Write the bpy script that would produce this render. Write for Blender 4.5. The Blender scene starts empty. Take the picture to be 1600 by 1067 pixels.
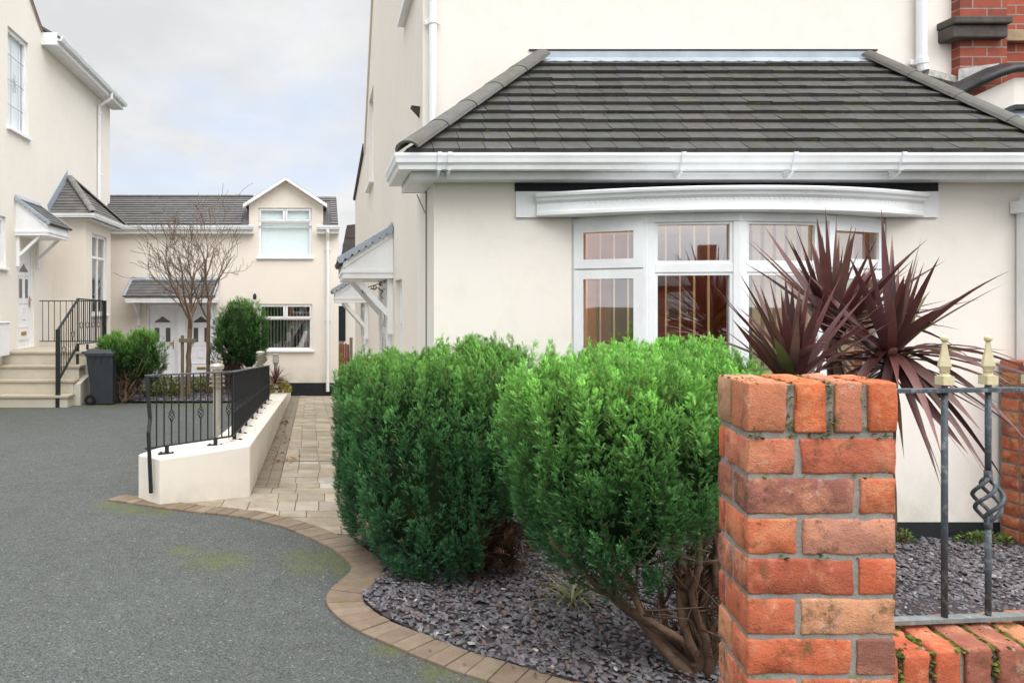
import bpy, bmesh, math, random
import numpy as np
from mathutils import Vector, Matrix, noise as mnoise

random.seed(7)
RNG = np.random.default_rng(11)
scene = bpy.context.scene
COL = scene.collection
EYE = 1.6
F = 1150.0          # focal length in photo pixels
CX, CY = 502.0, 476.0


def P(x, y, Y):
    return Vector(((x - CX) * Y / F, Y, EYE + (CY - y) * Y / F))


def zd(Y):            # tarmac level
    return 0.13 - 0.03 * max(min(Y, 14.2), 1.0) - 0.0145 * max(0.0, Y - 14.2)


def zp(Y):            # paved path level
    return zd(Y) + 0.003 if Y < 6.5 else -0.062 - 0.0606 * (Y - 6.5)


def G(x, y):          # measured point on the tarmac
    Y = F * 1.47 / (y - CY - 34.5)
    return Vector(((x - CX) * Y / F, Y, zd(Y)))


# --------------------------------------------------------------------------
# mesh builder
# --------------------------------------------------------------------------
ORIGIN = {}


class MB:
    def __init__(self):
        self.v, self.f, self.c = [], [], []

    def add(self, verts, faces, col=(1, 1, 1)):
        n = len(self.v)
        self.v.extend([tuple(p) for p in verts])
        self.f.extend([tuple(i + n for i in f) for f in faces])
        self.c.extend([col] * len(verts))

    def quad(self, a, b, c, d, col=(1, 1, 1)):
        self.add([a, b, c, d], [(0, 1, 2, 3)], col)

    def hexa(self, p, col=(1, 1, 1)):
        """8 corners: bottom ring 0-3, top ring 4-7"""
        self.add(p, [(3, 2, 1, 0), (4, 5, 6, 7), (0, 1, 5, 4), (1, 2, 6, 5), (2, 3, 7, 6), (3, 0, 4, 7)], col)

    def box(self, x0, x1, y0, y1, z0, z1, col=(1, 1, 1)):
        self.hexa([(x0, y0, z0), (x1, y0, z0), (x1, y1, z0), (x0, y1, z0),
                   (x0, y0, z1), (x1, y0, z1), (x1, y1, z1), (x0, y1, z1)], col)

    def tube(self, pts, r, n=8, col=(1, 1, 1), caps=True, sx=1.0):
        pts = [Vector(p) for p in pts]
        rs = r if isinstance(r, (list, tuple)) else [r] * len(pts)
        verts, faces = [], []
        prev = None
        for i, p in enumerate(pts):
            d = (pts[min(i + 1, len(pts) - 1)] - pts[max(i - 1, 0)])
            if d.length < 1e-9:
                d = Vector((0, 0, 1))
            d.normalize()
            if prev is None:
                a = d.cross(Vector((0, 0, 1)))
                if a.length < 1e-3:
                    a = d.cross(Vector((0, 1, 0)))
            else:
                a = prev - d * prev.dot(d)
            a.normalize()
            prev = a
            b = d.cross(a)
            for k in range(n):
                t = 2 * math.pi * k / n
                verts.append(p + a * math.cos(t) * rs[i] * sx + b * math.sin(t) * rs[i])
        for i in range(len(pts) - 1):
            for k in range(n):
                k2 = (k + 1) % n
                faces.append((i * n + k, i * n + k2, (i + 1) * n + k2, (i + 1) * n + k))
        if caps:
            faces.append(tuple(reversed(range(n))))
            faces.append(tuple((len(pts) - 1) * n + k for k in range(n)))
        self.add(verts, faces, col)

    def bar(self, a, b, w, h, col=(1, 1, 1), side=None):
        """rectangular bar from a to b, w across (horizontal), h the other way"""
        a, b = Vector(a), Vector(b)
        d = (b - a).normalized()
        s = Vector(side) if side else d.cross(Vector((0, 0, 1)))
        if s.length < 1e-3:
            s = Vector((1, 0, 0))
        s.normalize()
        u = s.cross(d).normalized()
        s, u = s * w / 2, u * h / 2
        self.hexa([a - s - u, a + s - u, a + s + u, a - s + u, b - s - u, b + s - u, b + s + u, b - s + u], col)

    def lathe(self, c, prof, n=16, col=(1, 1, 1)):
        verts, faces = [], []
        for r, z in prof:
            for k in range(n):
                t = 2 * math.pi * k / n
                verts.append((c[0] + r * math.cos(t), c[1] + r * math.sin(t), c[2] + z))
        for i in range(len(prof) - 1):
            for k in range(n):
                k2 = (k + 1) % n
                faces.append((i * n + k, i * n + k2, (i + 1) * n + k2, (i + 1) * n + k))
        faces.append(tuple(reversed(range(n))))
        faces.append(tuple((len(prof) - 1) * n + k for k in range(n)))
        self.add(verts, faces, col)

    def sweep(self, path, prof, out=1, col=(1, 1, 1), closed=True, caps=True):
        """profile points (outward, up) carried along a horizontal path, mitred; outward = right of travel * out"""
        path = [Vector(p) for p in path]
        verts, faces = [], []
        m = len(prof)
        for i, p in enumerate(path):
            ns = []
            for j in (i - 1, i):
                if 0 <= j < len(path) - 1:
                    d = path[j + 1] - path[j]
                    d.z = 0
                    d.normalize()
                    ns.append(Vector((d.y, -d.x, 0)) * out)
            if len(ns) == 2:
                nn = (ns[0] + ns[1]).normalized()
                nn = nn / max(0.3, nn.dot(ns[0]))
            else:
                nn = ns[0]
            for o, u in prof:
                verts.append(p + nn * o + Vector((0, 0, u)))
        rng = m if closed else m - 1
        for i in range(len(path) - 1):
            for k in range(rng):
                k2 = (k + 1) % m
                faces.append((i * m + k, i * m + k2, (i + 1) * m + k2, (i + 1) * m + k))
        if closed and caps:
            faces.append(tuple(range(m)))
            faces.append(tuple(reversed([(len(path) - 1) * m + k for k in range(m)])))
        self.add(verts, faces, col)

    def rbrick(self, corners, r=0.006, amp=0.0016, col=(1, 1, 1), m=6, seed=0.0):
        """rounded rough brick in a (possibly skewed) hexahedron: corners = origin, u, v, w vectors"""
        o, u, v, w = [Vector(c) for c in corners]
        L = (u.length, v.length, w.length)
        h = [l / 2 for l in L]
        ud, vd, wd = u.normalized(), v.normalized(), w.normalized()
        ctr = o + (u + v + w) / 2
        for ax in range(3):
            for sg in (-1, 1):
                a1, a2 = (ax + 1) % 3, (ax + 2) % 3
                n1 = max(3, min(m * 2, int(L[a1] / 0.018)))
                n2 = max(3, min(m * 2, int(L[a2] / 0.018)))
                verts = []

                def spaced(n, hh):
                    s = [-hh, -hh + r * 0.5, -hh + r]
                    k = n - 2
                    s += [(-hh + r) + (2 * hh - 2 * r) * i / k for i in range(1, k)]
                    s += [hh - r, hh - r * 0.5, hh]
                    return s
                s1, s2 = spaced(n1, h[a1]), spaced(n2, h[a2])
                for i in s1:
                    for j in s2:
                        q = [0, 0, 0]
                        q[ax] = sg * h[ax]
                        q[a1] = i
                        q[a2] = j
                        c = [max(-(h[k] - r), min(h[k] - r, q[k])) for k in range(3)]
                        d = Vector([q[k] - c[k] for k in range(3)])
                        if d.length > 1e-9:
                            d = d.normalized() * r
                        pl = Vector(c) + d
                        pw = ctr + ud * pl[0] + vd * pl[1] + wd * pl[2]
                        nz = mnoise.noise(pw * 38 + Vector((seed, seed * 2, 0))) + 0.7 * mnoise.noise(pw * 95) + 0.8 * mnoise.noise(pw * 14 + Vector((seed, 0, 0)))
                        dn = d.normalized() if d.length > 0 else Vector((0, 0, 0))
                        if sum(1 for k in range(3) if abs(q[k]) > h[k] - r * 0.9) >= 2:
                            nz -= max(0.0, mnoise.noise(pw * 34 + Vector((seed, 0, 5))) - 0.08) * 3.2
                        pw += (ud * dn[0] + vd * dn[1] + wd * dn[2]) * nz * amp
                        verts.append(pw)
                N2 = len(s2)
                faces = []
                for i in range(len(s1) - 1):
                    for j in range(N2 - 1):
                        f = (i * N2 + j, (i + 1) * N2 + j, (i + 1) * N2 + j + 1, i * N2 + j + 1)
                        faces.append(f if sg > 0 else tuple(reversed(f)))
                self.add(verts, faces, col)

    def build(self, name, mat, parent=None, smooth=False, bevel=0.0, weld=False):
        org = ORIGIN.get(parent.name, Vector((0, 0, 0))) if parent is not None else Vector((0, 0, 0))
        me = bpy.data.meshes.new(name)
        v = np.array(self.v, dtype=np.float64) - np.array(org)
        me.from_pydata(v.tolist(), [], self.f)
        ca = me.color_attributes.new('Col', 'FLOAT_COLOR', 'POINT')
        c = np.ones((len(self.v), 4), dtype=np.float32)
        c[:, :3] = np.array(self.c, dtype=np.float32)
        ca.data.foreach_set('color', c.ravel())
        return finish(name, me, mat, parent, smooth, bevel, org)


def finish(name, me, mat, parent, smooth=False, bevel=0.0, org=Vector((0, 0, 0))):
    if bevel:
        bm = bmesh.new()
        bm.from_mesh(me)
        bmesh.ops.remove_doubles(bm, verts=bm.verts, dist=1e-5)
        bmesh.ops.recalc_face_normals(bm, faces=bm.faces)
        ed = [e for e in bm.edges if len(e.link_faces) == 2 and e.calc_face_angle(0) > 0.5]
        bmesh.ops.bevel(bm, geom=ed, offset=bevel, segments=2, profile=0.5, affect='EDGES', clamp_overlap=True)
        bm.to_mesh(me)
        bm.free()
    if smooth:
        me.polygons.foreach_set('use_smooth', [True] * len(me.polygons))
    me.materials.append(mat)
    me.update()
    o = bpy.data.objects.new(name, me)
    COL.objects.link(o)
    if parent is not None:
        o.parent = parent
        ORIGIN[o.name] = Vector(org)
    return o


def fast_mesh(name, verts, quads, cols, mat, parent, smooth=False, tri=False):
    """numpy quads -> one mesh object"""
    org = ORIGIN.get(parent.name, Vector((0, 0, 0))) if parent is not None else Vector((0, 0, 0))
    verts = verts - np.array(org)
    k = quads.shape[1]
    me = bpy.data.meshes.new(name)
    me.vertices.add(len(verts))
    me.vertices.foreach_set('co', verts.astype(np.float32).ravel())
    me.loops.add(quads.size)
    me.loops.foreach_set('vertex_index', quads.astype(np.int32).ravel())
    me.polygons.add(len(quads))
    me.polygons.foreach_set('loop_start', np.arange(0, quads.size, k, dtype=np.int32))
    me.polygons.foreach_set('loop_total', np.full(len(quads), k, dtype=np.int32))
    me.update(calc_edges=True)
    ca = me.color_attributes.new('Col', 'FLOAT_COLOR', 'POINT')
    c = np.ones((len(verts), 4), dtype=np.float32)
    c[:, :3] = cols
    ca.data.foreach_set('color', c.ravel())
    return finish(name, me, mat, parent, smooth, 0, org)


def thing(name, label, cat, loc=(0, 0, 0), group=None):
    o = bpy.data.objects.new(name, None)
    COL.objects.link(o)
    o.location = loc
    o.empty_display_size = 0.1
    o['label'] = label
    o['category'] = cat
    if group:
        o['group'] = group
    ORIGIN[o.name] = Vector(loc)
    return o


def tag(o, label=None, cat=None, group=None, kind=None):
    if label:
        o['label'] = label
    if cat:
        o['category'] = cat
    if group:
        o['group'] = group
    if kind:
        o['kind'] = kind
    return o


# --------------------------------------------------------------------------
# materials
# --------------------------------------------------------------------------
class NT:
    def __init__(self, name):
        self.m = bpy.data.materials.new(name)
        self.m.use_nodes = True
        self.t = self.m.node_tree
        self.t.nodes.clear()
        self.out = self.n('ShaderNodeOutputMaterial')
        self.b = self.n('ShaderNodeBsdfPrincipled')
        self.l(self.b.outputs[0], self.out.inputs[0])
        self.geo = None

    def n(self, typ, **kw):
        nd = self.t.nodes.new(typ)
        for k, v in kw.items():
            setattr(nd, k, v)
        return nd

    def l(self, a, b):
        self.t.links.new(a, b)

    def obj(self):
        if self.geo is None:
            self.geo = self.n('ShaderNodeNewGeometry')
        return self.geo.outputs['Position']

    def noise(self, scale, detail=4, rough=0.55, vec=None, stretch=None, out='Fac'):
        v = vec or self.obj()
        if stretch:
            mp = self.n('ShaderNodeMapping')
            mp.inputs['Scale'].default_value = stretch
            self.l(v, mp.inputs['Vector'])
            v = mp.outputs[0]
        nz = self.n('ShaderNodeTexNoise')
        nz.inputs['Scale'].default_value = scale
        nz.inputs['Detail'].default_value = detail
        nz.inputs['Roughness'].default_value = rough
        self.l(v, nz.inputs['Vector'])
        return nz.outputs[out]

    def vor(self, scale, out='Distance', vec=None, feature='F1'):
        nz = self.n('ShaderNodeTexVoronoi')
        nz.feature = feature
        nz.inputs['Scale'].default_value = scale
        self.l(vec or self.obj(), nz.inputs['Vector'])
        return nz.outputs[out]

    def ramp(self, fac, stops):
        r = self.n('ShaderNodeValToRGB')
        e = r.color_ramp.elements
        while len(e) < len(stops):
            e.new(0.5)
        for el, (p, c) in zip(e, stops):
            el.position = p
            el.color = (*c, 1) if isinstance(c, (tuple, list)) else (c, c, c, 1)
        self.l(fac, r.inputs[0])
        return r.outputs[0]

    def mix(self, fac, a, b, mode='MIX'):
        m = self.n('ShaderNodeMix', data_type='RGBA', blend_type=mode)
        for s, v in ((0, fac), (6, a), (7, b)):
            if hasattr(v, 'type'):
                self.l(v, m.inputs[s])
            elif isinstance(v, (tuple, list)):
                m.inputs[s].default_value = (*v, 1)
            else:
                m.inputs[s].default_value = v
        return m.outputs[2]

    def math(self, op, a, b=0.0, c=None, clamp=False):
        m = self.n('ShaderNodeMath', operation=op, use_clamp=clamp)
        for s, v in ((0, a), (1, b), (2, c)):
            if v is None:
                continue
            if hasattr(v, 'type'):
                self.l(v, m.inputs[s])
            else:
                m.inputs[s].default_value = v
        return m.outputs[0]

    def attr(self):
        a = self.n('ShaderNodeAttribute')
        a.attribute_name = 'Col'
        return a.outputs['Color']

    def sep(self, v):
        s = self.n('ShaderNodeSeparateXYZ')
        self.l(v, s.inputs[0])
        return s.outputs

    def normal_z(self):
        self.obj()
        return self.sep(self.geo.outputs['Normal'])[2]

    def bump(self, h, strength=0.3, dist=0.01):
        b = self.n('ShaderNodeBump')
        b.inputs['Strength'].default_value = strength
        b.inputs['Distance'].default_value = dist
        self.l(h, b.inputs['Height'])
        self.l(b.outputs[0], self.b.inputs['Normal'])

    def set(self, color=None, rough=0.8, spec=0.3, metal=0.0):
        if color is not None:
            if hasattr(color, 'type'):
                self.l(color, self.b.inputs['Base Color'])
            else:
                self.b.inputs['Base Color'].default_value = (*color, 1)
        if hasattr(rough, 'type'):
            self.l(rough, self.b.inputs['Roughness'])
        else:
            self.b.inputs['Roughness'].default_value = rough
        self.b.inputs['Specular IOR Level'].default_value = spec
        self.b.inputs['Metallic'].default_value = metal
        return self.m


def m_render(name, base, dirt=(0.50, 0.46, 0.38), amount=0.5, zfoot=None, foot_h=0.5):
    t = NT(name)
    big = t.noise(0.9, 5, 0.6)
    c = t.mix(t.ramp(big, [(0.35, 0.0), (0.75, 1.0)]), base, tuple(b * 0.955 for b in base))
    streak = t.noise(2.2, 5, 0.65, stretch=(3.0, 3.0, 0.22))
    c = t.mix(t.math('MULTIPLY', t.ramp(streak, [(0.58, 0.0), (0.95, 1.0)]), amount * 0.28), c, dirt)
    pat = t.noise(5.5, 6, 0.7)
    c = t.mix(t.math('MULTIPLY', t.ramp(pat, [(0.50, 0.0), (0.85, 1.0)]), amount * 0.42), c, dirt)
    if zfoot is not None:
        z = t.sep(t.obj())[2]
        g = t.math('SUBTRACT', 1.0, t.math('DIVIDE', t.math('SUBTRACT', z, zfoot), foot_h), clamp=True)
        g = t.math('MULTIPLY', g, t.ramp(t.noise(4.0, 6, 0.65, stretch=(1, 1, 0.6)), [(0.35, 0.0), (0.75, 1.0)]))
        c = t.mix(t.math('MULTIPLY', g, 0.7), c, (0.36, 0.35, 0.26))
    h = t.math('ADD', t.noise(220, 3, 0.6), t.math('MULTIPLY', t.noise(14, 4, 0.6), 0.8))
    hair = t.vor(0.9, 'Distance', feature='DISTANCE_TO_EDGE', vec=None)
    t.bump(h, 0.32, 0.005)
    return t.set(c, 0.88, 0.2)


def m_plain(name, base, rough=0.5, spec=0.4, var=0.08, scale=6, metal=0.0, bump=0.0, bscale=60, stretch=None):
    t = NT(name)
    n = t.noise(scale, 5, 0.6, stretch=stretch)
    c = t.mix(t.ramp(n, [(0.3, 0.0), (0.8, 1.0)]), base, tuple(max(0, b * (1 - var)) for b in base))
    if bump:
        t.bump(t.noise(bscale, 4, 0.6), bump, 0.003)
    rr = t.math('ADD', t.math('MULTIPLY', t.noise(scale * 3, 3), 0.25), rough - 0.12)
    return t.set(c, rr, spec, metal)


def m_upvc():
    t = NT('upvc')
    n = t.noise(3.0, 6, 0.65, stretch=(1, 1, 0.5))
    c = t.mix(t.ramp(n, [(0.45, 0.0), (0.85, 1.0)]), (0.83, 0.84, 0.85), (0.66, 0.66, 0.64))
    sp = t.noise(26, 5, 0.7)
    c = t.mix(t.math('MULTIPLY', t.ramp(sp, [(0.62, 0.0), (0.8, 1.0)]), 0.3), c, (0.45, 0.45, 0.42))
    return t.set(c, 0.38, 0.45)


def m_attr(name, rough=0.85, spec=0.25, var=0.35, scale=18, bump=0.3, bscale=90, bdist=0.004, moss=0.0, mosscol=(0.10, 0.13, 0.02), mscale=5, flaws=None, mossup=False):
    t = NT(name)
    a = t.attr()
    n = t.noise(scale, 6, 0.65)
    c = t.mix(t.ramp(n, [(0.3, 0.0), (0.75, 1.0)]), a, t.mix(1.0, a, (1 - var, 1 - var, 1 - var), 'MULTIPLY'))
    if flaws:
        for col, sc, lo, hi, amt in flaws:
            c = t.mix(t.math('MULTIPLY', t.ramp(t.noise(sc, 6, 0.72), [(lo, 0.0), (hi, 1.0)]), amt), c, col)
    if moss:
        mk = t.ramp(t.noise(mscale, 6, 0.75), [(0.60 - moss * 0.25, 0.0), (0.72 - moss * 0.2, 1.0)])
        if mossup:
            mk = t.math('MULTIPLY', mk, t.math('ADD', t.math('MULTIPLY', t.normal_z(), 1.2), 0.15, clamp=True))
        c = t.mix(mk, c, t.mix(t.noise(60, 3), mosscol, tuple(m * 2.2 for m in mosscol)))
    h = t.math('ADD', t.noise(bscale, 5, 0.65), t.math('MULTIPLY', t.noise(bscale * 4, 3, 0.6), 0.35))
    t.bump(h, bump, bdist)
    return t.set(c, rough, spec)


def m_asphalt():
    t = NT('tarmac')
    big = t.noise(0.55, 5, 0.6)
    c = t.mix(t.ramp(big, [(0.3, 0.0), (0.75, 1.0)]), (0.102, 0.108, 0.101), (0.076, 0.081, 0.075))
    med = t.noise(7, 6, 0.7)
    c = t.mix(t.math('MULTIPLY', t.ramp(med, [(0.42, 0.0), (0.7, 1.0)]), 0.55), c, (0.135, 0.141, 0.134))
    gr_ = t.noise(34, 6, 0.75)
    c = t.mix(t.math('MULTIPLY', t.ramp(gr_, [(0.50, 0.0), (0.68, 1.0)]), 0.42), c, (0.055, 0.06, 0.058))
    st_ = t.noise(1.3, 6, 0.7)
    c = t.mix(t.math('MULTIPLY', t.ramp(st_, [(0.52, 0.0), (0.72, 1.0)]), 0.5), c, (0.075, 0.082, 0.066))
    # aggregate
    v = t.vor(150, 'Color')
    vs = t.sep(v)[0]
    c = t.mix(t.math('MULTIPLY', t.ramp(vs, [(0.55, 0.0), (0.95, 1.0)]), 0.40), c, (0.21, 0.218, 0.208))
    c = t.mix(t.math('MULTIPLY', t.ramp(t.sep(v)[1], [(0.5, 0.0), (0.9, 1.0)]), 0.7), c, (0.028, 0.031, 0.03))
    pale = t.ramp(t.sep(t.vor(95, 'Color'))[2], [(0.985, 0.0), (0.99, 1.0)])
    c = t.mix(t.math('MULTIPLY', pale, 0.3), c, (0.42, 0.43, 0.40))
    # moss where it grows: hollows of the surface and the margins
    pos = t.obj()
    tot = None
    spots = [(G(520, 872), 0.30), (G(490, 885), 0.24), (G(540, 890), 0.2), (G(288, 860), 0.17), (G(340, 875), 0.30), (G(190, 788), 0.30), (G(215, 795), 0.25), (G(470, 870), 0.22), (G(535, 880), 0.2), (G(690, 1052), 0.14), (G(610, 1015), 0.12), (G(760, 1072), 0.16),
             (G(250, 800), 0.2), (Vector((-2.2, 13.9, -0.28)), 0.8), (Vector((-4, 13.8, -0.28)), 0.7), (Vector((-5.6, 13.3, -0.27)), 0.6), (Vector((-3.1, 13.9, -0.28)), 0.6)]
    for p, r in spots:
        d = t.n('ShaderNodeVectorMath', operation='DISTANCE')
        t.l(pos, d.inputs[0])
        d.inputs[1].default_value = p
        k = t.math('SUBTRACT', 1.0, t.math('DIVIDE', d.outputs['Value'], r), clamp=True)
        tot = k if tot is None else t.math('MAXIMUM', tot, k)
    mm = t.math('MULTIPLY', t.ramp(tot, [(0.0, 0.0), (0.75, 1.0)]), t.ramp(t.noise(13, 7, 0.78), [(0.38, 0.0), (0.58, 1.0)]))
    mm = t.math('MULTIPLY', mm, t.ramp(t.noise(70, 4, 0.7), [(0.3, 0.25), (0.6, 1.0)]))
    c = t.mix(t.math('MULTIPLY', mm, 0.8), c, t.mix(t.noise(30, 3), (0.07, 0.088, 0.012), (0.16, 0.175, 0.025)))
    h = t.math('ADD', t.math('MULTIPLY', t.vor(150), 0.8), t.math('MULTIPLY', t.noise(38, 7, 0.8), 2.2))
    t.bump(h, 0.55, 0.007)
    return t.set(c, 0.9, 0.2)


def m_brickwall(name, scale=1.0, c1=(0.42, 0.10, 0.055), c2=(0.20, 0.06, 0.05), mortar=(0.30, 0.25, 0.21), horiz='X'):
    t = NT(name)
    s = t.sep(t.obj())
    cb = t.n('ShaderNodeCombineXYZ')
    t.l(s[0 if horiz == 'X' else 1], cb.inputs[0])
    t.l(s[2], cb.inputs[1])
    b = t.n('ShaderNodeTexBrick')
    b.inputs['Scale'].default_value = scale
    b.inputs['Color1'].default_value = (*c1, 1)
    b.inputs['Color2'].default_value = (*c2, 1)
    b.inputs['Mortar'].default_value = (*mortar, 1)
    b.inputs['Mortar Size'].default_value = 0.006
    b.inputs['Mortar Smooth'].default_value = 0.2
    b.inputs['Brick Width'].default_value = 0.225
    b.inputs['Row Height'].default_value = 0.075
    t.l(cb.outputs[0], b.inputs['Vector'])
    c = b.outputs['Color']
    n = t.noise(9, 6, 0.7)
    c = t.mix(t.math('MULTIPLY', t.ramp(n, [(0.5, 0.0), (0.75, 1.0)]), 0.55), c, (0.10, 0.045, 0.035))
    t.bump(t.math('ADD', t.math('MULTIPLY', b.outputs['Fac'], -1.0), t.math('MULTIPLY', t.noise(80, 5), 0.4)), 0.6, 0.006)
    return t.set(c, 0.85, 0.2)


def m_glass(name, refl=0.16, tint=(0.93, 0.96, 0.95), fres=0.7):
    t = NT(name)
    t.t.nodes.remove(t.b)
    tr = t.n('ShaderNodeBsdfTransparent')
    tr.inputs[0].default_value = (*tint, 1)
    gl = t.n('ShaderNodeBsdfGlossy')
    gl.inputs['Roughness'].default_value = 0.015
    gl.inputs['Color'].default_value = (0.95, 0.98, 1, 1)
    lw = t.n('ShaderNodeLayerWeight')
    lw.inputs[0].default_value = 0.25
    f = t.math('ADD', t.math('MULTIPLY', lw.outputs['Fresnel'], fres), refl, clamp=True)
    # slight waviness of the panes
    bp = t.n('ShaderNodeBump')
    bp.inputs['Strength'].default_value = 0.05
    bp.inputs['Distance'].default_value = 0.01
    t.l(t.noise(2.5, 2), bp.inputs['Height'])
    t.l(bp.outputs[0], gl.inputs['Normal'])
    mx = t.n('ShaderNodeMixShader')
    t.l(f, mx.inputs[0])
    t.l(tr.outputs[0], mx.inputs[1])
    t.l(gl.outputs[0], mx.inputs[2])
    t.l(mx.outputs[0], t.out.inputs[0])
    return t.m


def m_leaf(name, rough=0.55, spec=0.3, transl=0.25, var=0.3, scale=20):
    t = NT(name)
    a = t.attr()
    n = t.noise(scale, 4, 0.6)
    c = t.mix(t.ramp(n, [(0.3, 0.0), (0.75, 1.0)]), a, t.mix(1.0, a, (1 - var, 1 - var, 1 - var), 'MULTIPLY'))
    t.set(c, rough, spec)
    if transl:
        tl = t.n('ShaderNodeBsdfTranslucent')
        t.l(c, tl.inputs[0])
        mx = t.n('ShaderNodeMixShader')
        mx.inputs[0].default_value = transl
        t.l(t.b.outputs[0], mx.inputs[1])
        t.l(tl.outputs[0], mx.inputs[2])
        t.l(mx.outputs[0], t.out.inputs[0])
    return t.m


M = {}
M['cream'] = m_render('cream_render', (0.84, 0.785, 0.715), amount=0.5, zfoot=0.1, foot_h=0.5)
M['cream_side'] = m_render('cream_render_side', (0.80, 0.735, 0.65), amount=0.5, zfoot=-0.2, foot_h=0.8)  # same render, weaker light on the side wall put into its colour
M['cream_left'] = m_render('cream_render_pale', (0.80, 0.75, 0.67), amount=0.42, zfoot=-0.2, foot_h=0.8)
M['cream_far'] = m_render('cream_render_peach', (0.79, 0.725, 0.64), amount=0.25, zfoot=-0.6, foot_h=0.6)
M['wallrender'] = m_render('garden_wall_render', (0.78, 0.72, 0.63), dirt=(0.42, 0.38, 0.28), amount=0.5, zfoot=-0.1, foot_h=0.22)
M['concrete'] = m_render('step_concrete', (0.56, 0.52, 0.43), dirt=(0.25, 0.24, 0.19), amount=0.7)
M['concrete_edge'] = m_render('step_nosing', (0.46, 0.40, 0.31), dirt=(0.16, 0.14, 0.1), amount=0.9)
M['upvc'] = m_upvc()
M['plinth'] = m_plain('bitumen_black', (0.018, 0.021, 0.024), 0.65, 0.3, 0.4, 5, bump=0.2)
M['iron'] = m_plain('black_iron', (0.016, 0.017, 0.019), 0.5, 0.4, 0.3, 20, bump=0.15)
M['grey_iron'] = m_attr('weathered_iron', 0.6, 0.35, 0.5, 30, 0.4, 120, 0.002, flaws=[((0.30, 0.33, 0.34), 45, 0.52, 0.7, 0.7)])
M['gold'] = m_attr('cream_gold_paint', 0.5, 0.4, 0.25, 60, 0.35, 160, 0.001)
M['lead'] = m_plain('lead_flashing', (0.36, 0.42, 0.48), 0.45, 0.5, 0.35, 5, bump=0.2, bscale=25)
M['tile'] = m_attr('roof_tile', 0.85, 0.25, 0.35, 14, 0.5, 110, 0.003, moss=0.17, mosscol=(0.055, 0.055, 0.022), mscale=7, flaws=[((0.24, 0.235, 0.21), 22, 0.60, 0.78, 0.45)])
M['tile_far'] = m_attr('far_roof_tile', 0.85, 0.25, 0.35, 5, 0.3, 60, 0.003)
M['hip'] = m_attr('hip_tile', 0.85, 0.25, 0.3, 9, 0.5, 90, 0.004, flaws=[((0.10, 0.085, 0.055), 6, 0.5, 0.75, 0.55), ((0.34, 0.32, 0.28), 25, 0.6, 0.8, 0.4)])
M['dark_roof'] = m_plain('dark_metal', (0.03, 0.033, 0.036), 0.5, 0.4, 0.5, 6, bump=0.2, bscale=20)
M['brick'] = m_attr('old_brick', 0.88, 0.2, 0.30, 26, 0.7, 62, 0.006, moss=0.02, mosscol=(0.07, 0.075, 0.015), mscale=13,
                    flaws=[((0.68, 0.31, 0.17), 10, 0.48, 0.64, 0.6), ((0.12, 0.05, 0.04), 13, 0.54, 0.66, 0.55), ((0.64, 0.52, 0.44), 18, 0.60, 0.70, 0.45), ((0.05, 0.03, 0.025), 62, 0.60, 0.70, 0.75)])
M['mortar'] = m_attr('mortar', 0.92, 0.15, 0.4, 25, 0.8, 140, 0.004, moss=0.12, mosscol=(0.10, 0.11, 0.03), mscale=9, mossup=False)
M['moss'] = m_leaf('moss', 0.9, 0.1, 0.1, 0.4, 60)
M['brickwall'] = m_brickwall('brick_wall', 1.0)
M['brickwall_far'] = m_brickwall('brick_wall_far', 1.0, (0.36, 0.12, 0.07), (0.26, 0.09, 0.06))
M['stone'] = m_plain('dark_stone', (0.12, 0.10, 0.09), 0.8, 0.3, 0.6, 9, bump=0.5, bscale=40)
M['asphalt'] = m_asphalt()
M['slab'] = m_attr('paving_slab', 0.88, 0.2, 0.22, 8, 0.4, 70, 0.004, flaws=[((0.19, 0.16, 0.105), 2.4, 0.44, 0.70, 0.75), ((0.50, 0.45, 0.37), 12, 0.6, 0.8, 0.4), ((0.10, 0.09, 0.06), 30, 0.62, 0.75, 0.5)])
M['sett'] = m_attr('edging_block', 0.88, 0.2, 0.3, 14, 0.5, 90, 0.004, moss=0.05, mosscol=(0.08, 0.085, 0.02), mscale=4, flaws=[((0.13, 0.105, 0.075), 5, 0.5, 0.72, 0.5)])
M['joint'] = m_plain('joint_sand', (0.21, 0.18, 0.13), 0.95, 0.1, 0.4, 12, bump=0.4)
M['soil'] = m_plain('bed_soil', (0.085, 0.072, 0.078), 0.95, 0.1, 0.6, 14, bump=0.6, bscale=40)
M['slate'] = m_attr('slate_chip', 0.7, 0.35, 0.3, 40, 0.4, 150, 0.002)
M['leaf_litter'] = m_leaf('dry_leaf', 0.8, 0.2, 0.15)
M['conifer'] = m_leaf('conifer_spray', 0.6, 0.25, 0.28, 0.18, 30)
M['blade'] = m_leaf('cordyline_blade', 0.42, 0.45, 0.18, 0.3, 14)
M['bark'] = m_attr('bark', 0.9, 0.15, 0.5, 20, 0.8, 70, 0.006)
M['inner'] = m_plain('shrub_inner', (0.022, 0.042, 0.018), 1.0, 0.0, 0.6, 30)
M['bin'] = m_plain('bin_plastic', (0.040, 0.046, 0.054), 0.5, 0.35, 0.25, 6)
M['rubber'] = m_plain('rubber', (0.012, 0.012, 0.013), 0.8, 0.2, 0.2, 20)
M['steel'] = m_plain('bollard_metal', (0.50, 0.46, 0.40), 0.4, 0.5, 0.25, 10, metal=0.35)
M['brassy'] = m_plain('bollard_ring', (0.42, 0.36, 0.26), 0.35, 0.5, 0.3, 20, metal=0.5)
M['lamp_glass'] = m_plain('frosted_glass', (0.62, 0.58, 0.48), 0.3, 0.5, 0.1, 10)
M['timber'] = m_plain('grey_timber', (0.20, 0.17, 0.12), 0.9, 0.15, 0.5, 25, bump=0.5, stretch=(1, 1, 0.15))
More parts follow.
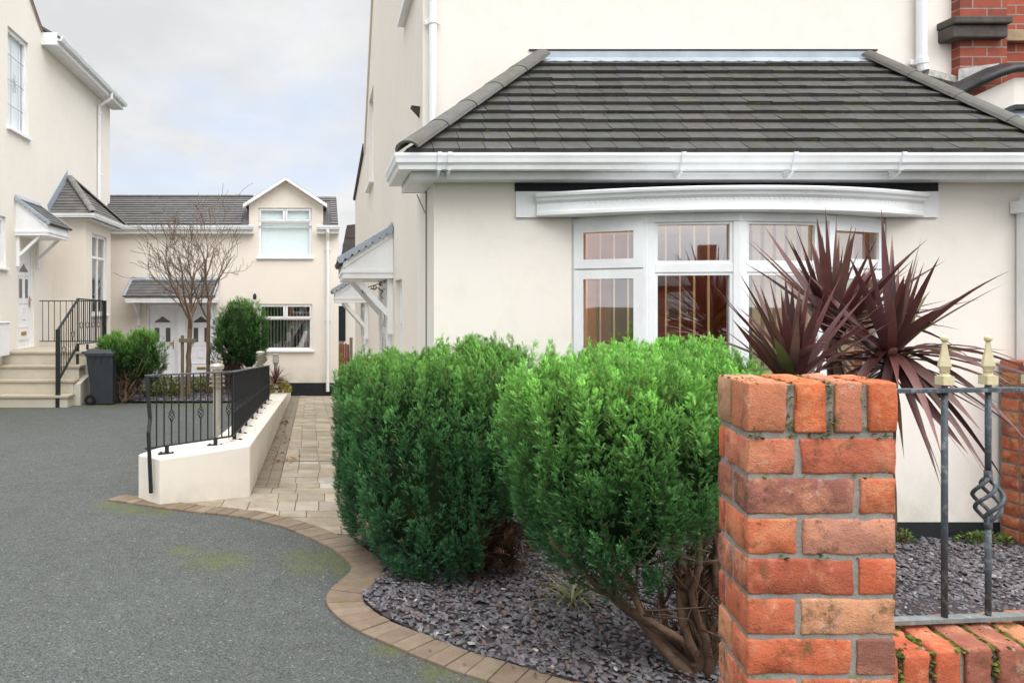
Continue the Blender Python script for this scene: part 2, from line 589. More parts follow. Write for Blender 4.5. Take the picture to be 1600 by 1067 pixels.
M['redtimber'] = m_plain('red_brown_timber', (0.22, 0.085, 0.055), 0.85, 0.2, 0.5, 18, bump=0.4, stretch=(1, 1, 0.2))
M['glass'] = m_glass('window_glass', 0.32)
M['glass_clear'] = m_glass('window_glass_clear', 0.05, (0.97, 0.985, 0.98), 0.2)
M['glass_hi'] = m_glass('window_glass_mirror', 0.30)
M['door_glass'] = m_plain('dark_door_glass', (0.10, 0.11, 0.115), 0.12, 0.6, 0.5, 22)
M['blind'] = m_plain('blind_slat', (0.90, 0.90, 0.84), 0.7, 0.2, 0.1, 4)
M['blind_blue'] = m_plain('pale_roller_blind', (0.80, 0.90, 0.92), 0.7, 0.2, 0.06, 2)
M['net'] = m_plain('white_net', (0.92, 0.94, 0.95), 0.8, 0.1, 0.08, 2)
M['dark_room'] = m_plain('dark_interior', (0.05, 0.047, 0.042), 0.9, 0.1, 0.5, 2)
M['warm_room'] = m_plain('warm_interior', (0.44, 0.20, 0.085), 0.8, 0.2, 0.5, 1.6)
M['ceiling'] = m_plain('room_ceiling', (0.70, 0.60, 0.48), 0.8, 0.2, 0.1, 2)
M['brass'] = m_plain('brass', (0.60, 0.36, 0.12), 0.35, 0.5, 0.3, 30, metal=0.8)
M['cable'] = m_plain('grey_cable', (0.30, 0.27, 0.24), 0.7, 0.2, 0.2, 20)
M['far_ground'] = m_plain('far_ground', (0.09, 0.10, 0.06), 0.95, 0.1, 0.5, 0.4)
M['leadline'] = m_plain('lead_came', (0.30, 0.33, 0.35), 0.5, 0.4, 0.2, 30)
M['drain'] = m_plain('drain_metal', (0.23, 0.22, 0.19), 0.6, 0.4, 0.4, 60, metal=0.3)


def jit(c, a=0.12):
    k = 1 + random.uniform(-a, a)
    return tuple(max(0, x * k * (1 + random.uniform(-a * 0.15, a * 0.15))) for x in c)


# --------------------------------------------------------------------------
# setting
# --------------------------------------------------------------------------
def ground_sheet():
    mb = MB()
    ys = [-300, -40, -5, 0, 6, 10, 14, 20, 24, 60, 600]
    xs = [-400, -60, -14, 6, 60, 400]

    def z(Y):
        return min(zd(Y), zp(Y)) - 0.08 if Y < 20.5 else -0.99
    for i in range(len(ys) - 1):
        for j in range(len(xs) - 1):
            a, b, c, d = xs[j], xs[j + 1], ys[i], ys[i + 1]
            mb.quad((a, c, z(c)), (b, c, z(c)), (b, d, z(d)), (a, d, z(d)))
    tag(mb.build('ground', M['far_ground']), kind='structure')


ground_sheet()

OUT = [G(*p) for p in [(165, 782), (290, 800), (380, 810), (450, 828), (510, 855), (540, 876), (549, 893), (532, 910), (511, 930), (514, 952), (545, 980), (600, 1006), (680, 1040), (760, 1067)]]
OUT += [Vector((1.15, 2.72, zd(2.72))), Vector((1.9, 2.38, zd(2.38))), Vector((2.8, 2.1, zd(2.1)))]


def catmull(pts, n=10):
    res = []
    for i in range(len(pts) - 1):
        p0, p1, p2, p3 = pts[max(i - 1, 0)], pts[i], pts[i + 1], pts[min(i + 2, len(pts) - 1)]
        for k in range(n):
            t = k / n
            res.append(0.5 * ((2 * p1) + (p2 - p0) * t + (2 * p0 - 5 * p1 + 4 * p2 - p3) * t * t + (3 * p1 - p0 - 3 * p2 + p3) * t ** 3))
    res.append(pts[-1].copy())
    return res


CURVE = catmull(OUT, 12)


def curve_normal(c, i):
    d = c[min(i + 1, len(c) - 1)] - c[max(i - 1, 0)]
    d.z = 0
    d.normalize()
    return Vector((-d.y, d.x, 0)) if True else None


# the side of the planting bed / path (away from the tarmac)
INNER = []
for i, p in enumerate(CURVE):
    INNER.append(p + curve_normal(CURVE, i) * 0.2)


def drive():
    mb = MB()
    ys = list(np.arange(-8, 14.21, 0.3)) + [14.2]
    for i in range(len(ys) - 1):
        a, b = ys[i], ys[i + 1]
        xr = lambda Y: 6.0 if Y < 6.39 else -0.95
        xe = xr((a + b) / 2)
        xs = list(np.linspace(-16, xe, 24))
        for j in range(len(xs) - 1):
            vs = []
            for (x, y) in ((xs[j], a), (xs[j + 1], a), (xs[j + 1], b), (xs[j], b)):
                z = zd(y) + 0.012 * mnoise.noise(Vector((x * 0.5, y * 0.5, 0))) * min(1, max(0, (abs(y - 5) - 1.5)))
                vs.append((x, y, z))
            mb.quad(*vs)
    tag(mb.build('driveway', M['asphalt'], smooth=True), kind='structure')




def edging():
    mb = MB()
    # base strip
    s = 0.0
    acc = [0.0]
    for i in range(1, len(CURVE)):
        acc.append(acc[-1] + (CURVE[i] - CURVE[i - 1]).length)

    def at(d):
        i = int(np.searchsorted(acc, d)) - 1
        i = max(0, min(len(CURVE) - 2, i))
        t = (d - acc[i]) / max(1e-6, acc[i + 1] - acc[i])
        n = curve_normal(CURVE, i).lerp(curve_normal(CURVE, i + 1), t).normalized()
        return CURVE[i].lerp(CURVE[i + 1], t), n
    d = 0.02
    while d < acc[-1] - 0.1:
        w = 0.1
        (p, n), (q, m) = at(d + 0.002), at(d + w - 0.002)
        h0 = 0.016 + random.uniform(-0.002, 0.003)
        c = random.choice([(0.255, 0.195, 0.14), (0.235, 0.175, 0.125), (0.265, 0.205, 0.15), (0.23, 0.17, 0.12)])
        c = jit(c, 0.09)
        wid = 0.2 + random.uniform(-0.004, 0.004)
        z = lambda v, k: (v.x, v.y, zd(v.y) + k)
        pts = [p, q, q + m * wid, p + n * wid]
        mb.hexa([z(v, -0.05) for v in pts] + [z(v, h0) for v in pts], c)
        d += w
    # cross row where the paving meets the planting bed
    x = 0.36
    while x < 0.9:
        c = jit((0.30, 0.21, 0.145), 0.2)
        mb.box(x, x + 0.094, 5.0, 5.2, zd(5.1) - 0.05, zd(5.1) + 0.016, c)
        x += 0.1
    tag(mb.build('kerb', M['sett'], bevel=0.005), kind='structure')
    mj = MB()
    for i in range(len(CURVE) - 1):
        a, b = CURVE[i], CURVE[i + 1]
        na, nb = curve_normal(CURVE, i) * 0.19, curve_normal(CURVE, i + 1) * 0.19
        z = lambda v: (v.x, v.y, zd(v.y) + 0.008)
        mj.quad(z(a), z(b), z(b + nb), z(a + na))
    tag(mj.build('kerb_bedding', M['joint']), kind='structure')


edging()

OUTX = [p.x for p in CURVE if p.y > 4.6][:]
OUTY = [p.y for p in CURVE if p.y > 4.6][:]


def path_left(Y):
    if Y >= 6.45:
        return -0.613 - 0.0143 * (Y - 6.35) + 0.005
    ys = OUTY[::-1]
    xs = OUTX[::-1]
    return float(np.interp(Y, ys, xs)) + 0.13


drive()


def paving():
    mj = MB()
    ys = [5.0, 5.4, 5.8, 6.1, 6.4, 6.5, 8, 12, 17, 20.2]
    for i in range(len(ys) - 1):
        a, b = ys[i], ys[i + 1]
        r = 0.79 if b < 17.5 else 2.2
        k = -0.001
        mj.quad((path_left(a) - 0.02, a, zp(a) + k), (r, a, zp(a) + k), (r, b, zp(b) + k), (path_left(b) - 0.02, b, zp(b) + k))
    pf = [(-1.40, 6.06), (-0.95, 5.86), (-0.45, 5.62), (-0.42, 6.46), (-0.64, 6.42)]
    mj.add([(x, y, zd(y) + 0.0008) for x, y in pf], [tuple(range(5))])
    tag(mj.build('path_bedding', M['joint']), kind='structure')
    mb = MB()
    Y = 5.2
    drain_rows = 7.0 < 0
    while Y < 20.0:
        h = random.choice([0.2, 0.25, 0.25, 0.31])
        y0, y1 = Y + 0.0035, min(Y + h - 0.0035, 20.1)
        # a strip of small darker blocks along the wall, then random slabs
        xl0, xl1 = path_left(y0), path_left(y1)
        x = 0.0
        segs = []
        if Y >= 6.6:
            yy = Y
            while yy < Y + h - 0.02:
                yb = min(yy + 0.105, Y + h)
                a0, a1 = path_left(yy), path_left(yb)
                c = jit((0.235, 0.195, 0.145), 0.14)
                for (o0, o1) in ((0.0, 0.105), (0.11, 0.215)):
                    z0, z1 = zp(yy) + 0.004, zp(yb) + 0.004
                    pts = [(a0 + o0, yy + .003), (a0 + o1, yy + .003), (a1 + o1, yb - .003), (a1 + o0, yb - .003)]
                    zz = [z0, z0, z1, z1]
                    mb.hexa([(p[0], p[1], z - 0.03) for p, z in zip(pts, zz)] + [(p[0], p[1], z + 0.004) for p, z in zip(pts, zz)], jit(c, 0.06))
                yy += 0.105
            x = 0.222
        right = 0.77 if Y < 17.3 else 2.1
        width = right - xl0
        ci = 0
        cols_ = [0.16, 0.22, 0.24, 0.15, 0.20, 0.24]
        while x < width - 0.05:
            w = cols_[ci % len(cols_)] + random.uniform(-0.012, 0.012)
            ci += 1
            if random.random() < 0.14:
                w += cols_[ci % len(cols_)]
                ci += 1
            if width - (x + w) < 0.12:
                w = width - x
            a, b = x + 0.0035, x + w - 0.0035
            k0, k1 = (xl0, xl1)
            c = random.choice([(0.42, 0.355, 0.265), (0.38, 0.32, 0.235), (0.45, 0.385, 0.295), (0.40, 0.345, 0.27), (0.36, 0.30, 0.22)])
            if 6.7 < Y < 7.15 and 0.45 < x < 0.75:
                c = (0.46, 0.43, 0.38)
            c = jit(c, 0.10)
            dz = random.uniform(-0.002, 0.003)
            # clip the front-left corner against the curved edging
            pts = [(k0 + a, y0), (k0 + b if Y > 6.4 else k0 + b, y0), (k1 + b if Y > 6.6 else k0 + b, y1), (k1 + a if Y > 6.6 else (k1 if x == 0 else k0 + a), y1)]
            zz = [zp(p[1]) + dz for p in pts]
            mb.hexa([(p[0], p[1], z - 0.03) for p, z in zip(pts, zz)] + [(p[0], p[1], z + 0.005) for p, z in zip(pts, zz)], c)
            x += w
        Y += h
    tag(mb.build('path', M['slab'], bevel=0.003), kind='structure')
    # slot drain across the path
    t = thing('drain_channel', 'narrow slotted drain channel running across the paved path', 'drain', (0.1, 8.3, zp(8.3)))
    md = MB()
    yy = 8.32
    md.box(path_left(yy) + 0.22, 0.77, yy - 0.022, yy + 0.022, zp(yy) - 0.01, zp(yy) + 0.009)
    md.build('grating', M['drain'], t)
    ms = MB()
    x = path_left(yy) + 0.24
    while x < 0.76:
        ms.box(x, x + 0.014, yy - 0.012, yy + 0.012, zp(yy) + 0.0085, zp(yy) + 0.0115)
        x += 0.03
    ms.build('slot', M['plinth'], t)


paving()


# slate bed in front of the right-hand house -------------------------------
def in_poly(x, y, poly):
    c = False
    j = len(poly) - 1
    for i in range(len(poly)):
        if ((poly[i][1] > y) != (poly[j][1] > y)) and (x < (poly[j][0] - poly[i][0]) * (y - poly[i][1]) / (poly[j][1] - poly[i][1]) + poly[i][0]):
            c = not c
        j = i
    return c


BED = [(p.x, p.y) for p in INNER if p.y < 4.98 and p.x < 2.75]
BED = BED + [(2.8, 2.3), (5.4, 2.3), (5.4, 4.99), (0.40, 4.99)]


def zbed(x, y):
    return zd(y) + 0.022 + 0.018 * mnoise.noise(Vector((x * 1.7, y * 1.7, 3)))


def slate_bed(name, poly, zf, n, size, seed, mound=0.0):
    me = bpy.data.meshes.new(name)
    bm = bmesh.new()
    vs = [bm.verts.new((x, y, zf(x, y) - 0.004)) for x, y in poly]
    f = bm.faces.new(vs)
    bmesh.ops.triangulate(bm, faces=[f])
    bmesh.ops.subdivide_edges(bm, edges=bm.edges, cuts=3, use_grid_fill=True)
    for v in bm.verts:
        v.co.z = zf(v.co.x, v.co.y) - 0.004
    bm.to_mesh(me)
    bm.free()
    tag(finish(name, me, M['soil'], None, smooth=True), kind='structure')
    rnd = random.Random(seed)
    xs = [p[0] for p in poly]
    ys = [p[1] for p in poly]
    V, Q, C = [], [], []
    k = 0
    tries = 0
    while k < n and tries < n * 6:
        tries += 1
        y = rnd.uniform(min(ys), max(ys))
        x = rnd.uniform(min(xs), max(xs))
        if not in_poly(x, y, poly):
            continue
        L = size * rnd.uniform(0.5, 1.5)
        W = L * rnd.uniform(0.35, 0.8)
        T = rnd.uniform(0.003, 0.007) * size / 0.035
        a = rnd.uniform(0, 6.28)
        tx, ty = rnd.gauss(0, 0.3), rnd.gauss(0, 0.3)
        ux = Vector((math.cos(a), math.sin(a), tx)).normalized()
        uy = Vector((-math.sin(a), math.cos(a), ty)).normalized()
        un = ux.cross(uy)
        c = Vector((x, y, zf(x, y) + rnd.uniform(0.0, 0.012)))
        nn = rnd.choice([4, 5])
        ang = sorted(rnd.uniform(0, 6.28) for _ in range(4))
        ring = []
        for q in range(4):
            t = q * math.pi / 2 + rnd.uniform(-0.5, 0.5)
            ring.append(ux * math.cos(t) * L / 2 + uy * math.sin(t) * W / 2 * 1.2)
        b = len(V)
        V += [c + r for r in ring] + [c + r * 0.92 + un * T for r in ring]
        Q += [(b + 4, b + 5, b + 6, b + 7)] + [(b + q, b + (q + 1) % 4, b + 4 + (q + 1) % 4, b + 4 + q) for q in range(4)]
        g = rnd.uniform(0.6, 1.35)
        r_ = rnd.random()
        base = (0.158, 0.146, 0.154)
        if r_ < 0.25:
            base = (0.19, 0.168, 0.180)
        elif r_ < 0.4:
            base = (0.165, 0.168, 0.168)
        elif r_ < 0.50:
            base = (0.10, 0.093, 0.10)
        elif r_ < 0.515:
            base = (0.42, 0.40, 0.37)
        elif r_ < 0.55:
            base = (0.16, 0.10, 0.07)
        C += [tuple(v * g for v in base)] * 8
        k += 1
    o = fast_mesh('slate_chippings', np.array([tuple(v) for v in V]), np.array(Q), np.array(C), M['slate'], None)
    return o


o = slate_bed('planting_bed', BED, zbed, 27000, 0.033, 3)
tag(o, 'purple grey slate chippings covering the bed under the front conifers', 'slate chippings', kind='stuff')
FBED = [(-4.4, 14.25), (-1.25, 14.25), (-1.25, 19.9), (-5.3, 19.9), (-5.3, 17.0), (-4.55, 16.2)]


def zfb(x, y):
    return zd(y) + 0.03


o = slate_bed('rear_planting_bed', FBED, zfb, 5000, 0.06, 5)
tag(o, 'slate chippings in the far bed around the bare trees', 'slate chippings', kind='stuff')


# fallen leaves ---------------------------------------------------------------
def litter(name, label, spots, cols, seed, size=0.03):
    rnd = random.Random(seed)
    V, Q, C = [], [], []
    for (x, y, z, sx, sy, n) in spots:
        for _ in range(n):
            px, py = rnd.gauss(x, sx), rnd.gauss(y, sy)
            zz = (z if z is not None else 0) if not callable(z) else z(px, py)
            a = rnd.uniform(0, 6.28)
            L = size * rnd.uniform(0.5, 1.5)
            u = Vector((math.cos(a), math.sin(a), rnd.uniform(-0.4, 0.4)))
            w = Vector((-math.sin(a), math.cos(a), rnd.uniform(-0.5, 0.5))) * rnd.uniform(0.35, 0.6)
            c = Vector((px, py, zz + 0.006 + abs(u.z) * L / 2))
            b = len(V)
            V += [c - u * L / 2, c + w * L / 2 + Vector((0, 0, L * .15)), c + u * L / 2, c - w * L / 2 + Vector((0, 0, L * .1))]
            Q.append((b, b + 1, b + 2, b + 3))
            col = rnd.choice(cols)
            g = rnd.uniform(0.7, 1.3)
            C += [tuple(v * g for v in col)] * 4
    o = fast_mesh(name, np.array([tuple(v) for v in V]), np.array(Q), np.array(C), M['leaf_litter'], None)
    tag(o, label, 'leaves', kind='stuff')


zpp = lambda x, y: zp(y) + 0.008
litter('fallen_leaves', 'brown dead leaves blown against the foot of the ramp wall', [(-0.62, 12.6, zpp, 0.05, 0.25, 40), (-0.42, 8.35, zpp, 0.08, 0.12, 22), (-0.45, 9.2, zpp, 0.06, 0.6, 14), (-0.55, 10.6, zpp, 0.05, 0.8, 16)],
       [(0.22, 0.10, 0.05), (0.30, 0.17, 0.09), (0.14, 0.07, 0.04), (0.36, 0.24, 0.15)], 4, 0.055)
litter('leaf_litter', 'reddish conifer needles and small dead leaves scattered on the slate bed', [(1.15, 4.15, zbed, 0.4, 0.35, 260), (1.3, 3.25, zbed, 0.35, 0.25, 150), (1.0, 3.7, zbed, 0.4, 0.4, 100), (3.6, 4.4, zbed, 0.7, 0.4, 40)],
       [(0.22, 0.10, 0.05), (0.16, 0.08, 0.045), (0.30, 0.16, 0.08), (0.12, 0.09, 0.05), (0.10, 0.14, 0.04)], 9, 0.022)


# --------------------------------------------------------------------------
# building helpers
# --------------------------------------------------------------------------
def planeY(Y):                       # wall facing the camera (-Y); d goes inward (+Y)
    return lambda u, v, d: Vector((u, Y + d, v))


def planeX(X, s):                    # wall facing s*X; u runs along Y
    return lambda u, v, d: Vector((X - s * d, u, v))


def mbox(mb, m, u0, u1, v0, v1, d0, d1, col=(1, 1, 1)):
    mb.hexa([m(u0, v0, d0), m(u1, v0, d0), m(u1, v0, d1), m(u0, v0, d1), m(u0, v1, d0), m(u1, v1, d0), m(u1, v1, d1), m(u0, v1, d1)], col)


def wall(mb, m, u0, u1, v0, v1, holes=(), depth=0.12):
    us = sorted({u0, u1, *[h[0] for h in holes], *[h[1] for h in holes]})
    vs = sorted({v0, v1, *[h[2] for h in holes], *[h[3] for h in holes]})
    for i in range(len(us) - 1):
        for j in range(len(vs) - 1):
            a, b, c, d = us[i], us[i + 1], vs[j], vs[j + 1]
            mu, mv = (a + b) / 2, (c + d) / 2
            if any(h[0] < mu < h[1] and h[2] < mv < h[3] for h in holes):
                continue
            mb.quad(m(a, c, 0), m(b, c, 0), m(b, d, 0), m(a, d, 0))
    for h in holes:
        a, b, c, d = h
        for (p, q) in (((a, c), (b, c)), ((b, c), (b, d)), ((b, d), (a, d)), ((a, d), (a, c))):
            mb.quad(m(p[0], p[1], 0), m(q[0], q[1], 0), m(q[0], q[1], depth), m(p[0], p[1], depth))


def window(parent, m, u0, u1, v0, v1, cols, rows, fw=0.06, glass='glass', sashes=(), sill=True, blind=None, room='dark_room', d=0.05, room_d=0.9, name='window', sill_h=0.05):
    """cols / rows: interior mullion (u, v-range) and transom (v, u-range) centre lines"""
    mb = MB()
    mbox(mb, m, u0, u1, v0, v0 + fw, d, d + 0.07)
    mbox(mb, m, u0, u1, v1 - fw, v1, d, d + 0.07)
    mbox(mb, m, u0, u0 + fw, v0 + fw, v1 - fw, d, d + 0.07)
    mbox(mb, m, u1 - fw, u1, v0 + fw, v1 - fw, d, d + 0.07)
    h = fw * 0.42
    for (v, a, b) in rows:
        mbox(mb, m, a, b, v - h, v + h, d + 0.002, d + 0.068)
    for (u, a, b) in cols:
        mbox(mb, m, u - h, u + h, a, b, d + 0.004, d + 0.066)
    for (a, b, c, e) in sashes:          # raised opening casements
        s = fw * 0.8
        mbox(mb, m, a, b, c, c + s, d - 0.018, d - 0.002)
        mbox(mb, m, a, b, e - s, e, d - 0.018, d - 0.002)
        mbox(mb, m, a, a + s, c + s, e - s, d - 0.018, d - 0.002)
        mbox(mb, m, b - s, b, c + s, e - s, d - 0.018, d - 0.002)
    fr = mb.build(name, M['upvc'], parent, bevel=0.004)
    g = MB()
    g.quad(m(u0 + 0.02, v0 + 0.02, d + 0.035), m(u1 - 0.02, v0 + 0.02, d + 0.035), m(u1 - 0.02, v1 - 0.02, d + 0.035), m(u0 + 0.02, v1 - 0.02, d + 0.035))
    g.build('pane', M[glass], fr)
    if sill:
        s = MB()
        mbox(s, m, u0 - 0.05, u1 + 0.05, v0 - sill_h, v0 - 0.001, -0.07, d + 0.05)
        s.build('sill', M['upvc'], fr, bevel=0.006)
    if room:
        r = MB()
        a, b, c, e, k0, k1 = u0 - 0.2, u1 + 0.2, v0 - 0.2, v1 + 0.1, d + 0.09, d + room_d
        r.quad(m(a, c, k1), m(b, c, k1), m(b, e, k1), m(a, e, k1))
        r.quad(m(a, c, k0), m(a, c, k1), m(a, e, k1), m(a, e, k0))
        r.quad(m(b, c, k0), m(b, c, k1), m(b, e, k1), m(b, e, k0))
        r.quad(m(a, c, k0), m(b, c, k0), m(b, c, k1), m(a, c, k1))
        r.quad(m(a, e, k0), m(b, e, k0), m(b, e, k1), m(a, e, k1))
        r.build('room_lining', M[room], fr)
    if blind:
        kind, step, ang = blind[:3]
        bb = MB()
        if kind == 'vertical':
            a = u0 + fw
            while a < u1 - fw:
                w = step * 0.98
                du, dd = math.cos(ang) * w / 2, math.sin(ang) * w / 2
                if dd == 0:
                    dd = 0.001
                bb.quad(m(a - du, v0 + 0.05, d + 0.15 - dd), m(a + du, v0 + 0.05, d + 0.15 + dd), m(a + du, v1 - 0.04, d + 0.15 + dd), m(a - du, v1 - 0.04, d + 0.15 - dd))
                a += step
        else:
            bb.quad(m(u0 + 0.03, v0 + 0.03, d + 0.09), m(u1 - 0.03, v0 + 0.03, d + 0.09), m(u1 - 0.03, v1 - 0.03, d + 0.09), m(u0 + 0.03, v1 - 0.03, d + 0.09))
        bb.build('blind', M[blind[3]], fr)
    return fr


def tiles(mb, O, U, S, L, lo, hi, gauge=0.11, width=0.165, thick=0.012, base=(0.115, 0.113, 0.112), lift=0.0, jt=0.14):
    """rows of lapped tiles on a plane; O eave origin, U along the eave, S up the slope (unit vectors);
    lo(t), hi(t): limits along U at distance t up the slope"""
    O, U, S = Vector(O), Vector(U).normalized(), Vector(S).normalized()
    N = U.cross(S).normalized()
    if N.z < 0:
        N = -N
    rows = max(1, int(round(L / gauge)))
    g = L / rows
    for r in range(rows):
        t0, t1 = r * g, min(L, (r + 1) * g + 0.012)
        a0, b0, a1, b1 = lo(t0), hi(t0), lo(t1), hi(t1)
        u = min(a0, a1) - (width * 0.5 if r % 2 else 0) - random.uniform(0, 0.02)
        rl = random.uniform(-0.002, 0.002)
        while u < max(b0, b1):
            w = width
            p0, p1 = max(u + 0.0022, a0), min(u + w - 0.0022, b0)
            q0, q1 = max(u + 0.0022, a1), min(u + w - 0.0022, b1)
            u += w
            if p1 - p0 < 0.004 and q1 - q0 < 0.004:
                continue
            p1, q1 = max(p1, p0 + 0.001), max(q1, q0 + 0.001)
            k = random.uniform(-0.0025, 0.003) + rl
            lowt = thick + 0.006 + k
            hit = 0.004
            sk = random.uniform(-0.004, 0.004)
            bot = [O + U * p0 + S * t0, O + U * p1 + S * t0, O + U * q1 + S * t1, O + U * q0 + S * t1]
            lf = N * lift
            top = [bot[0] + S * sk + N * lowt + lf, bot[1] + S * sk + N * (lowt + random.uniform(-.001, .001)) + lf, bot[2] + N * hit + lf, bot[3] + N * hit + lf]
            bot = [bot[0] + lf, bot[1] + lf, bot[2] - N * 0.003 + lf, bot[3] - N * 0.003 + lf]
            mb.hexa(bot + top, jit(base, jt))


def slab(mb, pts, th, col=(1, 1, 1)):
    """thickened planar polygon (quad), extruded along its normal downwards"""
    p = [Vector(q) for q in pts]
    n = (p[1] - p[0]).cross(p[-1] - p[0]).normalized()
    if n.z < 0:
        n = -n
    k = len(p)
    verts = p + [q - n * th for q in p]
    faces = [tuple(range(k)), tuple(reversed(range(k, 2 * k)))] + [(i, (i + 1) % k, k + (i + 1) % k, k + i) for i in range(k)]
    mb.add(verts, faces, col)


def ridge_caps(mb, a, b, r=0.09, seg=0.33, up=Vector((0, 0, 1)), base=(0.165, 0.158, 0.145), flat=0.62):
    a, b = Vector(a), Vector(b)
    d = b - a
    L = d.length
    d.normalize()
    s = d.cross(up).normalized()
    u = s.cross(d).normalized()
    n = max(1, int(round(L / seg)))
    for i in range(n):
        p, q = a + d * (L * i / n - 0.012), a + d * (L * (i + 1) / n + 0.012)
        verts, faces = [], []
        K = 9
        for (c, rr) in ((p, r * 1.05), (q, r * 0.97)):
            for k in range(K):
                t = math.pi * k / (K - 1)
                verts.append(c + s * math.cos(t) * rr + u * math.sin(t) * rr * flat)
            for k in range(K):
                t = math.pi * (K - 1 - k) / (K - 1)
                verts.append(c + s * math.cos(t) * rr * 0.84 + u * (math.sin(t) * rr * flat * 0.8 - 0.004))
        m = 2 * K
        for k in range(m):
            k2 = (k + 1) % m
            faces.append((k, k2, m + k2, m + k))
        for off in (0, m):
            for k in range(K - 1):
                faces.append((off + k, off + k + 1, off + m - 2 - k, off + m - 1 - k))
        mb.add(verts, faces, jit(base, 0.12))


GUT = [(0.0, 0.0), (0.0, 0.105), (0.012, 0.105), (0.018, 0.09), (0.10, 0.09), (0.103, 0.108), (0.122, 0.108), (0.122, 0.09), (0.116, 0.07), (0.112, 0.045), (0.098, 0.028), (0.092, 0.0)]


def gutter(mb, path, out=1, s=1.0):
    mb.sweep(path, [(o * s, u * s) for o, u in GUT], out)


def downpipe(parent, pts, r=0.034, square=False, clips=()):
    mb = MB()
    mb.tube(pts, r, 12)
    for c in clips:
        c = Vector(c)
        mb.tube([c - Vector((0, 0, 0.025)), c + Vector((0, 0, 0.025))], r * 1.22, 12)
        mb.box(c.x - r * 1.9, c.x + r * 1.9, c.y + r * 0.55, c.y + r * 0.95, c.z - 0.018, c.z + 0.018)
    return mb.build('downpipe', M['upvc'], parent, smooth=False)


def scallop(mb, pts_top, pts_bot, n=8, amp=0.03):
    """lead strip with a scalloped lower edge between two lines"""
    a0, a1 = [Vector(p) for p in pts_top]
    b0, b1 = [Vector(p) for p in pts_bot]
    K = n * 8
    for i in range(K):
        t0, t1 = i / K, (i + 1) / K
        f = lambda t: abs(math.sin(math.pi * n * t)) ** 0.6
        p, q = a0.lerp(a1, t0), a0.lerp(a1, t1)
        dn = (b0 - a0).normalized()
        r, s = b0.lerp(b1, t0) + dn * (amp * f(t0) - amp), b0.lerp(b1, t1) + dn * (amp * f(t1) - amp)
        mb.quad(p, q, s, r)


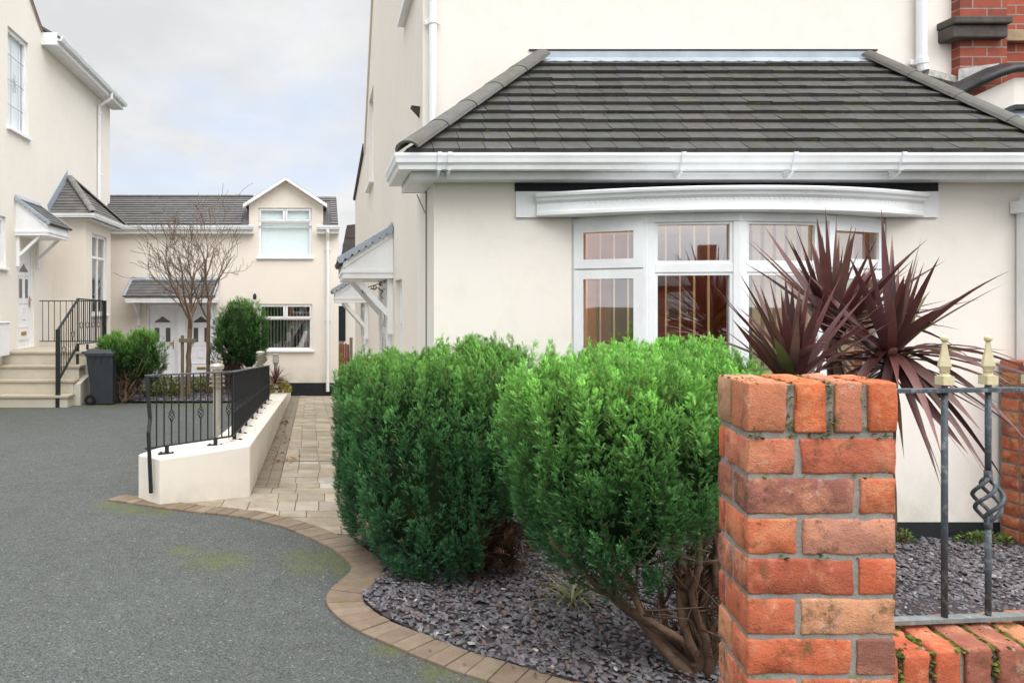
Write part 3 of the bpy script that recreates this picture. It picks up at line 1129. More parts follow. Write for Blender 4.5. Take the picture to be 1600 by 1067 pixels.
def canopy(parent, m, u0, u1, zb, proj, outer, inner, near=0, tile='tile_far', brackets=True, gauge=0.13, base=(0.14, 0.135, 0.13), br=(0.1, 0.1)):
    """tiled door canopy on white brackets. m(u,v,d): d<0 is outward"""
    c = MB()
    mbox(c, m, u0, u1, zb, zb + 0.085, -proj, 0.0)
    mbox(c, m, u0 - 0.012, u1 + 0.012, zb + 0.06, zb + 0.10, -proj - 0.014, -0.001)
    for u in (u0 + 0.02, u1 - 0.02):
        # gable cheek
        for k in (0, 1):
            w = 0.012
            a = [m(u - w, zb + 0.1, -proj + 0.02), m(u - w, zb + 0.1, -0.002), m(u - w, zb + inner - 0.03, -0.002), m(u - w, zb + outer - 0.01, -proj + 0.02)]
            b = [m(u + w, zb + 0.1, -proj + 0.02), m(u + w, zb + 0.1, -0.002), m(u + w, zb + inner - 0.03, -0.002), m(u + w, zb + outer - 0.01, -proj + 0.02)]
        c.hexa(a + b)
        # barge board on the cheek
        sgn = -1 if u < (u0 + u1) / 2 else 1
        for (dz0, dz1, dd) in ((-0.09, -0.02, 0.016),):
            w0, w1 = u + sgn * 0.012, u + sgn * (0.012 + dd)
            a = [m(w0, zb + outer + dz0, -proj + 0.0), m(w0, zb + inner + dz0, -0.003), m(w0, zb + inner + dz1, -0.003), m(w0, zb + outer + dz1, -proj)]
            b = [m(w1, zb + outer + dz0, -proj + 0.0), m(w1, zb + inner + dz0, -0.003), m(w1, zb + inner + dz1, -0.003), m(w1, zb + outer + dz1, -proj)]
            c.hexa(a + b)
    mbox(c, m, u0 + 0.035, u1 - 0.035, zb + 0.1, zb + outer - 0.015, -proj + 0.015, -proj + 0.035)
    cn = c.build('canopy', M['upvc'], parent, bevel=0.003)
    t = MB()
    e0, e1 = m(u0 - 0.03, zb + outer, -proj - 0.05), m(u1 + 0.03, zb + outer, -proj - 0.05)
    r0 = m(u0 - 0.03, zb + inner + (inner - outer) * 0.0, 0.0)
    U = e1 - e0
    W = U.length
    S = r0 - e0
    L = S.length
    slab(t, [e0, e1, e1 + S, r0], 0.02, base)
    tiles(t, e0, U, S, L, lambda q: 0.0, lambda q: W, gauge, 0.2, base=base, lift=0.003)
    t.build('tile_roof', M[tile], cn)
    ld = MB()
    N = U.normalized().cross(S.normalized())
    if N.z < 0:
        N = -N
    for uu, sg in ((e0, -1), (e1, 1)):
        o = U.normalized() * sg * 0.012
        up = N * 0.035
        ld.hexa([uu + o * -4 + N * .022, uu + o + N * .022, uu + o + S + N * .022, uu + o * -4 + S + N * .022, uu + o * -4 + up, uu + o + up, uu + o + S + up, uu + o * -4 + S + up])
        scallop(ld, (uu + o * 1.2 + up, uu + o * 1.2 + S + up), (uu + o * 1.25 - Vector((0, 0, 0.05)), uu + o * 1.25 + S - Vector((0, 0, 0.05))), 8, 0.035)
    top0, top1 = e0 + S, e1 + S
    ld.hexa([top0 + N * .02 - S.normalized() * .06, top1 + N * .02 - S.normalized() * .06, top1 + N * .02, top0 + N * .02, top0 + N * .034 - S.normalized() * .06, top1 + N * .034 - S.normalized() * .06, top1 + N * .034 + Vector((0, 0, .04)), top0 + N * .034 + Vector((0, 0, .04))])
    ld.build('lead_edge', M['lead'], cn)
    if brackets:
        for u in (u0 + br[0], u1 - br[1]):
            b = MB()
            mbox(b, m, u - 0.035, u + 0.035, zb - 0.62, zb - 0.001, -0.06, 0.0)
            p, q = m(u, zb - 0.002, -proj * 0.72), m(u, zb - 0.40, -0.05)
            side = (m(u + 1, 0, 0) - m(u, 0, 0))
            b.bar(p, q, 0.055, 0.06, side=side)
            b.build('bracket', M['upvc'], cn, bevel=0.004)
    return cn


def door(parent, m, u0, u1, v0, v1, flip=False, letter=True, d=0.04):
    f = MB()
    fw = 0.065
    mbox(f, m, u0, u0 + fw, v0, v1, d - 0.01, d + 0.06)
    mbox(f, m, u1 - fw, u1, v0, v1, d - 0.01, d + 0.06)
    mbox(f, m, u0 + fw, u1 - fw, v1 - fw, v1, d - 0.01, d + 0.06)
    mbox(f, m, u0 + fw, u1 - fw, v0, v0 + 0.04, d - 0.01, d + 0.06)
    fr = f.build('door_frame', M['upvc'], parent, bevel=0.004)
    l = MB()
    a, b, c, e = u0 + fw + 0.004, u1 - fw - 0.004, v0 + 0.045, v1 - fw - 0.004
    mbox(l, m, a, b, c, e, d + 0.012, d + 0.05)
    W, H = b - a, e - c
    # raised mouldings
    def mould(x0, x1, y0, y1, t=0.018):
        mbox(l, m, x0, x1, y0, y0 + t, d + 0.002, d + 0.011)
        mbox(l, m, x0, x1, y1 - t, y1, d + 0.002, d + 0.011)
        mbox(l, m, x0, x0 + t, y0 + t, y1 - t, d + 0.002, d + 0.011)
        mbox(l, m, x1 - t, x1, y0 + t, y1 - t, d + 0.002, d + 0.011)
    mould(a + W * 0.13, b - W * 0.13, c + H * 0.05, c + H * 0.2)
    mould(a + W * 0.13, a + W * 0.46, c + H * 0.44, c + H * 0.74)
    mould(a + W * 0.54, b - W * 0.13, c + H * 0.44, c + H * 0.74)
    mould(a + W * 0.36, b - W * 0.36, c + H * 0.27, c + H * 0.40)
    dr = l.build('door', M['upvc'], fr, bevel=0.003)
    g = MB()
    pts = []
    for k in range(13):
        t = k / 12
        pts.append((a + W * (0.2 + 0.6 * t), c + H * (0.785 + 0.045 * max(0, math.sin(math.pi * t)) ** 0.8 + 0.03 * math.exp(-((t - 0.5) / 0.16) ** 2))))
    verts = [m(a + W * 0.2, c + H * 0.775, d + 0.006)] + [m(x, y, d + 0.006) for x, y in pts] + [m(b - W * 0.2, c + H * 0.775, d + 0.006)]
    g.add(verts, [tuple(range(len(verts)))])
    for (x0, x1) in ((a + W * 0.2, a + W * 0.38), (b - W * 0.38, b - W * 0.2)):
        mbox(g, m, x0, x1, c + H * 0.5, c + H * 0.70, d + 0.005, d + 0.0115)
    g.build('door_glass', M['door_glass'], fr)
    if letter:
        k = MB()
        mbox(k, m, a + W * 0.33, b - W * 0.33, c + H * 0.11, c + H * 0.145, d - 0.004, d + 0.0105)
        k.build('letterbox', M['brass'], fr)
        k = MB()
        hx = b - W * 0.09 if not flip else a + W * 0.09
        mbox(k, m, hx - 0.014, hx + 0.014, c + H * 0.40, c + H * 0.52, d - 0.006, d + 0.0115)
        mbox(k, m, hx - (0.1 if not flip else 0.0), hx + (0.0 if not flip else 0.1), c + H * 0.475, c + H * 0.49, d - 0.04, d - 0.025)
        k.build('handle', M['brass'], fr)
    return fr


# --------------------------------------------------------------------------
# RIGHT-HAND HOUSE
# --------------------------------------------------------------------------
YB, YM = 5.0, 5.8
XS, XBAY = 0.80, 0.765
H1 = thing('rendered_house', 'cream rendered house with tiled bay roof and white bow window at right', 'house', (3.0, 7.5, 0.0))

WX0, WX1, WZ0, WZ1 = 1.70, 3.84, 0.78, 2.19
mb = MB()
mB = planeY(YB)
wall(mb, mB, XBAY, 4.95, 0.125, 2.44, [(WX0, WX1, WZ0, WZ1)], 0.14)
mb.quad((XBAY, YB, 0.125), (XBAY, YM + 0.05, 0.125), (XBAY, YM + 0.05, 2.44), (XBAY, YB, 2.44))
mb.quad((4.95, YB, 0.125), (4.95, YM, 0.125), (4.95, YM, 2.44), (4.95, YB, 2.44))
mb.build('bay_wall', M['cream'], H1)
mb = MB()
mb.quad((XS, YM, 2.44), (5.0, YM, 2.44), (5.0, YM, 5.7), (XS, YM, 5.7))
mb.build('front_wall', M['cream'], H1)
# side wall with two windows
mS = planeX(XS, -1)
wins = [(6.25, 7.05, 4.32, 5.4), (11.3, 12.3, 3.52, 4.98), (7.32, 7.98, 0.05, 1.86)]
mb = MB()
gz = lambda y: 5.6 + (y - 5.5) * (2.8 / 3.8) if y < 9.3 else 8.4 - (y - 9.3) * (3.9 / 4.1)
wall(mb, mS, YM, 12.3, -0.65, 5.41, wins, 0.10)
mb.add([mS(YM, 5.41, 0), mS(12.3, 5.41, 0), mS(12.3, gz(12.3), 0), mS(9.3, 8.4, 0), mS(YM, gz(YM), 0)], [(0, 1, 2, 3, 4)])
mb.add([mS(12.3, -0.65, 0), mS(13.4, -0.65, 0), mS(13.4, gz(13.4), 0), mS(12.3, gz(12.3), 0)], [(0, 1, 2, 3)])
wall(mb, mS, 13.4, 17.35, -0.9, 4.1, [(14.0, 14.9, -0.6, 1.3)], 0.1)
mb.add([mS(13.4, 4.1, 0), mS(17.35, 4.1, 0), mS(13.4, 4.47, 0)], [(0, 1, 2)])
mb.quad((XS, 17.35, -0.9), (4.0, 17.35, -0.9), (4.0, 17.35, 4.1), (XS, 17.35, 4.1))
mb.build('side_wall', M['cream_side'], H1)
# main roof and verge
mb = MB()
for (y0, z0, y1, z1) in ((5.45, 5.57, 9.3, 8.42), (13.45, 4.45, 9.3, 8.42)):
    slab(mb, [(XS - 0.025, y0, z0 + .04), (5.0, y0, z0 + .04), (5.0, y1, z1 + .04), (XS - 0.025, y1, z1 + .04)], 0.09, (0.11, 0.105, 0.10))
slab(mb, [(XS - 0.05, 17.4, 4.12), (4.0, 17.4, 4.12), (4.0, 13.4, 4.53), (XS - 0.05, 13.4, 4.53)], 0.06, (0.11, 0.105, 0.10))
mb.build('main_roof', M['tile_far'], H1)
mb = MB()
for (y0, z0, y1, z1) in ((13.4, 4.47, 9.3, 8.37), (5.5, 5.57, 9.3, 8.37)):
    mb.hexa([(XS - 0.03, y0, z0 - 0.12), (XS - 0.002, y0, z0 - 0.12), (XS - 0.002, y1, z1 - 0.12), (XS - 0.03, y1, z1 - 0.12), (XS - 0.03, y0, z0 + 0.05), (XS - 0.002, y0, z0 + 0.05), (XS - 0.002, y1, z1 + 0.05), (XS - 0.03, y1, z1 + 0.05)])
mb.build('verge_board', M['cream_far'], H1)
for (a, b, c, d_) in wins[:2]:
    window(H1, mS, a, b, c, d_, [((a + b) / 2, c, d_)], [], blind=('roller', 0, 0, 'net'))
# narrow glazed side light beside the first canopy
a, b, c, d_ = wins[2]
window(H1, mS, a, b, c, d_, [], [(1.42, a, b)], blind=('roller', 0, 0, 'net'), sill=False)
# black plinth
mb = MB()
mb.box(XBAY - 0.012, 4.96, YB - 0.012, YB + 0.05, -0.08, 0.125)
mb.box(XBAY - 0.012, XBAY + 0.05, YB + 0.052, YM, -0.2, 0.125)
mb.build('plinth', M['plinth'], H1)

# bay roof -------------------------------------------------------------------
EV = 4.75
ZE, ZT = 2.585, 3.51
xlB, xlT, xrT, xrB = 0.5576, 1.695, 4.317, 4.80
S = Vector((0, YM - EV, ZT - ZE))
L = S.length
mb = MB()
slab(mb, [(xlB, EV, ZE), (xrB, EV, ZE), (xrT, YM, ZT), (xlT, YM, ZT)], 0.03, (0.03, 0.03, 0.03))
tiles(mb, (0, EV - 0.03, ZE - 0.012), (1, 0, 0), S, L + 0.03, lambda t: xlB + (xlT - xlB) * t / L, lambda t: xrB + (xrT - xrB) * t / L, 0.128, 0.168, 0.025, (0.105, 0.101, 0.094), lift=0.004, jt=0.15)
# left and right hip slopes
SL = Vector((xlT - xlB, 0, ZT - ZE))
slab(mb, [(xlB, EV, ZE), (xlT, YM, ZT), (xlB, YM, ZE)], 0.03, (0.05, 0.05, 0.05))
tiles(mb, (xlB, YM, ZE), (0, -1, 0), SL, SL.length * 0.97, lambda t: 0.0, lambda t: (YM - EV) * (1 - t / SL.length), 0.128, 0.168, 0.012, (0.10, 0.098, 0.097), lift=0.004)
SR = Vector((xrT - xrB, 0, ZT - ZE))
slab(mb, [(xrB, EV, ZE), (xrT, YM, ZT), (xrB, YM, ZE)], 0.03, (0.05, 0.05, 0.05))
tiles(mb, (xrB, EV, ZE), (0, 1, 0), SR, SR.length * 0.97, lambda t: (YM - EV) * (t / SR.length), lambda t: (YM - EV), 0.128, 0.168, 0.012, (0.10, 0.098, 0.097), lift=0.004)
bay_roof = mb.build('bay_roof', M['tile'], H1)
mb = MB()
ridge_caps(mb, (xlB - 0.0, EV - 0.02, ZE + 0.015), (xlT + 0.02, YM - 0.02, ZT + 0.03), 0.095, 0.36)
mb.build('hip_tiles', M['hip'], bay_roof, smooth=False)
mb = MB()
ridge_caps(mb, (xrB + 0.0, EV - 0.02, ZE + 0.015), (xrT - 0.02, YM - 0.02, ZT + 0.03), 0.085, 0.36)
mb.build('hip_tiles', M['hip'], bay_roof, smooth=False)
# moss cushions on the tile laps
def moss_blobs(mb, pts, r0=0.01, seed=1):
    rnd = random.Random(seed)
    for p in pts:
        r = r0 * rnd.uniform(0.5, 1.5)
        n = 7
        verts, faces = [], []
        col = rnd.choice([(0.07, 0.08, 0.018), (0.12, 0.14, 0.025), (0.05, 0.05, 0.018), (0.16, 0.19, 0.04)])
        rings = 3
        for i in range(rings + 1):
            ph = (math.pi / 2) * i / rings
            for k in range(n):
                t = 2 * math.pi * k / n
                q = rnd.uniform(0.75, 1.2)
                verts.append(Vector(p) + Vector((math.cos(t) * math.cos(ph) * r * q, math.sin(t) * math.cos(ph) * r * q, math.sin(ph) * r * 0.6 * q)))
        for i in range(rings):
            for k in range(n):
                k2 = (k + 1) % n
                faces.append((i * n + k, i * n + k2, (i + 1) * n + k2, (i + 1) * n + k))
        mb.add(verts, faces, col)


pts = []
rnd = random.Random(22)
for r in range(11):
    t = r * (L + .03) / 11
    x0, x1 = xlB + (xlT - xlB) * t / L + .1, xrB + (xrT - xrB) * t / L - .1
    dens = 22.0 + 30.0 * rnd.random()
    for _ in range(int((x1 - x0) * dens * 2.2)):
        x = rnd.uniform(x0, x1)
        if mnoise.noise(Vector((x * 2.3, r * 3.1, 1))) < -0.05:
            continue
        q = Vector((x, EV - 0.03, ZE)) + S.normalized() * (t + rnd.uniform(-0.004, 0.004))
        pts.append(q + Vector((0, 0, 0.0)))
mb = MB()
moss_blobs(mb, pts, 0.0095, 5)
tag(mb.build('moss', M['moss'], bay_roof, smooth=True), kind='stuff')
# lead flashing along the top
mb = MB()
mb.box(xlT - 0.02, xrT + 0.02, YM - 0.008, YM - 0.002, ZT - 0.02, ZT + 0.085)
Sn = S.normalized()
Nn = Vector((0, -Sn.z, Sn.y))
a0, a1 = Vector((xlT - 0.0, YM - 0.010, ZT + 0.035)), Vector((xrT + 0.0, YM - 0.010, ZT + 0.035))
scallop(mb, (a0, a1), (a0 - Sn * 0.10 + Nn * 0.008, a1 - Sn * 0.10 + Nn * 0.008), 22, 0.018)
mb.build('lead_flashing', m_plain('bright_lead', (0.42, 0.47, 0.52), 0.45, 0.5, 0.3, 5, bump=0.2, bscale=25), bay_roof)
mb = MB()
mb.box(xlT - 0.06, xrT + 0.06, YM - 0.012, YM - 0.001, ZT + 0.086, ZT + 0.097)
mb.build('chase_strip', M['plinth'], bay_roof)

# fascia, soffit, gutter -------------------------------------------------------
mb = MB()
fz0, fz1 = 2.425, 2.53
FX0, FY = 0.591, 4.82
mb.box(FX0, 4.98, FY, FY + 0.02, fz0 - 0.005, fz1 + 0.03)
mb.box(FX0, FX0 + 0.02, FY + 0.021, 5.42, fz0 - 0.005, fz1 + 0.03)
mb.box(FX0 - 0.012, 4.99, FY - 0.012, FY - 0.0005, fz0 + 0.028, fz0 + 0.04)
mb.box(FX0 + 0.021, 4.97, FY + 0.021, YB - 0.002, fz0, fz0 + 0.012)
mb.box(FX0 + 0.021, XBAY - 0.002, YB - 0.001, 5.42, fz0, fz0 + 0.012)
mb.box(FX0 + 0.001, XBAY, 5.421, 5.435, fz0 - 0.005, fz1 + 0.03)
mb.build('fascia', M['upvc'], H1, bevel=0.003)
gz0 = 2.468
mb = MB()
gutter(mb, [(FX0 - 0.006, 5.42, gz0), (FX0 - 0.006, FY - 0.006, gz0), (5.05, FY - 0.006, gz0)], out=-1 if False else 1, s=0.95)
gt = mb.build('gutter', M['upvc'], H1)
bpx = [687, 703, 1068, 1243, 1412]
for bx in bpx:
    k = MB()
    X = (bx - CX) * 4.70 / F
    prof = [(o * 0.97 + (0.004 if o > 0.05 else 0.0), u * 0.99 - 0.003) for o, u in GUT]
    k.sweep([(X - 0.013, FY - 0.006, gz0), (X + 0.013, FY - 0.006, gz0)], [(o * 1.05, u * 1.05 - 0.004) for o, u in prof], 1)
    k.tube([(X, FY - 0.10, gz0 + 0.0), (X, FY - 0.085, gz0 - 0.02), (X, FY - 0.05, gz0 - 0.04), (X, FY - 0.012, gz0 - 0.045)], 0.008, 6)
    k.box(X - 0.008, X + 0.008, FY - 0.05, FY - 0.004, gz0 - 0.035, gz0 - 0.004)
    k.build('gutter_bracket', M['upvc'], gt)
# corner outlet and the white downpipe at the right end of the bay
mb = MB()
XD = (1592 - CX) / 230.0
pth = [(XD + 0.02, FY - 0.06, gz0 + 0.03), (XD + 0.02, FY - 0.06, gz0 - 0.07), (XD, FY + 0.0, gz0 - 0.13), (XD - 0.005, YB - 0.07, gz0 - 0.17), (XD, YB - 0.05, gz0 - 0.24)]
mb.tube(pth, 0.052, 14)
mb.box(XD - 0.075, XD + 0.1, FY - 0.135, FY + 0.01, gz0 - 0.022, gz0 + 0.09)
mb.box(XD - 0.07, XD + 0.05, YB - 0.12, YB - 0.006, gz0 - 0.255, gz0 - 0.17)
mb.build('gutter_outlet', M['upvc'], gt, bevel=0.004)
mb = MB()
mb.box(XD - 0.033, XD + 0.037, YB - 0.085, YB - 0.012, 0.1, gz0 - 0.18)
mb.build('downpipe', M['upvc'], H1, bevel=0.008)
# main wall downpipes
X1 = (675 - CX) * YM / F
downpipe(H1, [(X1, YM - 0.05, 5.5), (X1, YM - 0.05, 2.75)], 0.031, clips=[(X1, YM - 0.05, EYE + (CY - 37) * YM / F)])
X2 = (1432 - CX) * YM / F
downpipe(H1, [(X2, YM - 0.05, 5.5), (X2, YM - 0.05, 3.50), (X2 + 0.01, YM - 0.06, 3.42)], 0.037, clips=[(X2, YM - 0.05, 3.50)])
mb = MB()
a, b = Vector((X2 + 0.02, YM - 0.05, 3.40)), Vector((X2 + 0.265, YM - 0.05, 3.335))
mb.bar(a, b, 0.09, 0.05)
mb.build('rain_trough', m_plain('flaking_white_paint', (0.62, 0.60, 0.56), 0.7, 0.2, 0.75, 30), H1)
# small cowl vent on the side wall
mb = MB()
c = Vector((XS, 6.0, EYE + (CY - 176) * 6.0 / F))
mb.add([c + Vector((0, -.05, .035)), c + Vector((0, .05, .035)), c + Vector((0, 0, -.05)), c + Vector((-0.07, -.05, .045)), c + Vector((-.07, .05, .045))], [(0, 1, 4, 3), (0, 3, 2), (1, 2, 4), (3, 4, 2)])
mb.build('vent_cowl', M['stone'], H1)
mb = MB()
mb.tube([(XBAY - 0.006, 5.33, 2.42), (XBAY - 0.006, 5.33, 0.2)], 0.005, 6)
mb.tube([(XBAY - 0.006, 5.33, 2.25), (XBAY - 0.05, 5.5, 2.42)], 0.004, 6)
mb.build('cable', M['cable'], H1)

# bow window -----------------------------------------------------------------
nodes = [(1.70, 5.02), (2.125, 4.79), (2.68, 4.70), (3.275, 4.79), (3.84, 5.02)]
fr = MB()
zt, zb_ = WZ1, WZ0
ztr = EYE + (CY - 419) * 4.78 / F      # transom about y=419


def seg_map(p, q):
    p, q = Vector((*p, 0)), Vector((*q, 0))
    d = (q - p)
    Lh = d.length
    d.normalize()
    n = Vector((-d.y, d.x, 0))        # inward
    if n.y < 0:
        n = -n
    return (lambda u, v, k: p + d * u + n * k + Vector((0, 0, v))), Lh


panes, blinds = MB(), MB()
sash = MB()
for i in range(4):
    m, Lh = seg_map(nodes[i], nodes[i + 1])
    e0, e1 = 0.045, 0.045
    # outer frame bars
    mbox(fr, m, 0.0, Lh, zt - 0.055, zt, 0.0, 0.07)
    mbox(fr, m, 0.0, Lh, zb_, zb_ + 0.07, 0.0, 0.07)
    mbox(fr, m, 0.004, e0, zb_ + 0.07, zt - 0.055, 0.0, 0.07)
    mbox(fr, m, Lh - e1, Lh - 0.004, zb_ + 0.07, zt - 0.055, 0.0, 0.07)
    mbox(fr, m, e0, Lh - e1, ztr - 0.03, ztr + 0.03, 0.002, 0.068)
    # opening casements on the outer lights stand proud
    if i in (0, 3):
        for (c, e) in ((zb_ + 0.06, ztr - 0.006), (ztr + 0.006, zt - 0.045)):
            s = 0.06
            a, b = e0 - 0.02, Lh - e1 + 0.02
            mbox(sash, m, a, b, c, c + s, -0.018, -0.001)
            mbox(sash, m, a, b, e - s, e, -0.018, -0.001)
            mbox(sash, m, a, a + s, c + s, e - s, -0.018, -0.001)
            mbox(sash, m, b - s, b, c + s, e - s, -0.018, -0.001)
    else:
        for (c, e) in ((zb_ + 0.07, ztr - 0.03), (ztr + 0.03, zt - 0.055)):
            s = 0.018
            a, b = e0, Lh - e1
            mbox(sash, m, a, b, c, c + s, 0.008, 0.03)
            mbox(sash, m, a, b, e - s, e, 0.008, 0.03)
            mbox(sash, m, a, a + s, c + s, e - s, 0.008, 0.03)
            mbox(sash, m, b - s, b, c + s, e - s, 0.008, 0.03)
    panes.quad(m(0.03, zb_ + 0.03, 0.036), m(Lh - 0.03, zb_ + 0.03, 0.036), m(Lh - 0.03, zt - 0.03, 0.036), m(0.03, zt - 0.03, 0.036))
    u = 0.05 + (0.02 if i else 0.03)
    step = 0.089
    while u < Lh - 0.05:
        if i < 2:
            ang = math.radians(75.5 if i == 0 else 71.5)
            w = 0.085
        else:
            ang = math.radians(93 if i == 2 else 95)
            w = 0.085
        # slats follow the room's straight track, turned nearly edge-on
        c = m(u, 0, 0.17)
        # direction towards the camera position is not used: slats hang at one angle to the track
        dd = Vector((math.cos(ang), math.sin(ang), 0)) * w / 2
        blinds.quad((c.x - dd.x, c.y - dd.y, zb_ + 0.05), (c.x + dd.x, c.y + dd.y, zb_ + 0.05), (c.x + dd.x, c.y + dd.y, zt - 0.03), (c.x - dd.x, c.y - dd.y, zt - 0.03))
        u += step
# corner posts
posts = MB()
for (x, y) in nodes[1:-1]:
    posts.tube([(x, y + 0.035, zb_ - 0.01), (x, y + 0.035, zt + 0.005)], 0.036, 10)
bw = fr.build('bow_window', M['upvc'], H1, bevel=0.004)
sash.build('casement', M['upvc'], bw, bevel=0.004)
posts.build('corner_posts', M['upvc'], bw)
panes.build('pane', M['glass'], bw)
blinds.build('blind', M['blind'], bw)
mb = MB()
mb.sweep([(nodes[0][0] - 0.06, 5.0, 0)] + [(x, y - 0.01, 0) for x, y in nodes] + [(nodes[-1][0] + 0.06, 5.0, 0)], [(-0.1, zb_ - 0.045), (0.06, zb_ - 0.055), (0.06, zb_ - 0.03), (-0.1, zb_ - 0.004)], 1)
mb.build('sill', M['upvc'], bw)
# curved cornice above, on a flat backing board
mb = MB()
bx0, bx1 = (805 - CX) / 230, (1463 - CX) / 230
mb.box(bx0, bx1, YB - 0.022, YB - 0.002, 2.19, 2.365)
arc = []
ax0, ax1 = (838 - CX) / 230, (1432 - CX) / 230
for k in range(25):
    t = k / 24
    x = ax0 + (ax1 - ax0) * t
    y = YB - 0.024 - 0.32 * (1 - (2 * t - 1) ** 2)
    arc.append((x, y, 0))
prof = [(o_, u_ - 0.016 * (u_ - 2.19) / 0.17) for o_, u_ in [(-0.16, 2.19), (0.0, 2.19), (0.022, 2.192), (0.03, 2.20), (0.03, 2.222), (0.02, 2.228), (0.018, 2.285), (0.026, 2.295), (0.04, 2.305), (0.046, 2.325), (0.062, 2.335), (0.066, 2.352), (0.06, 2.362), (-0.16, 2.366)]]
mb.sweep(arc, prof, 1)
# dentil course
for k in range(80):
    t = (k + 0.5) / 80
    if not 0.05 < t < 0.95:
        continue
    x = ax0 + (ax1 - ax0) * t
    y = YB - 0.024 - 0.32 * (1 - (2 * t - 1) ** 2)
    mb.box(x - 0.008, x + 0.008, y - 0.0215, y - 0.015, 2.266, 2.277)
mb.build('cornice', M['upvc'], bw, bevel=0.0)
mb = MB()
mb.box(bx0 - 0.004, bx1 + 0.004, YB - 0.012, YB - 0.001, 2.367, 2.426)  # thin black band above the cornice backing board
mb.build('black_strip', M['plinth'], bw)
# wall closing behind the bow, above and below
mb = MB()
cap = [Vector((x, y + 0.05, zt + 0.004)) for x, y in nodes]
mb.add(cap + [Vector((1.70, 5.2, zt + .004)), Vector((3.84, 5.2, zt + .004))][::-1], [tuple(range(7))])
mb.build('bow_top', M['upvc'], bw)
mb = MB()
cap = [Vector((x, y + 0.03, zb_ - 0.02)) for x, y in nodes]
mb.add(cap + [Vector((1.70, 5.2, zb_ - .02)), Vector((3.84, 5.2, zb_ - .02))][::-1], [tuple(range(7))])
mb.sweep([(x, y + 0.0, 0) for x, y in nodes], [(-0.02, 0.45), (0.0, 0.45), (0.0, zb_ - 0.05), (-0.02, zb_ - 0.05)], 1)
mb.build('bow_base', M['upvc'], bw)
# the lit front room behind the window
mb = MB()
rx0, rx1, ry0, ry1, rz0, rz1 = 0.95, 4.75, 5.16, 8.2, 0.2, 2.38
mb.quad((rx0, ry1, rz0), (rx1, ry1, rz0), (rx1, ry1, rz1), (rx0, ry1, rz1))
mb.quad((rx0, ry0, rz0), (rx0, ry1, rz0), (rx0, ry1, rz1), (rx0, ry0, rz1))
mb.quad((rx1, ry0, rz0), (rx1, ry1, rz0), (rx1, ry1, rz1), (rx1, ry0, rz1))
mb.quad((rx0, ry0, rz0), (rx1, ry0, rz0), (rx1, ry1, rz0), (rx0, ry1, rz0))
# furniture-height dado and cupboard against the back wall, so the room reads as a room
rm = mb.build('front_room', M['warm_room'], H1)
mb = MB()
mb.box(1.0, 2.05, 7.5, 8.1, 0.2, 1.22)
mb.box(2.05, 3.0, 7.6, 8.1, 0.2, 1.12)
mb.box(3.02, 3.5, 7.7, 8.1, 0.2, 2.0)
mb.box(3.6, 4.6, 7.7, 8.1, 0.2, 1.2)
mb.build('cupboard', m_plain('dark_wood', (0.10, 0.04, 0.025), 0.5, 0.4, 0.5, 5), rm, bevel=0.01)
mb = MB()
mb.box(2.2, 2.75, 8.17, 8.195, 1.6, 2.05)
mb.build('picture', m_plain('picture_brown', (0.22, 0.13, 0.07), 0.6, 0.3, 0.7, 7), rm)
mb = MB()
mb.quad((rx0, ry0, rz1), (rx1, ry0, rz1), (rx1, ry1, rz1), (rx0, ry1, rz1))
mb.build('room_ceiling', M['ceiling'], rm)
ld = bpy.data.lights.new('room_lamp', 'POINT')
ld.energy = 72
ld.color = (1.0, 0.60, 0.28)
ld.shadow_soft_size = 0.12
lo = bpy.data.objects.new('room_lamp', ld)
COL.objects.link(lo)
lo.location = (1.9, 7.3, 1.75)

# canopies on the side wall
def side_canopy(y0, zb):
    return canopy(H1, mS, y0, y0 + 1.45, zb, 0.56, 0.2, 0.56, base=(0.12, 0.118, 0.115))


side_canopy(8.16, 1.89)
side_canopy(12.5, 1.63)
door(H1, mS, 8.35, 9.3, -0.25, 1.85, d=-0.055)
door(H1, mS, 12.7, 13.3, -0.5, 1.55, d=-0.055)
window(H1, mS, 14.0, 14.9, -0.6, 1.3, [], [], room=None, sill=False, blind=('roller', 0, 0, 'net'))
# wrought iron hanging basket bracket under the first canopy
hb = MB()
def scroll(c, r, a0, turns, n=26, rr=0.005, shrink=0.75):
    pts = []
    for k in range(n):
        t = k / (n - 1)
        a = a0 + turns * 2 * math.pi * t
        q = r * (1 - shrink * t)
        pts.append(Vector(c) + Vector((math.cos(a) * q, 0, math.sin(a) * q)))
    hb.tube(pts, rr, 5)
yb_ = 9.0
hb.tube([P(607, 437, yb_), P(606, 470, yb_)], 0.007, 6)
hb.tube([P(607, 447, yb_), P(590, 444, yb_), P(575, 449, yb_), P(566, 456, yb_)], 0.006, 6)
hb.tube([P(606, 470, yb_), P(600, 456, yb_), P(590, 450, yb_), P(578, 452, yb_)], 0.006, 6)
scroll(P(570, 455, yb_), 0.045, 0.5, 1.2)
scroll(P(596, 443, yb_), 0.05, 2.5, -1.3)
scroll(P(600, 462, yb_), 0.05, 1.0, 1.2)
scroll(P(585, 449, yb_), 0.035, 3.0, 1.2)
o = hb.build('basket_bracket', M['iron'], None)
tag(o, 'black scrolled iron hanging basket bracket beneath the nearer side canopy', 'bracket')

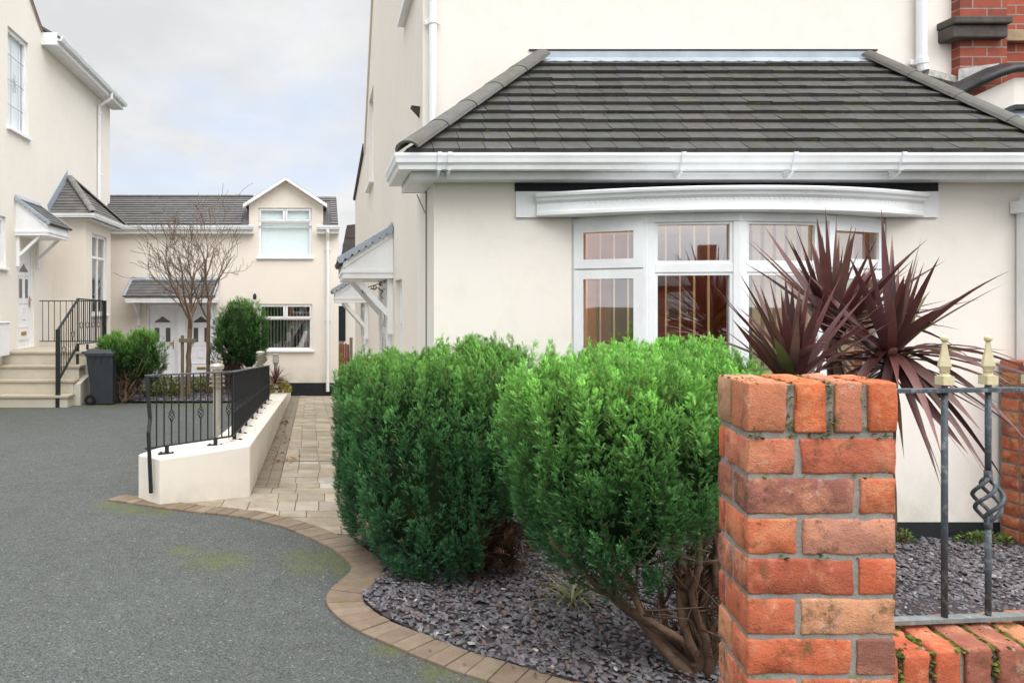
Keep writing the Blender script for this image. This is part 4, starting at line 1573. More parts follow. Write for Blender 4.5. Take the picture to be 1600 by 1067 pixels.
# --------------------------------------------------------------------------
# brick neighbour at the far right
# --------------------------------------------------------------------------
H2 = thing('brick_house', 'red brick neighbouring house with stone band at top right corner', 'house', (6.5, 7.0, 0.0))
mb = MB()
px0, px1 = (1495 - CX) * 5.75 / F, (1568 - CX) * 5.75 / F
zbk = EYE + (CY - 102) * 5.75 / F
mb.box(px0, px1, 5.72, 6.4, zbk - 0.3, 5.6)
mb.quad((5.0, 5.86, -0.1), (8.5, 5.86, -0.1), (8.5, 5.86, zbk), (5.0, 5.86, zbk))
mb.quad((px1, 5.84, zbk - 0.5), (8.5, 5.84, zbk - 0.5), (8.5, 5.84, 5.6), (px1, 5.84, 5.6))
mb.build('wall', M['brickwall'], H2)
mb = MB()
sx0, sx1 = (1489 - CX) * 5.65 / F, (1580 - CX) * 5.65 / F
mb.box(sx0 + .01, sx1 - .01, 5.66, 5.9, EYE + (CY - 58) * 5.65 / F, EYE + (CY - 38) * 5.65 / F)
mb.box(sx0, sx1, 5.63, 5.9, EYE + (CY - 38) * 5.65 / F, EYE + (CY - 26) * 5.65 / F)
mb.build('stone_band', M['stone'], H2, bevel=0.012)
mb = MB()
mb.box(px1 + .002, 8.5, 5.78, 5.839, EYE + (CY - 62) * 5.75 / F, EYE + (CY - 44) * 5.75 / F)
mb.build('stone_course', m_plain('buff_stone', (0.42, 0.30, 0.19), 0.8, 0.2, 0.4, 12, bump=0.4), H2, bevel=0.006)
# lead upstand at the foot of the pier
mb = MB()
a = P(1497, 100, 5.68)
mb.hexa([P(1497, 128, 5.66), P(1545, 122, 5.66), P(1545, 122, 5.72), P(1497, 128, 5.72), P(1498, 108, 5.69), P(1562, 99, 5.69), P(1562, 99, 5.72), P(1498, 108, 5.72)])
mb.build('lead_apron', m_plain('pale_lead', (0.42, 0.41, 0.40), 0.6, 0.3, 0.6, 14), H2)
# the neighbour's bay: dark gutter sweeping up, cream cheek, lead
mb = MB()
g = [P(1478, 152, 5.35), P(1500, 146, 5.33), P(1530, 130, 5.25), P(1560, 116, 5.2), P(1585, 108, 5.18), P(1640, 104, 5.18), P(1800, 104, 5.18)]
mb.tube(g, 0.028, 10)
mb.build('gutter', M['dark_roof'], H2, smooth=True)
mb = MB()
top = [P(1490, 138, 5.5), P(1530, 118, 5.5), P(1560, 104, 5.5), P(1590, 96, 5.5), P(1800, 92, 5.5)]
for i in range(len(top) - 1):
    lo_a, lo_b = g[i + 1] + Vector((0, 0, 0.03)), g[i + 2] + Vector((0, 0, 0.03))
    mb.quad(lo_a, lo_b, top[i + 1] + Vector((0, 0.1, 0.02)), top[i] + Vector((0, 0.1, 0.02)))
mb.build('bay_roof', M['dark_roof'], H2)
mb = MB()
e = [P(1480, 168, 5.36), P(1502, 160, 5.34), P(1585, 122, 5.22), P(1584, 175, 5.22), P(1556, 186, 5.25), P(1530, 200, 5.3), P(1500, 215, 5.34)]
mb.add(e, [tuple(range(len(e)))])
mb.quad(P(1585, 122, 5.22), P(1760, 118, 5.2), P(1760, 168, 5.2), P(1584, 166, 5.22))
za_ = P(1500, 215, 5.36).z
mb.quad((4.97, 5.36, -0.1), (8.5, 5.36, -0.1), (8.5, 5.36, za_), (4.97, 5.36, za_))
mb.build('bay_wall', M['cream'], H2)
mb = MB()
mb.quad(P(1548, 180, 5.215), P(1582, 167, 5.19), P(1582, 178, 5.14), P(1548, 192, 5.17))
mb.quad(P(1582, 167, 5.19), P(1700, 165, 5.17), P(1700, 215, 5.1), P(1582, 215, 5.12))
mb.quad(P(1548, 192, 5.17), P(1582, 178, 5.14), P(1582, 215, 5.12), P(1552, 215, 5.15))
mb.build('lead_roof', M['lead'], H2)
mb = MB()
mb.bar(P(1546, 186, 5.16), P(1583, 168, 5.16), 0.04, 0.03)
mb.bar(P(1583, 168, 5.16), P(1720, 166, 5.15), 0.04, 0.03)
mb.build('lead_roll', M['dark_roof'], H2)

# --------------------------------------------------------------------------
# LEFT HOUSE
# --------------------------------------------------------------------------
XL = -6.2
H3 = thing('rendered_house', 'cream rendered house with tall side window, bay and raised front door at left', 'house', (XL - 2, 16, -0.3))
mL = planeX(XL, 1)
upw = (14.55, 15.58, 5.12, 7.12)
gfw = (13.2, 14.47, 2.32, 3.32)
drw = (15.02, 15.88, 0.70, 2.80)
mb = MB()
wall(mb, mL, 9.0, 21.6, -0.6, 7.38, [upw, gfw, drw], 0.1)
# gable over the tall window
apy = 14.0
mb.add([mL(11.7, 7.38, 0), mL(16.3, 7.38, 0), mL(16.3, 7.62, 0), mL(apy, 9.25, 0), mL(11.7, 7.62, 0)], [(0, 1, 2, 3, 4)])
mb.quad((XL, 21.6, -0.6), (XL - 6, 21.6, -0.6), (XL - 6, 21.6, 7.38), (XL, 21.6, 7.38))
mb.quad((XL, 9.0, -0.6), (XL - 6, 9.0, -0.6), (XL - 6, 9.0, 7.38), (XL, 9.0, 7.38))
mb.build('wall', M['cream_left'], H3)
mb = MB()
mb.bar(mL(16.36, 7.60, -0.02), mL(apy, 9.30, -0.02), 0.05, 0.05)
mb.build('verge_trim', m_plain('pinkish_verge', (0.52, 0.40, 0.36), 0.7, 0.2, 0.3, 12), H3)
mb = MB()
mb.box(XL, XL + 0.33, 16.31, 21.75, 7.36, 7.375)
mb.box(XL + 0.33, XL + 0.35, 16.31, 21.75, 7.345, 7.52)
mb.box(XL, XL + 0.35, 16.29, 16.309, 7.35, 7.62)
mb.box(XL, XL + 0.34, 21.751, 21.77, 7.35, 7.62)
mb.build('fascia', M['upvc'], H3)
mb = MB()
gutter(mb, [(XL + 0.351, 16.33, 7.45), (XL + 0.351, 21.8, 7.45)], out=1, s=1.0)
gtl = mb.build('gutter', M['upvc'], H3)
slb = MB()
slab(slb, [(XL + 0.42, 16.32, 7.53), (XL + 0.42, 21.8, 7.53), (XL - 2.6, 21.8, 9.3), (XL - 2.6, 16.32, 9.3)], 0.05, (0.12, 0.115, 0.11))
slab(slb, [(XL + 0.05, 16.42, 7.58), (XL + 0.05, apy, 9.31), (XL - 4.0, apy, 9.31), (XL - 4.0, 16.42, 7.58)], 0.04, (0.12, 0.115, 0.11))
slb.build('roof', M['tile_far'], H3)
yd = 20.35
downpipe(H3, [(XL + 0.4, yd, 7.45), (XL + 0.4, yd, 7.3), (XL + 0.06, yd, 7.08), (XL + 0.055, yd, 6.9), (XL + 0.055, yd, 2.0)], 0.045, clips=[(XL + 0.055, yd, 6.9), (XL + 0.055, yd, 5.2)])
# tall leaded window
fr_ = window(H3, mL, *upw, [], [], fw=0.075, glass='glass_clear', blind=('roller', 0, 0, 'net'), sill_h=0.06)
lm = MB()
for k in (1, 2, 3):
    v = upw[2] + (upw[3] - upw[2]) * k / 4
    mbox(lm, mL, upw[0] + 0.07, upw[1] - 0.07, v - 0.006, v + 0.006, 0.075, 0.082)
for k in (0.33, 0.67):
    u = upw[0] + (upw[1] - upw[0]) * k
    mbox(lm, mL, u - 0.005, u + 0.005, upw[2] + 0.07, upw[3] - 0.07, 0.0752, 0.0818)
uc, vc = (upw[0] + upw[1]) / 2, (upw[2] + upw[3]) / 2
for a in range(4):
    t = a * math.pi / 4 + 0.4
    lm.tube([mL(uc - math.cos(t) * .12, vc - math.sin(t) * .2, 0.078), mL(uc + math.cos(t) * .12, vc + math.sin(t) * .2, 0.078)], 0.005, 4)
lm.build('leading', M['leadline'], fr_)
fr_ = window(H3, mL, *gfw, [], [], fw=0.075, glass='glass_hi', blind=('roller', 0, 0, 'blind_blue'))
door(H3, mL, *drw)
canopy(H3, mL, 14.9, 16.15, 3.0, 0.66, 0.24, 0.76, base=(0.16, 0.155, 0.15), br=(0.09, 0.12))
mb = MB()
mbox(mb, mL, 13.55, 14.18, 0.63, 1.25, -0.20, -0.003)
mbox(mb, mL, 13.53, 14.20, 1.25, 1.275, -0.22, -0.003)
mb.build('meter_box', M['upvc'], H3, bevel=0.01)
# square bay
bx, by0, by1 = -5.45, 17.0, 19.05
bwz = 3.56
mb = MB()
mb.quad((XL, by0, -0.4), (bx, by0, -0.4), (bx, by0, bwz), (XL, by0, bwz))
mBx = planeX(bx, 1)
bwin = (17.5, 18.72, 1.36, 3.30)
wall(mb, mBx, by0, by1, -0.4, bwz, [bwin], 0.1)
mb.quad((XL, by1, -0.4), (bx, by1, -0.4), (bx, by1, bwz), (XL, by1, bwz))
bay = mb.build('bay', M['cream_far'], H3)
window(H3, mBx, *bwin, [(18.11, 1.36, 3.30)], [(2.74, 17.5, 18.72)], fw=0.07, glass='glass_hi', blind=('vertical', 0.09, 0.3, 'blind'))
mb = MB()
mb.box(XL + .003, bx + 0.2, by0 - 0.2, by1 + 0.2, bwz, bwz + 0.02)
mb.sweep([(XL + .003, by0 - 0.2, 0), (bx + 0.2, by0 - 0.2, 0), (bx + 0.2, by1 + 0.2, 0), (XL + .003, by1 + 0.2, 0)], [(-0.02, bwz - 0.02), (0.0, bwz - 0.02), (0.0, bwz + 0.1), (-0.02, bwz + 0.1)], 1)
mb.build('fascia', M['upvc'], bay)
mb = MB()
gutter(mb, [(XL + .003, by0 - 0.2, bwz + .02), (bx + 0.2, by0 - 0.2, bwz + .02), (bx + 0.2, by1 + 0.2, bwz + .02)], 1, 0.9)
mb.build('gutter', M['upvc'], bay)
ap = Vector((XL + 0.03, 18.0, 4.68))
e0, e1, e2, e3 = Vector((XL + .01, by0 - 0.27, bwz + 0.12)), Vector((bx + 0.27, by0 - 0.27, bwz + 0.12)), Vector((bx + 0.27, by1 + 0.27, bwz + 0.12)), Vector((XL + .01, by1 + 0.27, bwz + 0.12))
mb = MB()
for (a, b) in ((e0, e1), (e1, e2), (e2, e3)):
    slab(mb, [a, b, ap], 0.03, (0.13, 0.125, 0.12))
    U = (b - a).normalized()
    foot = a + U * (ap - a).dot(U)
    Sv = ap - foot
    Ls = Sv.length
    la, lb = (foot - a).length, (b - a).length
    tiles(mb, a, U, Sv, Ls * 0.96, (lambda t, la=la, Ls=Ls: la * t / Ls), (lambda t, la=la, lb=lb, Ls=Ls: lb - (lb - la) * t / Ls), 0.13, 0.2, 0.014, (0.155, 0.148, 0.14), lift=0.004)
br_ = mb.build('bay_roof', M['tile_far'], bay)
mb = MB()
ridge_caps(mb, e1 + Vector((0, 0, 0.02)), ap + Vector((0.02, 0, 0.03)), 0.09, 0.33, base=(0.22, 0.21, 0.195))
mb.build('hip_tiles', M['hip'], bay)
mb = MB()
ridge_caps(mb, e2 + Vector((0, 0, 0.02)), ap + Vector((0.02, 0, 0.03)), 0.09, 0.33, base=(0.22, 0.21, 0.195))
mb.build('hip_tiles', M['hip'], bay)
mb = MB()
mb.hexa([(XL + .003, by0 - .25, bwz + .14), (XL + .012, by0 - .25, bwz + .14), (XL + .012, 18.0, 4.72), (XL + .003, 18.0, 4.72), (XL + .003, by0 - .35, bwz + .3), (XL + .012, by0 - .35, bwz + .3), (XL + .012, 17.95, 4.88), (XL + .003, 17.95, 4.88)])
mb.build('lead_flashing', M['lead'], bay)

# front steps
ST = thing('front_steps', 'pale concrete steps rising to the left house front door', 'steps', (-5.4, 13.4, zd(13.4)))
XR = -4.62
lev = [(-0.05, 13.40), (0.195, 13.72), (0.44, 14.03), (0.69, 14.32)]
mb = MB()
nos = MB()
for i, (z, y) in enumerate(lev):
    yb = 16.25
    mb.box(XL + 0.004, XR, y, yb if i == 3 else lev[i + 1][1] + 0.0, -0.5, z - 0.05)
    nos.box(XL + 0.004, XR + 0.03, y - 0.035, (yb if i == 3 else lev[i + 1][1] - 0.002), z - 0.049, z)
mb.build('risers', M['concrete'], ST)
nos.build('treads', M['concrete_edge'], ST, bevel=0.01)
mb = MB()
mb.hexa([(XR, 13.75, -0.5), (XR + 0.12, 13.75, -0.5), (XR + 0.12, 16.2, -0.5), (XR, 16.2, -0.5), (XR, 13.75, 0.12), (XR + 0.12, 13.75, 0.12), (XR + 0.12, 16.2, 0.62), (XR, 16.2, 0.62)])
mb.box(XR + 0.001, XR + 0.12, 14.33, 16.2, -0.5, 0.63)
mb.build('side_wall', M['concrete'], ST)


def basket(mb, c, r=0.03, h=0.13, strands=4, rr=0.006, turns=0.75, n=14):
    c = Vector(c)
    for s in range(strands):
        pts = []
        for k in range(n):
            t = k / (n - 1)
            q = r * math.sin(math.pi * t) + 0.004
            a = 2 * math.pi * (s / strands + turns * t)
            pts.append(c + Vector((math.cos(a) * q, math.sin(a) * q, (t - 0.5) * h)))
        mb.tube(pts, rr, 5)


def railing_run(root, a_top, b_top, a_bot, b_bot, n, every=3, off=1, rr=0.0075, bw=0.03, bh=0.12, last=False, first=True):
    """top rail and bottom rail already built; add individual bars (each a part)"""
    a_top, b_top, a_bot, b_bot = map(Vector, (a_top, b_top, a_bot, b_bot))
    for k in range(n):
        t = (k + 0.5) / n
        p, q = a_bot.lerp(b_bot, t), a_top.lerp(b_top, t)
        m = MB()
        if every and k % every == off:
            mid = p.lerp(q, 0.42)
            m.tube([p, mid - Vector((0, 0, bh / 2))], rr, 6)
            m.tube([mid + Vector((0, 0, bh / 2)), q], rr, 6)
            basket(m, mid, bw, bh, 4, rr * 0.6)
            m.build('twisted_baluster', M['iron'], root)
        else:
            m.tube([p, q], rr, 6)
            m.build('baluster', M['iron'], root)


SR_ = thing('step_railing', 'black iron handrail climbing the front steps of left house', 'railing', (-4.75, 14.4, 0.2))
a, b = Vector((-4.80, 13.42, 1.14)), Vector((-4.74, 14.35, 1.715))
c, d_ = Vector((-4.74, 16.1, 1.68)), Vector((-6.16, 16.1, 1.68))
mb = MB()
mb.bar(a, b, 0.045, 0.022)
mb.bar(b, c, 0.045, 0.022)
mb.bar(c, d_, 0.03, 0.02)
mb.build('top_rail', M['iron'], SR_)
a2, b2 = Vector((-4.80, 13.42, 0.20)), Vector((-4.74, 14.35, 0.83))
c2, d2 = Vector((-4.74, 16.1, 0.80)), Vector((-6.16, 16.1, 0.80))
mb = MB()
mb.bar(a2, b2, 0.035, 0.03)
mb.bar(b2, c2, 0.03, 0.02)
mb.bar(c2, d2, 0.03, 0.02)
mb.build('bottom_rail', M['iron'], SR_)
for (p, z0) in (((-4.80, 13.42, 1.15), zd(13.4)), ((-4.74, 16.1, 1.69), 0.66)):
    mb = MB()
    mb.box(p[0] - 0.035, p[0] + 0.035, p[1] - 0.035, p[1] + 0.035, z0, p[2])
    mb.build('post', M['iron'], SR_)
mb = MB()
mb.box(-4.765, -4.715, 14.3, 14.35, 0.4, 0.84)
mb.build('foot', M['iron'], SR_)
mb = MB()
mb.box(-4.76, -4.72, 14.9, 14.94, 0.62, 0.80)
mb.build('foot', M['iron'], SR_)
railing_run(SR_, a, b, a2, b2, 9, 4, 2, 0.009, 0.035, 0.13)
railing_run(SR_, b, c, b2, c2, 14, 3, 1, 0.009, 0.035, 0.13)
railing_run(SR_, c, d_, c2, d2, 11, 0, 0, 0.008)

# --------------------------------------------------------------------------
# FAR HOUSE
# --------------------------------------------------------------------------
YF = 20.0
s = YF / F
fx = lambda x: (x - CX) * s
fz = lambda y: EYE + (CY - y) * s
H4 = thing('rendered_house', 'peach cream house with gabled dormer and two white front doors facing the drive', 'house', (-3, 22, -0.4))
mF = planeY(YF)
w_up = (fx(404), fx(487), fz(402), fz(325))
w_lo = (fx(404), fx(488), fz(547), fz(475))
d1 = (fx(229), fx(278), fz(592), fz(475))
d2_ = (fx(290), fx(338), fz(592), fz(475))
mb = MB()
wall(mb, mF, fx(150), fx(529), -0.95, fz(353), [w_lo, (w_up[0], w_up[1], w_up[2], fz(353)), d1, d2_], 0.1)
gl, gr = fx(389), fx(505)
# dormer face above the eaves with its opening
ge, ga = fz(318), fz(281)
mb.quad(mF(gl, fz(353), 0), mF(w_up[0], fz(353), 0), mF(w_up[0], ge, 0), mF(gl, ge, 0))
mb.quad(mF(w_up[1], fz(353), 0), mF(gr, fz(353), 0), mF(gr, ge, 0), mF(w_up[1], ge, 0))
mb.quad(mF(w_up[0], w_up[3], 0), mF(w_up[1], w_up[3], 0), mF(w_up[1], ge, 0), mF(w_up[0], ge, 0))
mb.add([mF(gl, ge, 0), mF(gr, ge, 0), mF((gl + gr) / 2, ga, 0)], [(0, 1, 2)])
for (u, sgn) in ((w_up[0], 1), (w_up[1], -1)):
    mb.quad(mF(u, fz(353), 0), mF(u, fz(353), .1), mF(u, w_up[3], .1), mF(u, w_up[3], 0))
mb.quad(mF(w_up[0], w_up[3], 0), mF(w_up[1], w_up[3], 0), mF(w_up[1], w_up[3], .1), mF(w_up[0], w_up[3], .1))
# dormer cheeks, right end wall
for u in (gl, gr):
    mb.quad(mF(u, fz(353), 0), mF(u, fz(353), 2), mF(u, ge, 2), mF(u, ge, 0))
mb.quad((fx(529), YF, -0.95), (fx(529), 24, -0.95), (fx(529), 24, fz(353)), (fx(529), YF, fz(353)))
mb.build('wall', M['cream_far'], H4)
# main roof
ey, ez = YF - 0.28, fz(351) - 0.02
ry = 22.2
rz = EYE + (CY - 308) * ry / F
Sf = Vector((0, ry - ey, rz - ez))
Lf = Sf.length
rt = MB()
x0, x1 = fx(120), fx(528)
def rpt(x, t):
    return Vector((x, ey, ez)) + Sf * t
for (xa, xb, ta) in ((x0, gl, 0.0), (gr, x1, 0.0), (gl, gr, 0.8)):
    slab(rt, [rpt(xa, ta), rpt(xb, ta), rpt(xb, 1), rpt(xa, 1)], 0.05, (0.10, 0.10, 0.10))
slab(rt, [(x0, 24.5, ez), (x1, 24.5, ez), (x1, ry, rz), (x0, ry, rz)], 0.05, (0.10, 0.10, 0.10))
rows = 12
for r in range(rows):
    t0, t1 = Lf * r / rows, Lf * (r + 1) / rows + 0.02
    n = Vector((0, -Sf.z, Sf.y)).normalized()
    x = x0
    while x < x1:
        w = 0.3
        xe = min(x + w - 0.004, x1)
        # leave the rows behind the dormer face uncovered
        mid = (x + xe) / 2
        a = Vector((x, ey, ez)) + Sf.normalized() * t0
        b = Vector((xe, ey, ez)) + Sf.normalized() * t0
        cc = Vector((xe, ey, ez)) + Sf.normalized() * t1
        dd = Vector((x, ey, ez)) + Sf.normalized() * t1
        if not (gl < xe and x < gr and t0 < Lf * 0.8):
            c_ = jit((0.115, 0.113, 0.11), 0.1)
            rt.hexa([a, b, cc, dd, a + n * 0.035, b + n * 0.035, cc + n * 0.006, dd + n * 0.006], c_)
            rt.quad(a + n * 0.034 - Sf.normalized() * 0.003, b + n * 0.034 - Sf.normalized() * 0.003, b + n * 0.039 + Sf.normalized() * 0.018, a + n * 0.039 + Sf.normalized() * 0.018, (0.30, 0.29, 0.27))
        x += w
rf = rt.build('roof', M['tile_far'], H4)
mb = MB()
ridge_caps(mb, (x0, ry, rz), (gl - 0.1, ry, rz), 0.1, 0.45, base=(0.13, 0.125, 0.12))
mb.build('ridge_tiles', M['tile_far'], rf)
# dormer roof
mb = MB()
for (xa, xb) in ((fx(381), (gl + gr) / 2), (fx(511), (gl + gr) / 2)):
    zs, ze_ = fz(320), fz(278)
    slab(mb, [(xa, YF - 0.22, zs), (xb, YF - 0.22, ze_), (xb, ry + 0.2, ze_), (xa, ry + 0.2, zs)], 0.05, (0.13, 0.125, 0.12))
dr_ = mb.build('dormer_roof', M['tile_far'], H4)
mb = MB()
for sg, xa in ((1, fx(381)), (-1, fx(511))):
    zs, ze_ = fz(320), fz(278)
    p, q = Vector((xa, YF - 0.235, zs - 0.01)), Vector(((gl + gr) / 2, YF - 0.235, ze_ - 0.01))
    mb.hexa([p + Vector((0, 0, -0.09)), p + Vector((0, .02, -0.09)), q + Vector((0, .02, -0.09)), q + Vector((0, 0, -0.09)), p, p + Vector((0, .02, 0)), q + Vector((0, .02, 0)), q])
    # soffit under the overhang
    mb.quad(p + Vector((0, .02, -.085)), q + Vector((0, .02, -.085)), q + Vector((0, .23, -.085)), p + Vector((0, .23, -.085)))
mb.build('barge_board', M['upvc'], dr_)
# fascias & gutters
for (xa, xb) in ((fx(150), fx(397)), (fx(495), fx(528) + 0.03)):
    mb = MB()
    mb.box(xa, xb, YF - 0.2, YF - 0.18, fz(366), fz(352))
    mb.box(xa, xb, YF - 0.18, YF - 0.002, fz(366), fz(366) + 0.015)
    mb.build('fascia', M['upvc'], H4)
    mb = MB()
    gutter(mb, [(xa, YF - 0.201, fz(360)), (xb + 0.02, YF - 0.201, fz(360))], 1, 1.0)
    mb.build('gutter', M['upvc'], H4)
downpipe(H4, [(fx(512), YF - 0.26, fz(360)), (fx(512), YF - 0.26, fz(364)), (fx(512), YF - 0.07, fz(376)), (fx(512), YF - 0.06, fz(385)), (fx(512), YF - 0.06, -0.75)], 0.045, clips=[(fx(512), YF - 0.06, fz(390)), (fx(512), YF - 0.06, fz(500))])
cu = (w_up[0] + w_up[1]) / 2
vt = fz(346)
window(H4, mF, *w_up, [(cu, vt, w_up[3])], [(vt, w_up[0], w_up[1])], fw=0.065, glass='glass_clear', sashes=[(w_up[0] + .02, cu - .01, vt + .01, w_up[3] - .02), (cu + .01, w_up[1] - .02, vt + .01, w_up[3] - .02)], blind=('roller', 0, 0, 'blind_blue'))
cu = (w_lo[0] + w_lo[1]) / 2
vt = fz(498)
window(H4, mF, *w_lo, [(cu, vt, w_lo[3])], [(vt, w_lo[0], w_lo[1])], fw=0.065, sashes=[(w_lo[0] + .02, cu - .01, vt + .01, w_lo[3] - .02), (cu + .01, w_lo[1] - .02, vt + .01, w_lo[3] - .02)], blind=('vertical', 0.088, 1.15, 'blind'))
door(H4, mF, *d1)
door(H4, mF, *d2_, flip=True)
canopy(H4, mF, fx(207), fx(341), fz(473), 0.75, 0.16, 0.62, base=(0.15, 0.145, 0.14), br=(0.18, 0.18), gauge=0.15)
mb = MB()
mb.box(fx(278) + .002, fx(290) - .002, YF - 0.01, YF - 0.001, fz(592), fz(475))
mb.build('door_post', M['upvc'], H4)
mb = MB()
mb.box(fx(430), fx(529) + .01, YF - 0.012, YF - 0.001, -0.95, fz(598))
mb.build('plinth', M['plinth'], H4)
o = MB()
o.tube([P(398, 462, 19.95), P(398, 462, 19.85)], 0.03, 8)
o.lathe(P(398, 468, 19.84), [(0.03, 0), (0.045, 0.02), (0.05, 0.1), (0.035, 0.14), (0.01, 0.17)], 10)
wl = o.build('wall_lamp', M['iron'], None)
tag(wl, 'small black outdoor lamp fixed above the lower window of the far house', 'wall lamp')

# back lane: brick building, timber gate
H5 = thing('brick_house', 'distant brick building with dark roof seen through the narrow gap', 'house', (1.1, 27, -0.9))
mb = MB()
YG = 26.0
g = lambda x, y, Y=YG: P(x, y, Y)
mb.box((539 - CX) * YG / F, (600 - CX) * YG / F, YG, YG + 3, -0.9, EYE + (CY - 372) * YG / F)
mb.build('wall', M['brickwall_far'], H5)
mb = MB()
mb.hexa([g(527, 432, YG - .3), g(530, 436, YG - .3), g(530, 436, YG + 3), g(527, 432, YG + 3), g(541, 356, YG - .3), g(600, 352, YG - .3), g(600, 352, YG + 3), g(541, 356, YG + 3)], (0.10, 0.09, 0.085))
mb.hexa([g(538, 372, YG - .32), g(600, 370, YG - .32), g(600, 370, YG), g(538, 372, YG), g(542, 352, YG - .32), g(600, 345, YG - .32), g(600, 345, YG), g(542, 352, YG)], (0.10, 0.08, 0.075))
mb.build('roof', M['tile_far'], H5)
mb = MB()
mb.quad(g(537, 440, YG - .02), g(600, 440, YG - .02), g(600, 640, YG - .02), g(537, 640, YG - .02))
mb.build('rendered_wall', M['cream_far'], H5)
mb = MB()
mb.quad(g(527, 478, YG - .05), g(540, 478, YG - .05), g(540, 533, YG - .05), g(527, 533, YG - .05))
mb.build('doorway', M['plinth'], H5)
TG = thing('timber_gate', 'red brown timber gate at the end of the narrow gap', 'gate', (0.7, 23.5, -0.9))
for k in range(5):
    mb = MB()
    xa = 0.52 + k * 0.075
    mb.box(xa, xa + 0.07, 23.5, 23.53, -0.95, 0.33 + (0.03 if k % 2 else 0))
    mb.build('board', M['redtimber'], TG)
mb = MB()
mb.box(0.9, 1.0, 23.45, 23.55, -0.95, 0.55)
mb.box(0.5, 1.0, 23.531, 23.56, -0.2, -0.1)
mb.build('gate_post', M['timber'], TG)

# --------------------------------------------------------------------------
# ramp wall with its railing
# --------------------------------------------------------------------------
GW = MB()
plan = [(-1.56, 6.27, 0.325, -.12), (-1.321, 6.03, 0.336, -.12), (-0.613, 6.35, 0.388, -.14), (-0.80, 19.4, -0.627, -1.0), (-1.17, 19.4, -0.627, -1.0), (-0.965, 6.72, 0.385, -.2), (-1.44, 6.52, 0.335, -.2)]
# split the long run so the top follows the slope smoothly
rw = [plan[2]] + [(-0.613 + (-0.80 + 0.613) * t, 6.35 + 13.05 * t, 0.388 + (-1.015) * t, zp(6.35 + 13.05 * t) - 0.1) for t in np.linspace(0.1, 0.9, 9)] + [plan[3]]
lw = [(-0.965 + (-1.17 + 0.965) * t, 6.72 + 12.68 * t, 0.385 + (-1.012) * t, zp(6.72 + 12.68 * t) - 0.1) for t in np.linspace(1, 0, 11)]
ring = plan[:2] + rw + lw + [plan[6]]
n = len(ring)
GW.add([(x, y, zb) for x, y, zt_, zb in ring] + [(x, y, zt_) for x, y, zt_, zb in ring],
       [(i, (i + 1) % n, n + (i + 1) % n, n + i) for i in range(n)])
# top: strips
topv = [(x, y, z) for x, y, z, zb in ring]
R = [i for i in range(2, 2 + len(rw))]
Lx = [i for i in range(2 + len(rw), 2 + len(rw) + len(lw))][::-1]
fs = []
for k in range(len(R) - 1):
    fs.append((R[k], R[k + 1], Lx[k + 1], Lx[k]))
fs.append((1, R[0], Lx[0], n - 1))
fs.append((0, 1, n - 1))
base = len(GW.v)
GW.add(topv, fs)
gwo = GW.build('garden_wall', M['wallrender'], None, bevel=0.012)
tag(gwo, 'low cream rendered wall sloping down along the paved path', 'garden wall')

RL = thing('railing', 'black iron railing with twisted balusters along the low ramp wall', 'railing', (-0.85, 8.0, 0.3))
r0, r1, r2 = Vector((-1.47, 6.14, 1.008)), Vector((-0.79, 6.52, 1.005)), Vector((-0.985, 13.9, 0.455))
q0, q1, q2 = Vector((-1.47, 6.14, 0.40)), Vector((-0.79, 6.52, 0.437)), Vector((-0.985, 13.9, -0.135))
mb = MB()
mb.bar(r0, r1, 0.04, 0.012)
mb.bar(r1, r2, 0.04, 0.012)
tr_ = mb.build('top_rail', M['grey_iron'], RL)
for i, v in enumerate(tr_.data.color_attributes['Col'].data):
    v.color = (0.10, 0.10, 0.10, 1)
mb = MB()
mb.bar(q0, q1, 0.03, 0.012)
mb.bar(q1, q2, 0.03, 0.012)
mb.build('bottom_rail', M['iron'], RL)
mb = MB()
pts = [P(229, 587, 6.12), P(234.5, 655, 6.10), P(232, 676, 6.06), P(236, 770, 6.06)]
for a, b in zip(pts[:-1], pts[1:]):
    mb.bar(a, b, 0.028, 0.028, side=(1, 0, 0))
for k in range(4):
    c = pts[2].lerp(pts[3], 0.3 + 0.22 * k)
    mb.tube([c + Vector((0, -0.013, 0)), c + Vector((0, -0.02, 0))], 0.006, 6)
mb.build('end_post', M['iron'], RL)
for yy in (6.56, 10.2, 13.88):
    t = (yy - 6.52) / (13.9 - 6.52)
    mb = MB()
    p, q = q1.lerp(q2, t), r1.lerp(r2, t)
    mb.bar(p, q, 0.02, 0.02)
    mb.build('post', M['iron'], RL)
railing_run(RL, r0, r1, q0, q1, 12, 4, 3, 0.0065, 0.022, 0.10)
railing_run(RL, r1, r2, q1, q2, 84, 4, 2, 0.0065, 0.022, 0.10)
# feet
def wtop(y):
    return 0.388 - 1.015 * (y - 6.35) / 13.05
feet = [q0.lerp(q1, 0.24), q0.lerp(q1, 0.80)] + [q1.lerp(q2, t) for t in (0.03, 0.11, 0.22, 0.36, 0.50, 0.64, 0.80, 0.97)]
for p in feet:
    mb = MB()
    zt_ = wtop(max(p.y, 6.35)) if p.y > 6.5 else 0.336 + (p.x + 1.321) * 0.073
    mb.box(p.x - 0.016, p.x + 0.016, p.y - 0.016, p.y + 0.016, zt_ - 0.01, p.z)
    mb.box(p.x - 0.07, p.x + 0.07, p.y - 0.035, p.y + 0.035, zt_ - 0.012, zt_ + 0.01)
    for sx in (-.05, .05):
        mb.tube([(p.x + sx, p.y, zt_ + .008), (p.x + sx, p.y, zt_ + .02)], 0.008, 6)
    mb.build('foot', M['iron'], RL)


